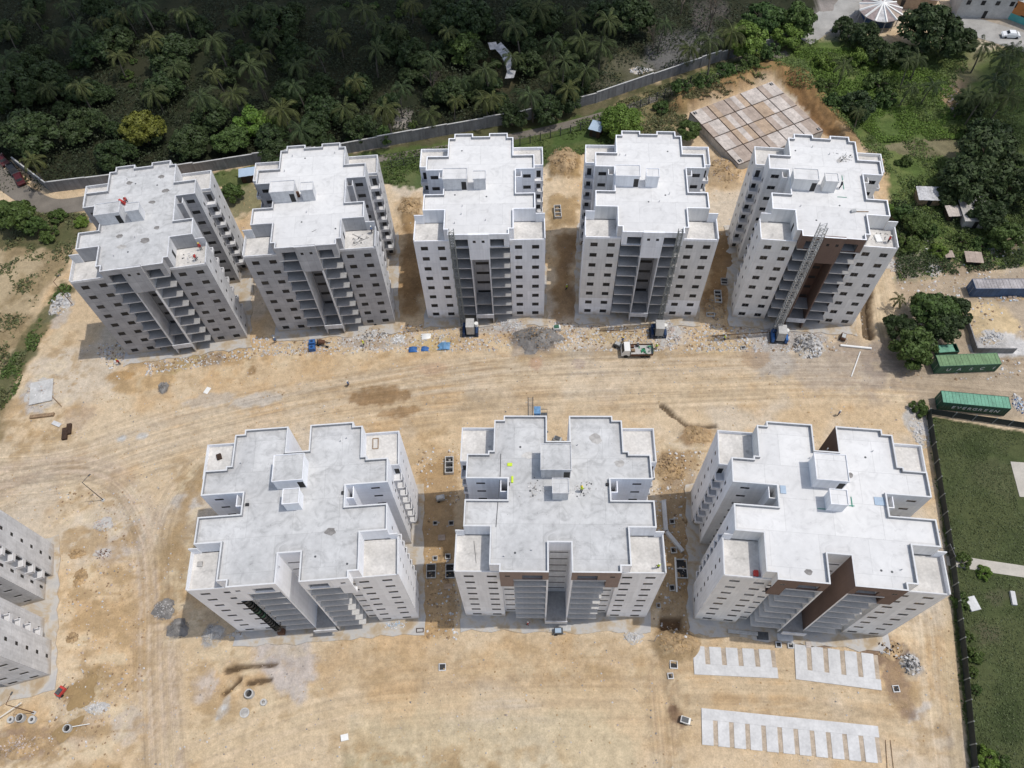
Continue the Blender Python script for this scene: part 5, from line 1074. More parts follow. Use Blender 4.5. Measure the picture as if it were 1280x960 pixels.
# ================================================================== SHEDS AND VILLAGE
def shed(name, label, u, v, w_, d_, h, rz, wall, roof, pitch=.25, cat='shed', win=0):
    c = P3(u, v); r = thing(name, label, cat, c, R(rz)); b = MB(); b.box(-w_/2, w_/2, -d_/2, d_/2, -.5, h, wall); b.build('wall', r)
    b = MB(); n = max(4, int(w_/.5)); rise = d_*pitch
    for k in range(n):
        xa, xb = -w_/2-.3+(w_+.6)*k/n, -w_/2-.3+(w_+.6)*(k+1)/n; dz = .03*(k % 2)
        P = [(xa, -d_/2-.3, h+.03+dz), (xb, -d_/2-.3, h+.03+dz), (xb, d_/2+.3, h+.03+rise+dz), (xa, d_/2+.3, h+.03+rise+dz)]
        Q_ = [(x, y, z-.06) for x, y, z in P]; b.poly(P, roof); b.poly(Q_[::-1], roof)
        for i in range(4): j = (i+1) % 4; b.poly([Q_[i], Q_[j], P[j], P[i]], roof)
    b.build('roof', r); b = MB(); b.box(-.45, .45, -d_/2-.04, -d_/2-.002, -.3, h-.3 if h < 2.3 else 2.0, 'void'); b.build('door', r)
    for k in range(win): b = MB(); x = -w_/2+w_*(k+.5)/win; b.box(x-.5, x+.5, -d_/2-.045, -d_/2-.003, (h-2.0) if k != win//2 else (h-1.9), h-.8 if h > 3 else 1.9, 'void'); b.build('window', r)
    return r
shed('lean_to', 'small lean-to with striped tin roof right of end tower', 1157, 251, 4.6, 3.2, 2.1, -6, 'wood', 'tin', .08)
shed('tool_shed', 'little shed with crumpled pale roof beside grey shed', 1187, 271, 2.2, 2.4, 1.8, 0, 'wood_dark', 'wood_pale', .06)
r = shed('grey_shed', 'grey concrete roofed shed with bluish tin ridge', 1213, 275, 5.0, 4.6, 2.4, -5, 'conc_dirty', 'conc_dirty', .02)
b = MB(); b.box(-2.8, 2.8, 2.35, 4.4, 2.5, 2.62, 'tin'); b.build('rear_roof', r)
shed('wooden_hutch', 'low wooden hutch with broken roof near the footpath', 1214, 326, 2.8, 2.2, 1.2, -8, 'wood_dark', 'wood_grey', .05)
shed('chicken_coop', 'tiny square hutch left of the wooden hutch', 1184, 321, 1.2, 1.2, .9, 0, 'wood', 'wood_grey', .02)
shed('guard_hut', 'small hut with pale blue roof behind second tower from right', 745, 167, 2.4, 2.6, 2.2, -25, 'wood_dark', 'bluebits', .05)
shed('guard_hut', 'small hut with blue-grey roof left of the second tower', 312, 224, 3.0, 2.0, 2.2, 8, 'wood_dark', 'bluebits', .04)
shed('village_house', 'two-storey grey house at the top edge with shaded windows', 1225, 12, 14, 7, 5.5, -8, 'conc', 'wood_dark', .05, 'house', 4)
r = shed('village_house', 'orange house with aqua base at the top right corner', 1282, 18, 9, 9, 5.2, -42, 'orange', 'conc', .02, 'house', 3)
b = MB(); b.box(-4.56, 4.56, -4.56, 4.56, -.5, 1.7, 'aqua'); b.build('plinth', r)
shed('village_house', 'long brownish house at the top edge beside the pavilion', 1125, 2, 16, 6, 3.2, -14, 'wood_tan', 'tin_pink', .1, 'house', 3)
c = P3(1095, 26); r = thing('pavilion', 'round pavilion with radiating faded red and white roof', 'pavilion', c); 
for k in range(12):
    b = MB(); a0, a1 = 2*PI*k/12, 2*PI*(k+1)/12; R_ = 5.4; ap_ = Vector((0, 0, 4.9)); q0 = Vector((R_*math.cos(a0), R_*math.sin(a0), 3.2)); q1 = Vector((R_*math.cos(a1), R_*math.sin(a1), 3.2))
    b.poly([q0, q1, ap_], ['tin_pink', 'tin', 'tin_pink', 'wood_grey', 'tin_pink', 'wood_pale', 'tin_pink'][k % 7]); b.poly([q1-Vector((0, 0, .12)), q0-Vector((0, 0, .12)), ap_-Vector((0, 0, .12))], 'tin_pink'); b.poly([q0-Vector((0, 0, .12)), q1-Vector((0, 0, .12)), q1, q0], 'tin_pink'); b.build('roof_panel', r)
    b = MB(); b.tube(q0+Vector((0, 0, .03)), ap_+Vector((0, 0, .05)), .3, .22, 5, 'white_plastic'); b.build('roof_rib', r)
    b = MB(); b.tube((4.9*math.cos(a0), 4.9*math.sin(a0), -.3), (4.9*math.cos(a0), 4.9*math.sin(a0), 3.1), .12, None, 6, 'conc'); b.build('post', r)
b = MB(); b.box(-3, 3, -3, 3, -.3, 2.4, 'bluebox'); b.build('inner_room', r)
# ================================================================== VEHICLES
def car(label, u, v, rz, mat, group=None, s=1.0):
    c = P3(u, v); r = thing('parked_car', label, 'car', (c.x, c.y, c.z+.06), R(rz), group)
    prof = [(-2.15, .35), (-2.2, .75), (-1.9, .95), (-1.5, 1.0), (-.95, 1.45), (.55, 1.48), (1.2, 1.02), (1.95, .88), (2.2, .65), (2.15, .35)]
    b = MB(); wd = .86
    for s_ in (-1, 1):
        pts = [(x, s_*(wd if z < 1.1 else .68), z) for x, z in prof]; b.poly(pts if s_ < 0 else pts[::-1], mat)
    for (x0, z0), (x1, z1) in zip(prof, prof[1:]+prof[:1]):
        y0 = wd if z0 < 1.1 else .68; y1 = wd if z1 < 1.1 else .68; b.quad((x0, -y0, z0), (x0, y0, z0), (x1, y1, z1), (x1, -y1, z1), mat)
    b.build('body', r)
    for xs in (((-1.42, 1.09), (-1.0, 1.41)), ((.62, 1.44), (1.1, 1.12))):
        b = MB(); (xa, za), (xb, zb) = xs; dz = .03; b.quad((xa, -.62, za+dz), (xb, -.62, zb+dz), (xb, .62, zb+dz), (xa, .62, za+dz), 'glass'); b.quad((xa, -.62, za), (xa, .62, za), (xb, .62, zb), (xb, -.62, zb), 'glass'); b.build('windscreen', r)
    for x in (-1.35, 1.35):
        for y in (-.87, .72): b = MB(); b.tube((x, y, .32), (x, y+.16, .32), .32, None, 12, 'tyre'); b.build('wheel', r)
    for y in (-.6, .6): b = MB(); b.box(2.1, 2.22, y-.16, y+.16, .6, .72, 'white_plastic'); b.build('headlight', r)
    r.scale = (s,)*3; return r
car('white parked car on the village road at top right', 1262, 46, 172, 'car_white')
car('dark red car parked highest on the left lane', 5, 202, 128, 'car_red', 'cars parked on the left lane'); car('black car with pale windscreen parked on the left lane', 17, 214, 128, 'car_dark', 'cars parked on the left lane'); car('dark maroon car parked lowest on the left lane', 26, 226, 122, 'car_red', 'cars parked on the left lane')
# flatbed lorry
c = P3(795, 441); r = thing('flatbed_lorry', 'white-cabbed flatbed lorry with red side board carrying green sheeting', 'lorry', c, R(178))
b = MB(); b.box(-2.9, 2.3, -.45, .45, .5, .75, 'steel_dark'); b.build('chassis', r)
b = MB(); P = [(1.35, .55), (1.35, 2.25), (1.5, 2.35), (2.45, 2.3), (2.85, 1.45), (2.95, .55)]
for s_ in (-1, 1): pts = [(x, s_*1.05, z) for x, z in P]; b.poly(pts if s_ > 0 else pts[::-1], 'white_plastic')
for (x0, z0), (x1, z1) in zip(P, P[1:]+P[:1]): b.quad((x0, 1.05, z0), (x0, -1.05, z0), (x1, -1.05, z1), (x1, 1.05, z1), 'white_plastic')
cab = b.build('cab', r); b = MB(); b.quad((2.5, -.95, 2.22), (2.86, -.95, 1.5), (2.86, .95, 1.5), (2.5, .95, 2.22), 'glass'); b.quad((2.49, -.95, 2.2), (2.49, .95, 2.2), (2.85, .95, 1.48), (2.85, -.95, 1.48), 'glass'); b.build('windscreen', cab)
b = MB(); b.box(-3.0, 1.2, -1.15, 1.15, .8, .95, 'conc'); b.build('bed', r)
for y, m_ in ((1.151, 'rust'), (-1.2, 'rust')): b = MB(); b.box(-3.0, 1.2, y, y+.05, .8, 1.35, m_); b.build('side_board', r)
b = MB(); b.box(1.21, 1.27, -1.1, 1.1, .8, 2.0, 'steel_dark'); b.box(-3.06, -3.0, -1.1, 1.1, .8, 1.7, 'green'); b.build('end_board', r)
for x in (-2.1, -1.1, 2.1):
    for y in (-1.1, .8): b = MB(); b.tube((x, y, .45), (x, y+.3, .45), .45, None, 12, 'tyre'); b.build('wheel', r)
bed_top = c.z+.951
o = thing('green_sheeting', 'crumpled green sheeting on the lorry bed', 'sheeting', (c.x+1.6, c.y-.1, bed_top)); g = random.Random(2); b = MB()
for k in range(14): x, y = g.uniform(-.8, .8), g.uniform(-.8, .8); b.poly([(x+g.uniform(-.6, .6), y+g.uniform(-.6, .6), g.uniform(.02, .5)) for _ in range(3)], 'greenstuff')
b.build('fold', o)
for k, (dx, dy, m_, lb) in enumerate(((-.8, .7, 'rust', 'brown crate behind the lorry cab'), (-.7, -.2, 'wood', 'wooden crate in middle of lorry bed'), (.3, .9, 'steel_dark', 'black drum on far side of lorry bed'))):
    o = thing('crate' if k < 2 else 'drum', lb, 'crate' if k < 2 else 'drum', (c.x+dx, c.y+dy, bed_top)); b = MB()
    if k < 2:
        for j in range(4): b.box(-.35, .35, -.25, .25, .13*j+.001, .13*j+.11, m_)
    else: b.tube((0, 0, 0), (0, 0, .8), .26, None, 10, m_)
    b.build('shell', o)
# ================================================================== CONSTRUCTION HOISTS
def hoist(label, mast, cage, hgt, rz, size=.75, blue='blue', mm='steel'):
    c = P3(*mast) if isinstance(mast[0], (int, float)) and len(mast) == 2 else Vector(mast)
    r = thing('construction_hoist', label, 'hoist', (c.x, c.y, max(0, c.z)), R(rz), 'rack hoists on the back row'); a = size/2; b = MB()
    for x in (-a, a):
        for y in (-a, a): b.box(x-.05, x+.05, y-.05, y+.05, 0, hgt, mm)
    n = int(hgt/.75)
    for k in range(n):
        z = k*.75
        for s_ in (-a, a):
            b.box(-a, a, s_-.03, s_+.03, z, z+.07, mm); b.box(s_-.03, s_+.03, -a, a, z+.001, z+.071, mm)
            e = a if k % 2 else -a; b.tube((-e, s_, z), (e, s_, z+.75), .03, None, 4, mm, False); b.tube((s_, -e, z), (s_, e, z+.75), .03, None, 4, mm, False)
    b.build('mast', r); dx, dy = cage
    for k in range(5): b = MB(); b.box(-.08, .08, a, a+1.1, 4.5*k+4, 4.5*k+4.1, 'steel_dark'); b.build('wall_tie', r)
    b = MB(); b.box(dx-1.7, dx+1.5, dy-1.3, dy+1.2, .0, .25, 'steel_dark'); b.build('base_frame', r)
    b = MB(); b.box(dx-.75, dx+.75, dy-1.1, dy+.9, .7, 3.1, 'steel'); b.box(dx-.8, dx+.8, dy-1.15, dy+.95, 3.1, 3.2, 'conc'); b.build('cage', r)
    for x in (dx-1.5, dx+1.0): b = MB(); b.box(x, x+.45, dy-1.25, dy+1.1, .26, 1.35, blue); b.build('guard_panel', r)
    b = MB(); b.tube((dx+1.15, dy+.5, 1.36), (dx+1.15, dy+.5, 2.2), .4, None, 10, 'white_plastic'); b.build('motor_housing', r)
    b = MB(); b.box(dx-1.45, dx-.8, dy+.2, dy+.9, 1.36, 1.9, 'navy'); b.build('control_box', r)
    return r
hoist('hoist with grey cage on blue base at the white middle tower', tuple(tl(2, -4.45, -13.2, 0)), (1.55, -1.6), 27.2, -2, .8, 'navy', 'post')
hoist('hoist with dark blue base at the primed grey tower', tuple(tl(3, 4.2, -13.4, 0)), (-.2, -2.0), 27.0, -5, .7, 'navy', 'post')
hoist('tall pale lattice hoist against the brown stair core', tuple(tl(4, -3.3, -14.3, 0)), (.6, -1.3), 30.0, -8, 1.1)
c = tl(6, -4.0, 13.0, 0); r = thing('construction_hoist', 'hoist with bright blue cage behind the front middle tower', 'hoist', (c.x, c.y, 0), R(-3), 'rack hoists on the back row')
# its mast stands behind the tower and shows above the roof edge
b = MB(); a = .35; hgt = 27.6
for x in (-a, a):
    for y in (-a, a): b.box(x-.05, x+.05, y-.05, y+.05, 0, hgt, 'steel_dark')
for k in range(int(hgt/.6)):
    for s_ in (-a, a): b.box(-a, a, s_-.03, s_+.03, k*.6, k*.6+.06, 'steel')
b.build('mast', r); b = MB(); b.box(.5, 1.5, -.6, .6, 22.4, 24.4, 'tarp'); b.box(1.55, 2.5, -.6, .6, 22.4, 22.5, 'steel_dark')
b.build('cage', r); b = MB()
for y in (-.6, .6): b.box(1.55, 2.5, y-.03, y+.03, 23.5, 23.6, 'steel_dark'); b.box(2.45, 2.5, y-.03, y+.03, 22.5, 23.5, 'steel_dark')
b.box(2.45, 2.5, -.57, .57, 23.5, 23.6, 'steel_dark'); b.build('cage_rail', r)
# ================================================================== SITE CLUTTER
def heap(name, label, u, v, rx, ry, n, mats, smin, smax, h, seed, cat='rubble', kind=None, group=None):
    g = random.Random(seed); c = P3(u, v); b = MB()
    for k in range(n):
        t = g.random()*2*PI; q_ = g.random()**.6*.98; x, y = rx*q_*math.cos(t), ry*q_*math.sin(t); s_ = g.uniform(smin, smax)*(1.2-.5*q_)
        z = gz(c.x+x, c.y+y)-c.z+h*(1-q_)**.8*g.uniform(.3, 1)
        Mx = Matrix.Translation((x, y, z)) @ Matrix.Rotation(g.random()*6, 4, Vector((g.random()-.5, g.random()-.5, g.random())).normalized())
        b.box(-s_, s_*g.uniform(.4, 1), -s_*.7, s_*g.uniform(.3, .9), -s_*.5, s_*.45, g.choice(mats), Mx)
    base = {'dirt': 'dirt', 'gravel': 'gravel', 'wood_grey': 'dirt'}.get(mats[0], 'apron'); n = 22; rings = (1.0, .8, .55, .28)
    def hp(f, i):
        t = 2*PI*i/n; rr = f*(1+.18*math.sin(3*t+seed)+.1*math.sin(7*t+2*seed)); x, y = rx*rr*math.cos(t), ry*rr*math.sin(t)
        return (x, y, gz(c.x+x, c.y+y)-c.z+h*.75*(1-f)**.8*(1+.3*math.sin(5*t+9*f+seed))-(.12 if f == 1.0 else -.02))
    for f0, f1 in zip(rings, rings[1:]):
        for i in range(n): b.quad(hp(f0, i), hp(f0, i+1), hp(f1, i+1), hp(f1, i), base)
    b.poly([hp(rings[-1], i) for i in range(n)], base)
    o = b.build(name, loc=c); tag(o, label, cat, group, kind); return o
RB = ['rubble', 'rubble', 'rubble_pink', 'conc_white']
for a_ in [('rubble_heap', 'pinkish white rubble heap right of the primed tower hoist', 832, 415, 3.0, 3.4, 260, RB, .08, .38, .5, 1), ('rubble_heap', 'pale grey rubble heap in front of the brown-core tower', 1010, 434, 2.8, 2.6, 260, ['rubble', 'conc_white', 'gravel'], .08, .42, 1.0, 2), ('rubble_heap', 'broken block heap at right foot of the middle tower', 637, 406, 3.4, 1.6, 190, RB, .08, .34, .4, 3),
 ('rubble_heap', 'scattered rubble under right wing of second tower', 465, 418, 3.6, 1.8, 160, ['rubble', 'gravel', 'wood', 'conc_white'], .07, .3, .3, 4), ('rubble_heap', 'white scraps heap left of blue tarps', 498, 424, 1.6, 1.2, 80, ['conc_white', 'white_plastic', 'rubble'], .08, .28, .3, 5), ('rubble_heap', 'grey rubble heap at far right below front row', 1137, 831, 1.5, 1.6, 130, ['rubble', 'gravel', 'steel_dark', 'conc_white'], .06, .28, .6, 6),
 ('rubble_heap', 'white rubble strip right of the front middle tower', 792, 796, 1.6, 1.2, 90, ['rubble', 'conc_white'], .05, .22, .2, 7), ('rubble_heap', 'rubble heap beside the left white front tower', 493, 782, 2.2, .9, 100, ['conc_white', 'rubble', 'bluebits'], .05, .24, .25, 8), ('rubble_heap', 'pale rubble heap on the left bank', 75, 380, 2.2, 3.2, 180, ['rubble', 'conc_white', 'gravel'], .07, .3, .4, 9),
 ('rubble_heap', 'broken concrete around the slab at left edge', 50, 490, 2.8, 3.4, 150, ['rubble', 'conc_white', 'rubble_pink'], .06, .3, .25, 10), ('rubble_heap', 'brown clod heap in the gap left of middle tower', 512, 262, 2.6, 2.8, 200, ['dirt', 'sand'], .06, .22, .5, 11, 'soil heap'), ('rubble_heap', 'brown clod bank between middle and primed towers', 704, 205, 3.6, 4.6, 320, ['dirt', 'sand', 'dirt'], .06, .24, .6, 12, 'soil heap'),
 ('rubble_heap', 'clod heap right of the primed tower rear', 905, 216, 3.6, 4, 240, ['dirt', 'sand', 'rubble_pink'], .06, .24, .4, 13, 'soil heap'), ('rubble_heap', 'straw-brown soil heap left of parking slabs', 846, 806, 3.2, 2.2, 170, ['dirt', 'sand'], .05, .2, .3, 14, 'soil heap'), ('rubble_heap', 'soil clods near the trench behind the front right tower', 870, 546, 2.8, 2, 170, ['dirt', 'sand'], .05, .2, .3, 15, 'soil heap'),
 ('rubble_heap', 'cut palm logs and soil left of the front right tower', 838, 585, 2.6, 2.8, 160, ['dirt', 'wood', 'sand'], .08, .34, .3, 16, 'soil heap'), ('rubble_heap', 'white litter heap beside the footpath right of end tower', 1167, 337, 1.8, 2.0, 110, ['conc_white', 'white_plastic', 'rubble_pink'], .06, .28, .3, 17), ('rubble_heap', 'pinkish brush heap in the green scrub', 1190, 122, 3.2, 5, 220, ['wood_grey', 'wood', 'rubble_pink'], .1, .36, .5, 18, 'brush heap'),
 ('rubble_heap', 'litter beside the massive right edge tree', 1235, 310, 2, 1.6, 80, ['conc_white', 'rubble', 'bluebits'], .06, .24, .2, 19), ('rubble_heap', 'white litter below the clearing by the wall', 800, 88, 3, 1.5, 80, ['conc_white', 'rubble'], .08, .28, .2, 20), ('rubble_heap', 'pale rocks inside the sand bin', 1235, 425, 2.6, 1.8, 120, ['conc_white', 'rubble'], .06, .24, .3, 21), ('rubble_heap', 'pile of broken boards at far end of the sand bin', 1262, 372, 3, 1.0, 60, ['wood_grey', 'conc_white', 'bluebits'], .1, .4, .3, 22), ('rubble_heap', 'blue and violet scrap at end of teal container', 1274, 505, 1.2, 2.2, 90, ['blue', 'bluebits', 'conc_white', 'wood'], .06, .28, .5, 23, 'scrap heap'),
 ('rubble_heap', 'rubble at the left corner of the front left tower', 300, 793, 2.0, .6, 60, ['rubble', 'wood', 'conc_white'], .06, .22, .2, 24), ('rubble_heap', 'dark weeds and rubble right of the front right tower', 1112, 812, 2.2, 1.6, 80, ['dirt', 'wood_dark', 'rubble'], .06, .26, .2, 25), ('rubble_heap', 'broken edge stones at right site corner', 1150, 540, 1.8, 3.2, 110, ['conc_white', 'rubble'], .06, .26, .2, 26),
 ('rubble_heap', 'spoil with grey stones in road centre right', 1012, 436, 1.0, .8, 40, ['gravel', 'rubble'], .08, .3, .8, 27), ('rubble_heap', 'litter and boards between first and second towers', 318, 300, 1.8, 4.4, 150, ['rubble', 'gravel', 'wood', 'conc_white'], .06, .28, .2, 28), ('rubble_heap', 'clods in gap between primed and brown-core towers', 893, 385, 2.0, 3.2, 90, ['dirt', 'wood', 'gravel'], .06, .28, .2, 29), ('rubble_heap', 'timber scraps and clods beside end tower at right', 1118, 332, 1.8, 2, 80, ['wood', 'rubble_pink', 'rubble'], .06, .28, .2, 30),
 ('rubble_heap', 'churned soil heap at rear corner of cropped left tower', 100, 722, 1.2, 1.6, 120, ['dirt', 'sand'], .05, .18, .4, 51, 'soil heap'), ('rubble_heap', 'small soil heap beside cropped left tower, upper', 96, 692, 1.6, .9, 110, ['dirt', 'sand'], .05, .18, .4, 52, 'soil heap'), ('rubble_heap', 'twiggy soil heap beside cropped left tower, lower', 90, 797, 1.0, .9, 90, ['dirt', 'wood'], .05, .16, .4, 53, 'soil heap'), ('rubble_heap', 'pinkish block rubble left of the lane curve', 130, 655, 1.8, 1.4, 130, ['rubble_pink', 'rubble'], .05, .2, .25, 54), ('rubble_heap', 'reddish rubble low beside the left lane', 128, 692, 1.6, 1.0, 110, ['rubble_pink', 'rust', 'rubble'], .05, .18, .2, 55), ('rubble_heap', 'grey rubble beside the muddy puddle', 120, 885, 2.2, 1.0, 120, ['rubble', 'conc_white'], .05, .18, .2, 56), ('rubble_heap', 'brown scraped soil heap at bottom left corner', 25, 932, 4.0, 1.8, 260, ['dirt', 'rubble_pink'], .05, .2, .3, 57, 'soil heap'),
 ('gravel_heap', 'dark grey gravel heap below the front left tower corner', 222, 786, 1.8, 1.6, 320, ['gravel'], .04, .13, .7, 41, 'gravel heap'), ('gravel_heap', 'grey gravel heap with pale crown by left lane', 205, 762, 1.9, 1.7, 320, ['gravel', 'gravel', 'rubble'], .04, .14, .6, 42, 'gravel heap'), ('gravel_heap', 'pale grey aggregate heap at front left tower corner', 266, 795, 1.8, 1.7, 320, ['rubble', 'conc_dirty'], .03, .11, .6, 43, 'gravel heap'), ('gravel_heap', 'small dark gravel heap on the road below far left tower', 204, 484, 1.0, 1.3, 200, ['gravel'], .03, .1, .5, 44, 'gravel heap'), ('gravel_heap', 'broad grey-brown gravel heap between two hoists', 670, 425, 4.8, 3.0, 900, ['gravel', 'gravel', 'dirt'], .04, .15, 1.1, 45, 'gravel heap')]:
    heap(*a_[:11], a_[11], cat=a_[12] if len(a_) > 12 else 'rubble heap', group='rubble and soil heaps')
# uncountable pebbles and litter on the bare soil
def litter(name, label, P, n, smin, smax, mats, seed, thr=.5):
    g = np.random.default_rng(seed); P = px(P); lo, hi = np.min(P, 0), np.max(P, 0); A = g.random((n*4, 2))*(hi-lo)+lo
    k = (sdf_poly(A[:, 0], A[:, 1], P) < 0) & (fbm(A[:, 0], A[:, 1], .16, 4, seed) > thr+(g.random(len(A))-.5)*.2)
    for (ty, _, x, y, r_, _) in TW:
        c_, s_ = math.cos(R(r_)), math.sin(R(r_)); lx = c_*(A[:, 0]-x)+s_*(A[:, 1]-y); ly = -s_*(A[:, 0]-x)+c_*(A[:, 1]-y); k &= ~((abs(lx) < (12.5 if ty == 'A' else 15.4)) & (abs(ly) < 13.8))
    A = A[k][:n]; m_ = len(A); ii = np.clip(np.searchsorted(gx, A[:, 0])-1, 0, nx-2); jj = np.clip(np.searchsorted(gy, A[:, 1])-1, 0, ny-2); C = np.stack([A[:, 0], A[:, 1], Z[I[jj, ii]]], -1)
    sz = smin+(smax-smin)*g.random(m_)**3; cube = np.array([(-1, -1, -.6), (1, -1, -.6), (1, 1, -.6), (-1, 1, -.6), (-.7, -.8, .6), (.8, -.6, .6), (.6, .8, .6), (-.8, .7, .6)])
    an = g.random(m_)*6.28; ca, sa = np.cos(an)[:, None], np.sin(an)[:, None]; J = cube[None]*(.7+.6*g.random((m_, 8, 1))); xx = J[:, :, 0]*ca-J[:, :, 1]*sa; yy = J[:, :, 0]*sa+J[:, :, 1]*ca
    V = (np.stack([xx, yy, J[:, :, 2]], -1)*sz[:, None, None]+C[:, None]).reshape(-1, 3); fc = np.array([(4, 5, 6, 7), (0, 1, 5, 4), (1, 2, 6, 5), (2, 3, 7, 6), (3, 0, 4, 7)])
    F_ = (np.arange(m_)[:, None, None]*8+fc[None]).reshape(-1, 4); mi = np.repeat(g.integers(0, len(mats), m_), 5)
    tag(link(name, npmesh(name, V, F_, mats, mi)), label, 'litter', kind='stuff')
SITE = [(0, 560), (110, 360), (300, 240), (520, 235), (700, 180), (930, 190), (1060, 300), (1150, 440), (1160, 560), (1190, 760), (1205, 960), (0, 960)]
litter('loose_stones', 'small pale stones and debris strewn over the bare soil', SITE, 4000, .03, .15, ['rubble', 'rubble_pink', 'gravel', 'conc_dirty'], 4, .5)
litter('soil_clods', 'small brown clods strewn over the bare soil', SITE, 4500, .03, .14, ['sand', 'sand', 'dirt'], 14, .48)
litter('tower_foot_debris', 'debris strewn along the foot of the back row', [(110, 430), (330, 420), (560, 402), (740, 400), (1060, 408), (1060, 440), (740, 438), (500, 440), (330, 445), (150, 475)], 6500, .04, .24, ['rubble', 'conc_white', 'wood', 'rubble_pink', 'rubble'], 24, .36)
litter('alley_debris', 'debris strewn in the gaps between the front towers', [(520, 560), (575, 560), (572, 800), (522, 800)], 500, .04, .22, ['rubble', 'wood', 'conc_white', 'dirt'], 44, .4)
litter('gap_debris', 'debris strewn in the right gap between the front towers', [(815, 560), (880, 560), (870, 800), (815, 800)], 700, .04, .24, ['rubble', 'wood', 'conc_white', 'dirt'], 54, .38)
litter('yard_debris', 'rough debris strewn beside the left lane', [(70, 610), (180, 615), (180, 950), (60, 950)], 900, .04, .2, ['rubble', 'rubble_pink', 'dirt', 'wood'], 64, .48)
litter('corner_debris', 'pale debris around sheds and containers', [(1110, 300), (1280, 290), (1280, 480), (1130, 470)], 900, .05, .28, ['conc_white', 'rubble', 'rubble_pink', 'wood'], 34, .5)
# manhole boxes and precast rings
def ring(label, u, v, ro, ri, h, mat='conc', sink=.0):
    c = P3(u, v); r = thing('concrete_ring', label, 'concrete ring', (c.x, c.y, c.z-sink), 0, 'precast concrete rings'); b = MB(); n = 20
    for k in range(n):
        a, e = 2*PI*k/n, 2*PI*(k+1)/n; A, B = (math.cos(a), math.sin(a)), (math.cos(e), math.sin(e))
        b.quad((A[0]*ro, A[1]*ro, 0), (B[0]*ro, B[1]*ro, 0), (B[0]*ro, B[1]*ro, h), (A[0]*ro, A[1]*ro, h), mat); b.quad((A[0]*ro, A[1]*ro, h), (B[0]*ro, B[1]*ro, h), (B[0]*ri, B[1]*ri, h), (A[0]*ri, A[1]*ri, h), mat); b.quad((A[0]*ri, A[1]*ri, h), (B[0]*ri, B[1]*ri, h), (B[0]*ri, B[1]*ri, 0), (A[0]*ri, A[1]*ri, 0), 'conc_dirty')
    b.build('shell', r); b = MB(); b.poly([(ri*math.cos(2*PI*k/n), ri*math.sin(2*PI*k/n), .12) for k in range(n)], 'void' if h > .5 else 'conc_dirty'); b.build('bottom', r)
ring('upright concrete ring with dark opening in the dug hole', 313, 868, .68, .5, 1.0); ring('small concrete ring right of the dark-opening ring', 330, 878, .5, .24, .45); ring('large flat concrete ring below the dug hole', 306, 891, .72, .55, .25)
ring('left small ring of three at bottom left corner', 15, 900, .5, .22, .6); ring('large middle ring of three at bottom left corner', 28, 898, .62, .48, .9); ring('right small ring of three at bottom left corner', 42, 900, .55, .25, .6); ring('ring standing in muddy puddle at bottom left', 86, 911, .6, .45, .7)
def box_manhole(label, u, v, w_, d_, h, rz=0, cover=False, mat='conc_white', cells=1):
    c = P3(u, v); r = thing('manhole_box', label, 'manhole', (c.x, c.y, c.z), R(rz), 'open concrete manhole boxes'); b = MB(); t = .12
    for x0, x1, y0, y1 in ((-w_/2, w_/2, -d_/2, -d_/2+t), (-w_/2, w_/2, d_/2-t, d_/2), (-w_/2, -w_/2+t, -d_/2+t, d_/2-t), (w_/2-t, w_/2, -d_/2+t, d_/2-t)): b.box(x0, x1, y0, y1, -.3, h, mat)
    for k in range(1, cells): y = -d_/2+d_*k/cells; b.box(-w_/2+t, w_/2-t, y-.06, y+.06, -.3, h-.01, mat)
    b.build('wall', r); b = MB(); b.quad((-w_/2+t, -d_/2+t, .03), (w_/2-t, -d_/2+t, .03), (w_/2-t, d_/2-t, .03), (-w_/2+t, d_/2-t, .03), 'void'); b.build('pit', r)
    if cover: b = MB(); b.box(-w_/2, w_/2, d_/2+.1, d_/2+.9, -.05, .12, 'conc_white'); b.build('lid', r)
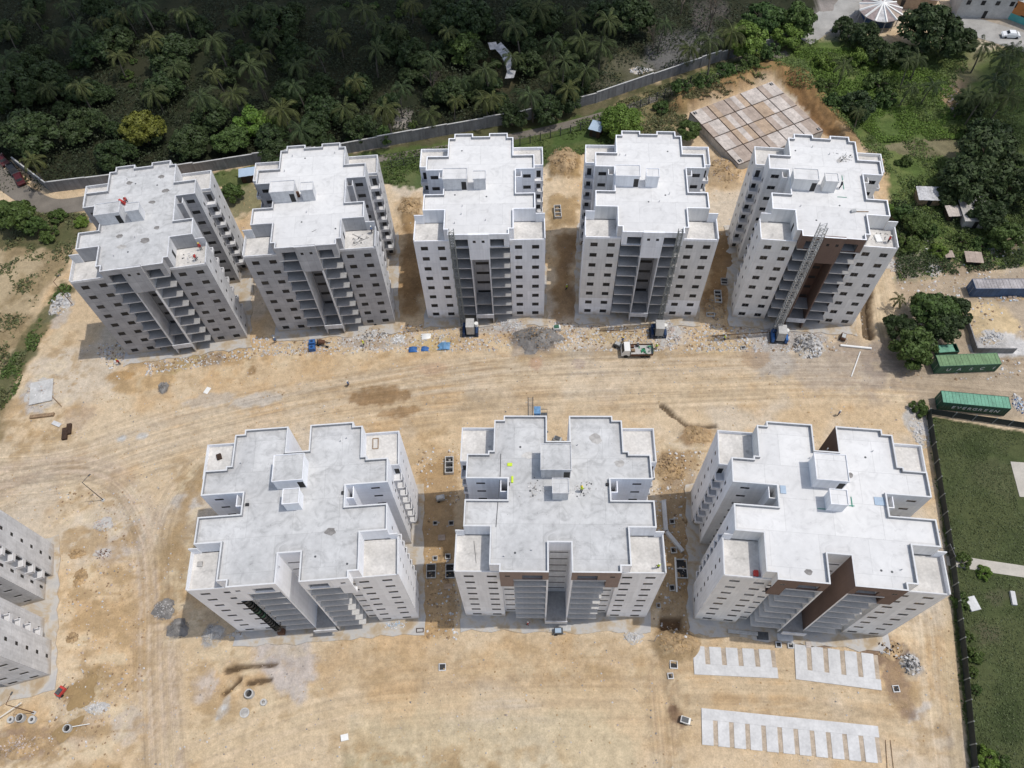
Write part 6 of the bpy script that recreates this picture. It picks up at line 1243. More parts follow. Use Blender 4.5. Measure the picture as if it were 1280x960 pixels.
for a_ in [('open manhole in the bare yard below front middle tower', 553, 834, 1.1, 1.1, .3), ('open manhole with slid lid right of the soil heap', 842, 831, 1.2, 1.2, .3, -5, True), ('round-eyed manhole box below the slid lid manhole', 838, 845, .9, .9, .3), ('dark square manhole at right end of parking slab', 1120, 861, 1.0, 1.0, .2), ('left manhole of two by the front right entrance', 973, 806, .9, .9, .3, -6), ('right manhole of two by the front right entrance', 988, 807, .9, .9, .3, -6, True),
 ('three-cell trough at the rear left of front middle tower', 562, 583, 1.5, 3.2, .9, 0, False, 'conc', 3), ('twin pit box left of front middle tower wing', 539, 714, 1.6, 2.4, .35, 0, False, 'steel', 2), ('partly hidden pit box touching front middle tower', 563, 714, 1.6, 2.4, .35, 0, False, 'steel', 2), ('small pit left of twin pit box, on sunny strip', 544, 698, .8, .8, .3, 0, False, 'conc'), ('small pit right on the sunny strip by the tower', 560, 696, .9, .9, .4, 0, False, 'conc'), ('left pit of two in the shaded gap', 544, 654, .8, .8, .2, 0, False, 'conc_dirty'), ('right pit of two in the shaded gap', 564, 654, .9, .9, .2, 0, False, 'conc_dirty'),
 ('three-cell trough between middle and primed towers', 697, 270, 1.5, 3.4, .8, 0, False, 'conc', 3), ('dark twin pit in gap left of brown-core tower', 897, 372, 1.4, 3.0, .4, -6, False, 'conc', 3), ('second dark pit box in gap left of brown-core tower', 905, 353, 1.4, 1.6, .4, -6, False, 'conc_dirty', 2), ('lowest pit in gap left of brown-core tower', 888, 394, 1.6, .9, .3, -6, False, 'conc'), ('open pit box in the gap beside front right tower', 852, 711, 1.8, 3.2, .35, -4, False, 'conc', 2), ('small pit below long white pipe', 840, 735, .9, 1.0, .3, 0, False, 'conc_dirty'), ('small pit box at upper bend of pale duct', 842, 688, 1.0, 1.0, .4, 0, False, 'conc'), ('pit box right of dark soil, gap of front right tower', 840, 652, .9, .9, .3, 0, False, 'conc'), ('dark pit beside tower foot in the right gap', 823, 757, .7, .8, .3, 0, False, 'conc_dirty'), ('low open pit at front left of right gap', 803, 789, 1.4, .7, .2, 0, False, 'conc_dirty'), ('small open pit in the road before brown-core tower', 929, 435, 1.0, .8, .25, 0, False, 'conc'), ('small frame pit right of front left tower', 525, 788, 1.2, .7, .2, 0, False, 'wood_dark')]:
    box_manhole(*a_)
def slab_thing(name, label, cat, u, v, w_, d_, h, rz, mat, z=0.0, group=None, part='body'):
    c = P3(u, v); r = thing(name, label, cat, (c.x, c.y, c.z+z), R(rz), group); b = MB(); b.box(-w_/2, w_/2, -d_/2, d_/2, 0, h, mat)
    o = b.build(part, r); m_ = o.modifiers.new('bevel', 'BEVEL'); m_.width = min(.04, h*.3); m_.segments = 2; return r
def rod(name, label, cat, p, q_, rad, mat, group=None, n=10):
    p, q_ = Vector(p), Vector(q_); r = thing(name, label, cat, p, 0, group); b = MB(); b.tube((0, 0, 0), q_-p, rad, None, n, mat); b.build('shaft', r); return r
def on(u, v, dz): c = P3(u, v); return (c.x, c.y, c.z+dz)
rod('white_pipe', 'thick white pipe lying across the road end by the trench', 'pipe', on(1050, 432, .2), on(1089, 436, .2), .22, 'white_plastic'); rod('white_pipe', 'thin white pipe pointing down the road below thick pipe', 'pipe', on(1075, 440, .1), on(1064, 471, .1), .11, 'white_plastic'); rod('white_pipe', 'long white pipe in the gap left of front right tower', 'pipe', on(844, 697, .15), on(846, 740, .15), .16, 'white_plastic')
rod('concrete_duct', 'broad pale duct running down the gap beside front right tower', 'duct', on(829, 627, .35), on(832, 664, .35), .5, 'conc_white', None, 4); rod('concrete_duct', 'angled lower length of the pale duct', 'duct', on(833, 665, .3), on(853, 690, .3), .42, 'conc_white', None, 4)
rod('timber_pole', 'grey pole leaning across rings at bottom left corner', 'pole', on(-12, 906, .3), on(32, 880, 1.2), .07, 'white_plastic'); rod('white_pipe', 'short pale pipe from puddle ring', 'pipe', on(92, 909, .5), on(113, 905, .3), .06, 'white_plastic')
rod('long_plank', 'rusty track of planks in front of primed tower', 'plank', on(750, 413, .08), on(797, 414, .08), .1, 'wood', None, 4); rod('long_plank', 'long plank lying from rubble to the tall hoist', 'plank', on(890, 420, .08), on(965, 415, .08), .1, 'wood', None, 4); rod('long_plank', 'left of two thin boards beside bottom parking slab', 'plank', on(1107, 925, .05), on(1109, 960, .05), .06, 'wood', None, 4); rod('long_plank', 'right of two thin boards beside bottom parking slab', 'plank', on(1113, 925, .05), on(1117, 962, .05), .06, 'wood', None, 4)
rod('timber_pole', 'fallen post with cap below the left scrub', 'pole', on(60, 490, .12), on(77, 508, .12), .08, 'wood'); rod('timber_pole', 'yellow stake standing in soil by the brown pit', 'stake', on(818, 802, 0), on(818.5, 799, 2.4), .06, 'wood_pale')
slab_thing('broken_slab', 'tilted pale slab on the left bank', 'slab', 52, 490, 4.2, 5.0, .18, 12, 'conc', .05); slab_thing('timber_stack', 'brown timber bundle at lower edge of tilted slab', 'timber', 53, 520, 4.4, .7, .4, 5, 'wood', .02); slab_thing('timber_stack', 'dark brown bundle left of two at the left road edge', 'timber', 82, 543, .9, 2.4, .5, 10, 'wood_dark', .02); slab_thing('timber_stack', 'dark brown bundle right of two at left road edge', 'timber', 87, 537, .8, 2.2, .5, 10, 'wood_dark', .02); slab_thing('broken_slab', 'small white slab above dark brown bundles', 'slab', 71, 530, 1.8, .8, .2, -25, 'conc_white', .03)
slab_thing('rock', 'white boulder bag in the bottom yard', 'bag', 431, 922, 1.1, .9, .45, 10, 'white_plastic', .0); slab_thing('white_sheet', 'white crumpled sheet on road left of centre', 'sheet', 259, 488, .9, 1.4, .12, -25, 'white_plastic', .0)
# blue bin, machines and tarps along the back row
for k, (v_, lb) in enumerate(((430, 'blue plastic tank nearer the second tower'), (437, 'blue plastic tank nearer the road'))):
    c = P3(391, v_); r = thing('blue_tank', lb, 'tank', c, R(4), 'blue tanks before the second tower'); b = MB(); b.box(-.6, .6, -.5, .5, 0, 1.1, 'blue'); o = b.build('body', r); m_ = o.modifiers.new('bevel', 'BEVEL'); m_.width = .1; m_.segments = 2; b = MB(); b.tube((0, 0, 1.1), (0, 0, 1.2), .25, None, 10, 'navy'); b.build('lid', r)
c = P3(403, 430); r = thing('mixer', 'rusty concrete mixer right of the blue tanks', 'mixer', c, R(-15)); b = MB(); b.tube((-.4, 0, .7), (.6, 0, 1.0), .55, .35, 12, 'rust'); b.build('drum', r); b = MB(); b.box(-1.0, 1.6, -.5, -.4, .3, .4, 'steel_dark'); b.box(-1.0, 1.6, .4, .5, .3, .4, 'steel_dark'); b.box(-.9, -.8, -.39, .39, .3, .9, 'steel_dark'); b.build('frame', r)
for x in (-.6, 1.2): b = MB(); b.tube((x, -.65, .28), (x, -.52, .28), .28, None, 10, 'tyre'); b.build('wheel', r)
def tarp(label, u, v, s, seed, mat='tarp', h=.5, name='tarpaulin'):
    g = np.random.default_rng(seed); n = 9; V = []; F_ = []; c = P3(u, v)
    for j in range(n):
        for i in range(n):
            a, e = i/(n-1)*2-1, j/(n-1)*2-1; q_ = max(0, 1-(a*a+e*e)*.6); V.append((a*s*(1+.2*g.normal()*.5), e*s*.8, .05+h*q_*(.5+.8*g.random())))
    for j in range(n-1):
        for i in range(n-1): F_.append((j*n+i, j*n+i+1, (j+1)*n+i+1, (j+1)*n+i))
    o = link(name, npmesh(name, np.array(V), F_, [mat]), None, c); tag(o, label, 'tarpaulin', 'tarpaulins in front of the back row'); return o
tarp('dark blue tarp heap leftmost of the blue tarps', 516, 437, .8, 1, 'blue'); tarp('small blue tarp heap in the middle of blue tarps', 531, 436, .7, 2, 'blue', .4); tarp('light blue tarp rightmost of the blue tarps', 555, 433, 1.1, 3, 'tarp', .6); tarp('white crumpled sheet above blue tarps', 533, 421, .9, 4, 'white_plastic', .4)
# wheelbarrow-like debris pieces and dumper
for (u, v, lb, m1, m2, rz) in ((772, 433, 'grey handcart on the road left of the lorry', 'steel_dark', 'steel', -30), (1053, 423, 'green-grey tool bin at foot of brown-core tower', 'rust', 'steel', 65), (696, 412, 'white-green crate by the grey gravel pile', 'white_plastic', 'green', 5), (472, 404, 'pale green bench at second tower right corner', 'steel', 'conc', 0), (415, 786, 'blue-white pump box before front left tower', 'bluebits', 'steel_dark', 5), (698, 790, 'dark generator before the front middle tower', 'steel_dark', 'bluebits', 0), (856, 901, 'white and black mixer at left end of bottom parking slab', 'white_plastic', 'steel_dark', -20), (697, 551, 'grey machine in the rear notch of front middle tower', 'steel', 'steel_dark', -25), (551, 624, 'grey drum trolley in gap left of front middle tower', 'steel', 'conc', 10), (78, 865, 'red machine at the left lower concrete apron', 'redcloth', 'steel_dark', 60)):
    c = P3(u, v); r = thing('site_machine', lb, 'machine', c, R(rz), 'small machines and bins on site'); b = MB(); b.box(-.7, .7, -.45, .45, .3, .95, m1); b.box(-.55, .4, -.35, .35, .951, 1.15, m2); b.build('body', r)
    b = MB(); b.box(-.9, 1.1, -.4, -.34, .2, .28, m2); b.box(-.9, 1.1, .34, .4, .2, .28, m2); b.build('frame', r)
    for y in (-.55, .45): b = MB(); b.tube((-.4, y, .24), (-.4, y+.1, .24), .24, None, 10, 'tyre'); b.build('wheel', r)
# muddy puddles
for (u, v, rx, ry, ro, sd, lb) in ((84, 912, 2.3, 1.1, .6, 1, 'muddy puddle round the concrete ring at bottom left'), (105, 868, 1.3, 2.8, -.5, 2, 'curved muddy puddle above the ring puddle'), (94, 862, 1.1, .9, 0, 3, 'small muddy puddle left of the curved one')):
    g = random.Random(sd); c = P3(u, v); n = 26; P = []
    for k in range(n): t = 2*PI*k/n; rr = 1+.22*math.sin(3*t+sd)+g.uniform(-.1, .1); x, y = rx*rr*math.cos(t), ry*rr*math.sin(t); P.append((x*math.cos(ro)-y*math.sin(ro), x*math.sin(ro)+y*math.cos(ro), .05))
    b = MB(); b.poly(P, 'water'); tag(b.build('puddle', loc=c), lb, kind='structure')
# street lamps
for (bu, bv, lb, rz, m_) in ((129, 625, 'thin dark street lamp left of the front left tower', 50, 'steel_dark'), (43, 891, 'thin rusty street lamp above rings, bottom left corner', 70, 'rust'), (91, 381, 'thin rusty street lamp pole on the left bank', 60, 'rust')):
    c = P3(bu, bv); r = thing('street_lamp', lb, 'street lamp', c, R(rz), 'street lamp poles'); h = 7.5; b = MB(); b.tube((0, 0, 0), (0, 0, h), .08, .05, 8, m_); b.build('pole', r)
    b = MB(); b.tube((0, 0, h), (1.4, 0, h+.25), .05, .04, 6, m_); b.build('arm', r); b = MB(); b.box(1.3, 1.8, -.1, .1, h+.18, h+.3, 'steel_dark'); b.build('lamp_head', r); b = MB(); b.box(-.25, .25, -.25, .25, -.1, .18, 'conc'); b.build('footing', r)
# sand bin of concrete walls
r = thing('sand_bin', 'three-sided concrete bin holding pale sand near the containers', 'bin', P3(1218, 440), R(-4)); p = [G(1214, 440), G(1262, 440), G(1205, 392)]; b = MB()
d = (p[1]-p[0]); b.box(0, d.length, -.15, 0, -.3, 1.6, 'wallgrey'); b.build('front_wall', r); b = MB(); b.box(-.2, -.001, -.15, 8.2, -.3, 1.6, 'wallgrey'); b.build('side_wall', r)
# long sheets before front right tower, brown pit lining
slab_thing('metal_sheet', 'long pale metal sheet before the front right entrance', 'sheet', 928, 791, 4.6, .6, .08, -8, 'steel', .3); slab_thing('rebar_mat', 'black rebar mat by front right entrance', 'rebar', 953, 795, 1.8, 1.2, .25, -6, 'steel_dark', .02); slab_thing('concrete_step', 'pale entrance slab of front right tower', 'step', 981, 797, 2.4, 1.1, .25, -7, 'conc_white', .02); slab_thing('concrete_step', 'grey entrance slab of front middle tower', 'step', 700, 783, 3.4, 1.4, .2, -3, 'conc', .02); slab_thing('formwork_panel', 'pink square panel beside right entrance manholes', 'panel', 1010, 806, .8, .9, .3, -6, 'wood_pale', 0)
slab_thing('pallet', 'square pallet slab in the shaded gap', 'pallet', 552, 672, 1.2, 1.0, .15, 0, 'wood_grey', .02); slab_thing('pallet', 'pale square slab near front of left gap', 'pallet', 560, 733, 1.4, .9, .15, 0, 'wood_tan', .02)
b = MB(); c = P3(627, 88); r = thing('plastic_sheet', 'curved pale plastic sheet lying in the palm grove', 'sheet', c)
n = 12; pts = px([(612, 70), (622, 68), (630, 76), (637, 88), (640, 100), (637, 109)])
for (ax, ay), (bx, by) in zip(pts, pts[1:]):
    d = Vector((bx-ax, by-ay, 0)).normalized(); s_ = Vector((-d.y, d.x, 0))*1.1; z0, z1 = 2.6, 2.4; a, e = Vector((ax-c.x, ay-c.y, z0)), Vector((bx-c.x, by-c.y, z1)); b.quad(a-s_, e-s_, e+s_+Vector((0, 0, .5)), a+s_+Vector((0, 0, .5)), 'tin')
b.build('film', r)
# ================================================================== PEOPLE
def person_mesh(pose=0):
    me = bpy.data.meshes.new('body'); 
    V = [(0, 0, .95), (0, 0, 1.15), (0, .01, 1.38), (0, 0, 1.5), (0, -.01, 1.62), (0, -.01, 1.74),
         (.10, 0, .90), (.12, -.08*pose, .5), (.12, .10*pose, .08), (.12, -.10+.1*pose, .04), (-.10, 0, .90), (-.12, .1*pose, .5), (-.12, .2*pose, .08), (-.12, .08, .04),
         (.20, 0, 1.40), (.27, -.02, 1.13), (.25, -.18, .92), (.25, -.26, .88), (-.20, 0, 1.40), (-.27, -.02, 1.13), (-.24, -.2, .95), (-.24, -.28, .92)]
    E_ = [(0, 1), (1, 2), (2, 3), (3, 4), (4, 5), (0, 6), (6, 7), (7, 8), (8, 9), (0, 10), (10, 11), (11, 12), (12, 13), (2, 14), (14, 15), (15, 16), (16, 17), (2, 18), (18, 19), (19, 20), (20, 21)]
    rad = [.15, .14, .16, .055, .10, .085, .095, .065, .045, .045, .095, .065, .045, .045, .06, .045, .035, .03, .06, .045, .035, .03]
    me.from_pydata(V, E_, []); o = bpy.data.objects.new('tmp', me); COL.objects.link(o)
    sk_ = o.modifiers.new('skin', 'SKIN')
    for i, rr in enumerate(rad): me.skin_vertices[0].data[i].radius = (rr, rr*(.75 if i < 3 else 1))
    me.skin_vertices[0].data[0].use_root = True; o.modifiers.new('sub', 'SUBSURF').levels = 1
    dg = bpy.context.evaluated_depsgraph_get(); out = bpy.data.meshes.new_from_object(o.evaluated_get(dg)); bpy.data.objects.remove(o); out.name = 'body'; return out
PB = [person_mesh(0), person_mesh(1)]
def shell_of(me, z0, z1, grow, mat, xmax=9):
    b = MB()
    for p_ in me.polygons:
        c_ = p_.center
        if z0 < c_.z < z1 and abs(c_.x) < xmax: b.poly([me.vertices[i].co+me.vertices[i].normal*grow for i in p_.vertices], mat)
    return b
for m_ in PB:
    m_.materials.clear(); m_.materials.append(M['skin']); m_.polygons.foreach_set('use_smooth', [True]*len(m_.polygons))
def person(label, pos, rz, top, hat, k=0):
    r = thing('person', label, 'person', pos, R(rz), 'workers on the site'); link('body', PB[k], r)
    shell_of(PB[k], .06, .98, .015, 'denim').build('trousers', r); shell_of(PB[k], .94, 1.5, .02, top, .24).build('shirt', r)
    b = MB(); n = 10
    for j in range(3):
        for i in range(n):
            a, e = 2*PI*i/n, 2*PI*(i+1)/n; f0, f1 = math.cos(j*PI/6), math.cos((j+1)*PI/6) if j < 2 else 0; z0, z1 = 1.72+.15*math.sin(j*PI/6), 1.72+.15*math.sin((j+1)*PI/6)
            b.quad((.145*f0*math.cos(a), .145*f0*math.sin(a), z0), (.145*f0*math.cos(e), .145*f0*math.sin(e), z0), (.145*f1*math.cos(e), .145*f1*math.sin(e), z1), (.145*f1*math.cos(a), .145*f1*math.sin(a), z1), hat)
    b.build('helmet', r)
extra = [(150, 455, 'redcloth', 'worker in red before the far left tower'), (345, 428, 'bluecloth', 'worker in blue before the second tower'), (455, 432, 'hiviz', 'worker in yellow vest right of the blue tanks'), (820, 436, 'hiviz', 'worker in yellow vest just right of the lorry'), (778, 428, 'bluecloth', 'worker in blue walking to the lorry'), (905, 425, 'hiviz', 'worker in yellow vest left of the tall hoist')]
for k, (u, v, m_, lb) in enumerate(extra): person(lb, on(u, v, .02), k*50, m_, 'helmet' if k % 2 else 'helmet_yellow', k % 2)
Rf = ZD+.005; Tf = ZT+.02
person('worker in yellow vest standing on the front middle roof', tl(6, 3.1, -.1, Rf), 140, 'hiviz', 'helmet_yellow', 1); person('worker in green vest at terrace corner of front middle tower', tl(6, 13.2, -10.0, Tf), 200, 'hiviz', 'helmet', 0); person('worker in red on the far left roof beside the bulkhead', tl(0, -2.2, 3.2, Rf), 30, 'redcloth', 'helmet', 1)
person('worker in red leaning on the far left tower terrace', tl(0, 9.6, -9.9, Tf), 60, 'redcloth', 'helmet', 0); person('worker in red at terrace rear of far left tower', tl(0, 10.3, -7.6, Tf), 10, 'redcloth', 'helmet_yellow', 0); person('worker in dark clothes on brown-core tower roof', tl(4, 2.2, -.3, Rf), 100, 'denim', 'helmet', 1); person('worker in orange-red on right terrace of brown-core tower', tl(4, 10.1, -9.7, Tf), 90, 'redcloth', 'helmet', 0)
person('worker in blue on terrace of second tower', tl(1, 10.7, -7.6, Tf), 90, 'bluecloth', 'helmet', 0); person('worker in yellow vest at lower corner of the panelled tank', (*G(931, 206)[:2], .35), 30, 'hiviz', 'helmet', 0); person('worker in yellow vest in gap between middle and primed towers', on(708, 363, .02), 60, 'hiviz', 'helmet', 1)
person('worker in red before the front middle tower', on(660, 781, .02), 60, 'redcloth', 'helmet', 1); person('worker in dark clothes in the road by small pit', on(1047, 519, 0), 60, 'bluecloth', 'helmet', 0); person('worker in blue walking on the road above front left tower', on(436, 482, 0), 80, 'bluecloth', 'helmet', 1)
# rubbish chute hanging down the recess of the front left tower
r = thing('debris_chute', 'dark green rubbish chute of nested buckets on front left tower', 'chute', tl(5, -7.5, -11.5, 0), R(TW[5][4])); g = random.Random(4)
for k in range(16):
    b = MB(); b.tube((g.uniform(-.06, .06), 0, 2.0+k*1.05), (0, 0, 3.2+k*1.05),   .34, .55, 10, random.choice(['steel_dark', 'fence', 'green']), False); b.build('bucket', r)
b = MB(); b.box(-.5, .5, -.4, .4, 0, 1.2, 'rust'); b.build('hopper', r)
# ================================================================== THINGS ON THE ROOFS
def patch(i, lx, ly, rx, ry, mat, label, seed, z=Rf):
    g = random.Random(seed); c = tl(i, lx, ly, z+.004); b = MB(); n = 14
    P = [(rx*(1+g.uniform(-.22, .22))*math.cos(2*PI*k/n), ry*(1+g.uniform(-.22, .22))*math.sin(2*PI*k/n), 0) for k in range(n)]
    b.poly([(x, y, .012) for x, y, _ in P], mat); b.poly([(x, y, 0) for x, y, _ in P][::-1], mat)
    for k in range(n): a, e = P[k], P[(k+1) % n]; b.quad(a, e, (e[0], e[1], .012), (a[0], a[1], .012), mat)
    o = b.build('mortar_patch', loc=c); tag(o, label, 'mortar patch', 'grey mortar patches on the roofs')
plist = [(5, 5.2, -4.9, .75, .55, 'gravel', 'dark grey round patch on front left roof'), (0, 1.6, -6.2, .8, .6, 'gravel', 'patch near front edge of far left roof'), (0, -2.9, -4.4, .6, .5, 'gravel', 'patch front left on far left roof'), (0, 3.4, -3.6, .5, .4, 'gravel', 'patch right of centre on far left roof'), (0, -2.4, 8.4, .55, .5, 'gravel', 'patch rear left on far left roof'), (0, 3.3, 9.0, .6, .45, 'gravel', 'patch rear right on far left roof'), (0, 4.3, 5.2, .6, .5, 'gravel', 'patch right rear arm of far left roof'), (0, 2.1, 2.8, .6, .4, 'gravel', 'patch beside lift head of far left roof'), (0, -2.3, -7.0, .8, .5, 'conc_dirty', 'pale smear at left front of far left roof'), (6, 5.4, 8.1, .9, .8, 'conc_dirty', 'large smudge rear right on front middle roof'), (6, 8.6, 4.2, .7, .5, 'conc_dirty', 'smudge on rear arm of front middle roof'), (6, -4.2, 5.4, .9, .5, 'roof_warm', 'smudge rear left on front middle roof'), (7, -4.1, -10.2, .5, .4, 'gravel', 'patch front left on front right roof'), (7, 3.0, 4.2, .4, .4, 'gravel', 'small patch behind stair head of front right roof'), (4, 2.9, 6.6, .6, .4, 'conc_dirty', 'smudge rear right on brown-core roof')]
for k, a_ in enumerate(plist): patch(*a_, 40+k)
def roofbox(i, lx, ly, w_, d_, h, mat, label, name, cat, rz=0, z=Rf):
    c = tl(i, lx, ly, z+.003); r = thing(name, label, cat, c, R(TW[i][4]+rz)); b = MB(); b.box(-w_/2, w_/2, -d_/2, d_/2, 0, h, mat); o = b.build('body', r); m_ = o.modifiers.new('bevel', 'BEVEL'); m_.width = min(.03, h*.3); m_.segments = 1
for a_ in [(7, -6.4, 1.2, .8, 1.2, .12, 'bluebits', 'blue board at left light well of front right roof', 'board', 'board'), (7, 6.5, .6, 1.5, 1.2, .1, 'bluebits', 'blue board at right light well of front right roof', 'board', 'board'), (7, 2.4, -.4, 1.2, .12, .1, 'pipe_green', 'green conduit lying beside lift head', 'conduit', 'conduit'), (7, 2.7, .2, .12, 1.5, .1, 'pipe_green', 'green conduit upright piece right of lift head', 'conduit', 'conduit'), (7, -1.0, -1.2, 2.0, .1, .1, 'pipe_green', 'green conduit left below the lift head', 'conduit', 'conduit'), (6, -6.5, 1.6, .3, 1.0, .2, 'hiviz', 'lime cloth beside left light well', 'cloth', 'cloth'), (6, -6.9, 3.9, .7, .5, .15, 'hiviz', 'lime cloth rear of left light well', 'cloth', 'cloth'), (4, 2.9, 1.2, .1, 3.4, .08, 'pipe_green', 'green conduit running along brown-core roof', 'conduit', 'conduit'), (4, 2.4, -2.4, 1.6, .1, .08, 'pipe_green', 'green conduit crossing near roof centre', 'conduit', 'conduit'),
 (0, -3.0, 3.4, 1.5, .35, .7, 'redcloth', 'red and green formwork props on far left roof', 'prop_bundle', 'props', -40), (4, 5.0, -5.6, 3.0, .12, .15, 'wood', 'timber length near front arm of brown-core roof', 'timber', 'timber', 5), (4, 3.9, -5.7, .9, .5, .4, 'steel', 'wheelbarrow tray on brown-core roof', 'barrow', 'barrow', 20), (4, 3.5, 7.0, 1.8, .12, .12, 'steel_dark', 'steel bar leaning at rear of brown-core roof', 'bar', 'bar', 50), (1, 8.8, -9.2, 3.0, .08, .06, 'steel_dark', 'rebar piece on right terrace of second tower', 'rebar', 'rebar', 25, Tf), (1, 8.2, -8.2, 2.4, .08, .06, 'steel_dark', 'crossing rebar piece on right terrace of second tower', 'rebar', 'rebar', -35, Tf), (1, -2.0, -.2, .5, .3, 1.2, 'rust', 'rusty ladder stub between heads on second roof', 'ladder', 'ladder'), (1, 1.2, -8.6, .9, .06, .05, 'steel_dark', 'short rebar on second roof front', 'rebar', 'rebar', 30),
 (5, -12.4, 9.0, .7, .9, .35, 'wood_dark', 'dark mixer tub on rear left terrace of front left tower', 'tub', 'tub', 20, Tf), (5, -13.0, -7.2, .7, .7, .3, 'conc_dirty', 'round tub on front left terrace', 'tub', 'tub', 0, Tf), (4, 8.6, -9.0, 1.0, 1.6, .25, 'white_plastic', 'white sacks on right terrace of brown-core tower', 'sacks', 'sacks', 10, Tf), (7, -10.2, -10.2, .6, .8, .5, 'redcloth', 'red bundle on left terrace of front right tower', 'bundle', 'bundle', 0, Tf), (6, -11.5, -8.0, .06, 3.2, .06, 'steel_dark', 'thin rod on left terrace of front middle tower', 'rod', 'rod', 8, Tf), (6, -7.0, .9, .35, .45, .25, 'void', 'dark roof outlet beside left well of front middle roof', 'roof_outlet', 'outlet'), (6, 6.7, .9, .35, .45, .25, 'void', 'dark roof outlet beside right well of front middle roof', 'roof_outlet', 'outlet'), (5, -6.5, -.1, .5, .4, .25, 'void', 'dark roof outlet beside left well of front left roof', 'roof_outlet', 'outlet'), (5, 6.7, .6, .4, .5, .25, 'void', 'dark roof outlet beside right well of front left roof', 'roof_outlet', 'outlet')]:
    roofbox(*a_)
for (i, pts, lb) in ((6, [(-8.2, 5.6), (-8.2, 2.4), (-8.6, -5.4)], 'thin line of cable over left arms of front middle roof'), (5, [(10.2, 8.5), (10.2, 10.2), (11.0, 10.2), (11.0, 8.5), (10.2, 8.5)], 'wooden frame lying on rear right terrace')):
    r = thing('cable' if i == 6 else 'wooden_frame', lb, 'cable' if i == 6 else 'pallet', tl(i, 0, 0, Rf if i == 6 else Tf), R(TW[i][4])); b = MB()  # the terrace piece is a plain timber frame
    for p, q_ in zip(pts, pts[1:]): b.tube((*p, .06), (*q_, .06), .04 if i == 6 else .07, None, 5, 'steel_dark' if i == 6 else 'wood')
    b.build('strand', r)
heap_i = [(0, 9.0, -9.2, Tf, 'loose mortar lumps on the far left tower terrace'), (1, 8.4, -9.0, Tf, 'broken concrete on right terrace of second tower'), (4, 9.0, -8.6, Tf, 'cement sacks and waste on brown-core terrace'), (4, 3.6, 7.4, Rf, 'scrap lumps at rear of brown-core roof'), (6, 3.2, .0, Rf, 'small lumps beside worker on front middle roof'), (6, -3.4, .2, Rf, 'mortar crumbs left of stair head, front middle roof')]
for k, (i, lx, ly, z, lb) in enumerate(heap_i):
    g = random.Random(k+90); b = MB()
    for q_ in range(45):
        x, y, s_ = g.gauss(0, .8), g.gauss(0, .7), g.uniform(.03, .13); Mx = Matrix.Translation((x, y, s_*.4)) @ Matrix.Rotation(g.random()*6, 4, 'Z'); b.box(-s_, s_, -s_*.7, s_*.7, -s_*.4, s_*.5, g.choice(['rubble', 'conc_dirty', 'steel_dark', 'conc_white']), Mx)
    o = b.build('mortar_waste', loc=tl(i, lx, ly, z)); tag(o, lb, 'waste', 'mortar waste on roofs and terraces')
# ================================================================== LIGHT
w = bpy.data.worlds.new('World'); S.world = w; w.use_nodes = True
wn = w.node_tree; bg = wn.nodes['Background']; sk = wn.nodes.new('ShaderNodeTexSky'); sk.sky_type = 'NISHITA'; sk.sun_disc = False
SUN_EL, SUN_AZ = 67.0, 3.0      # azimuth counted from +x towards +y
sk.sun_elevation = R(SUN_EL); sk.sun_rotation = R(90-SUN_AZ); sk.air_density = 1.2; sk.dust_density = 2.0
hs = wn.nodes.new('ShaderNodeHueSaturation'); hs.inputs['Saturation'].default_value = .78; wn.links.new(sk.outputs[0], hs.inputs['Color']); wn.links.new(hs.outputs[0], bg.inputs[0]); bg.inputs[1].default_value = .14
sl = bpy.data.lights.new('sun', 'SUN'); sl.energy = 2.5; sl.angle = R(.53); sl.color = (1, .955, .89)
so = bpy.data.objects.new('sun', sl); COL.objects.link(so)
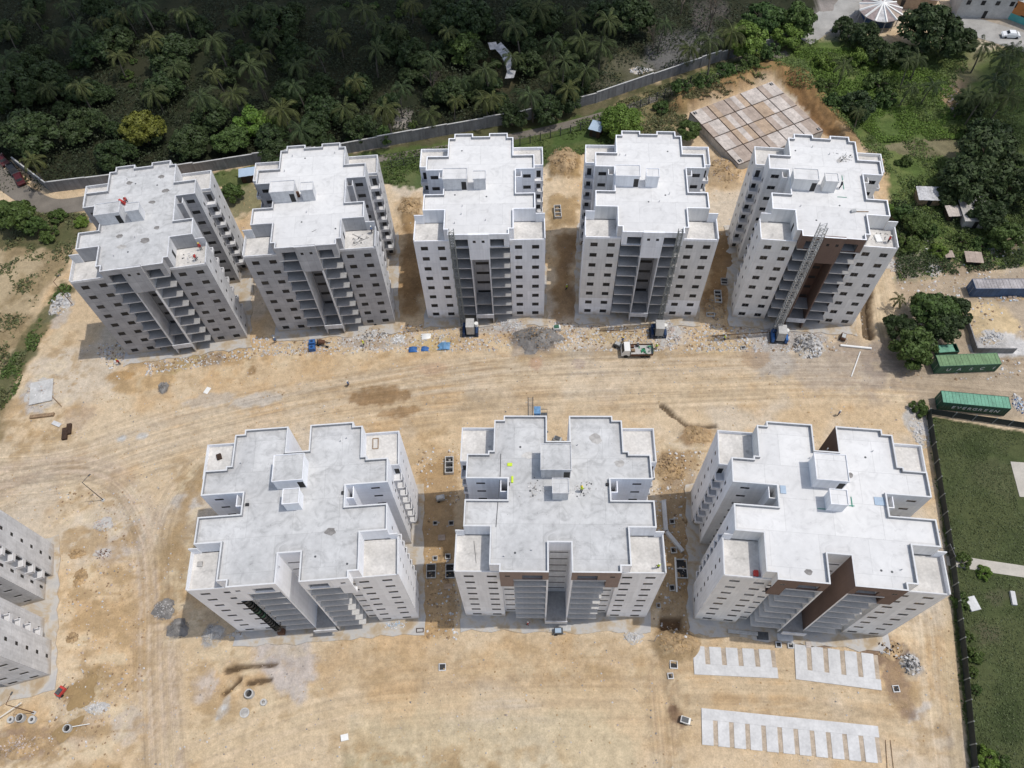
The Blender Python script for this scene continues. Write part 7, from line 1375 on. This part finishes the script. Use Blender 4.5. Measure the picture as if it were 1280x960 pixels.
dv = Vector((math.cos(R(SUN_EL))*math.cos(R(SUN_AZ)), math.cos(R(SUN_EL))*math.sin(R(SUN_AZ)), math.sin(R(SUN_EL))))
so.rotation_euler = dv.to_track_quat('Z', 'Y').to_euler(); so.location = (60, 60, 200)
# unseen clouds, added to shade the grove and the trees on the right
cm_, t, p = nt('thin_shade_cloud'); N = t.nodes; L = t.links; tr = N.new('ShaderNodeBsdfTransparent'); ms = N.new('ShaderNodeMixShader'); ms.inputs[0].default_value = .62
L.new(tr.outputs[0], ms.inputs[1]); p.inputs['Base Color'].default_value = (.9, .9, .9, 1); p.inputs['Roughness'].default_value = 1; L.new(p.outputs[0], ms.inputs[2]); L.new(ms.outputs[0], N['Material Output'].inputs[0])
M['shade_cloud'] = cm_
def shade_cloud(label, spots, zc, seed):
    g = np.random.default_rng(seed); bmc = bmesh.new(); off = Vector((dv.x/dv.z*zc, dv.y/dv.z*zc, 0))
    for x, y, rr in spots:
        r0 = bmesh.ops.create_icosphere(bmc, subdivisions=3, radius=1.0)
        for v in r0['verts']:
            n = v.co.copy(); f = 1+.18*math.sin(n.x*5+seed)*math.sin(n.y*6+x)*math.sin(n.z*4+y); v.co = Vector((x, y, zc))+off+Vector((n.x*rr*f, n.y*rr*f, n.z*rr*.35*f))
    me = bpy.data.meshes.new('shade_cloud'); bmc.to_mesh(me); bmc.free(); me.materials.append(M['shade_cloud']); tag(link('shade_cloud', me), label, kind='structure')
sp_ = []
g = random.Random(3)
for k in range(60):
    x = g.uniform(-190, 25); lo = 166 if x < -20 else 172; y = g.uniform(lo, 260); sp_.append((x, y, g.uniform(14, 26)))
shade_cloud('unseen cumulus added to shade the palm grove', sp_, 420, 3)
sp_ = [(g.uniform(112, 150), g.uniform(100, 160), g.uniform(6, 12)) for k in range(26)]
shade_cloud('small unseen cumulus added to shade the trees on the right', sp_, 420, 5)
S.view_settings.view_transform = 'Standard'; S.view_settings.look = 'None'; S.view_settings.gamma = 1; S.view_settings.use_curve_mapping = False
S.view_settings.exposure = .06
S.render.resolution_x = 1024; S.render.resolution_y = 768
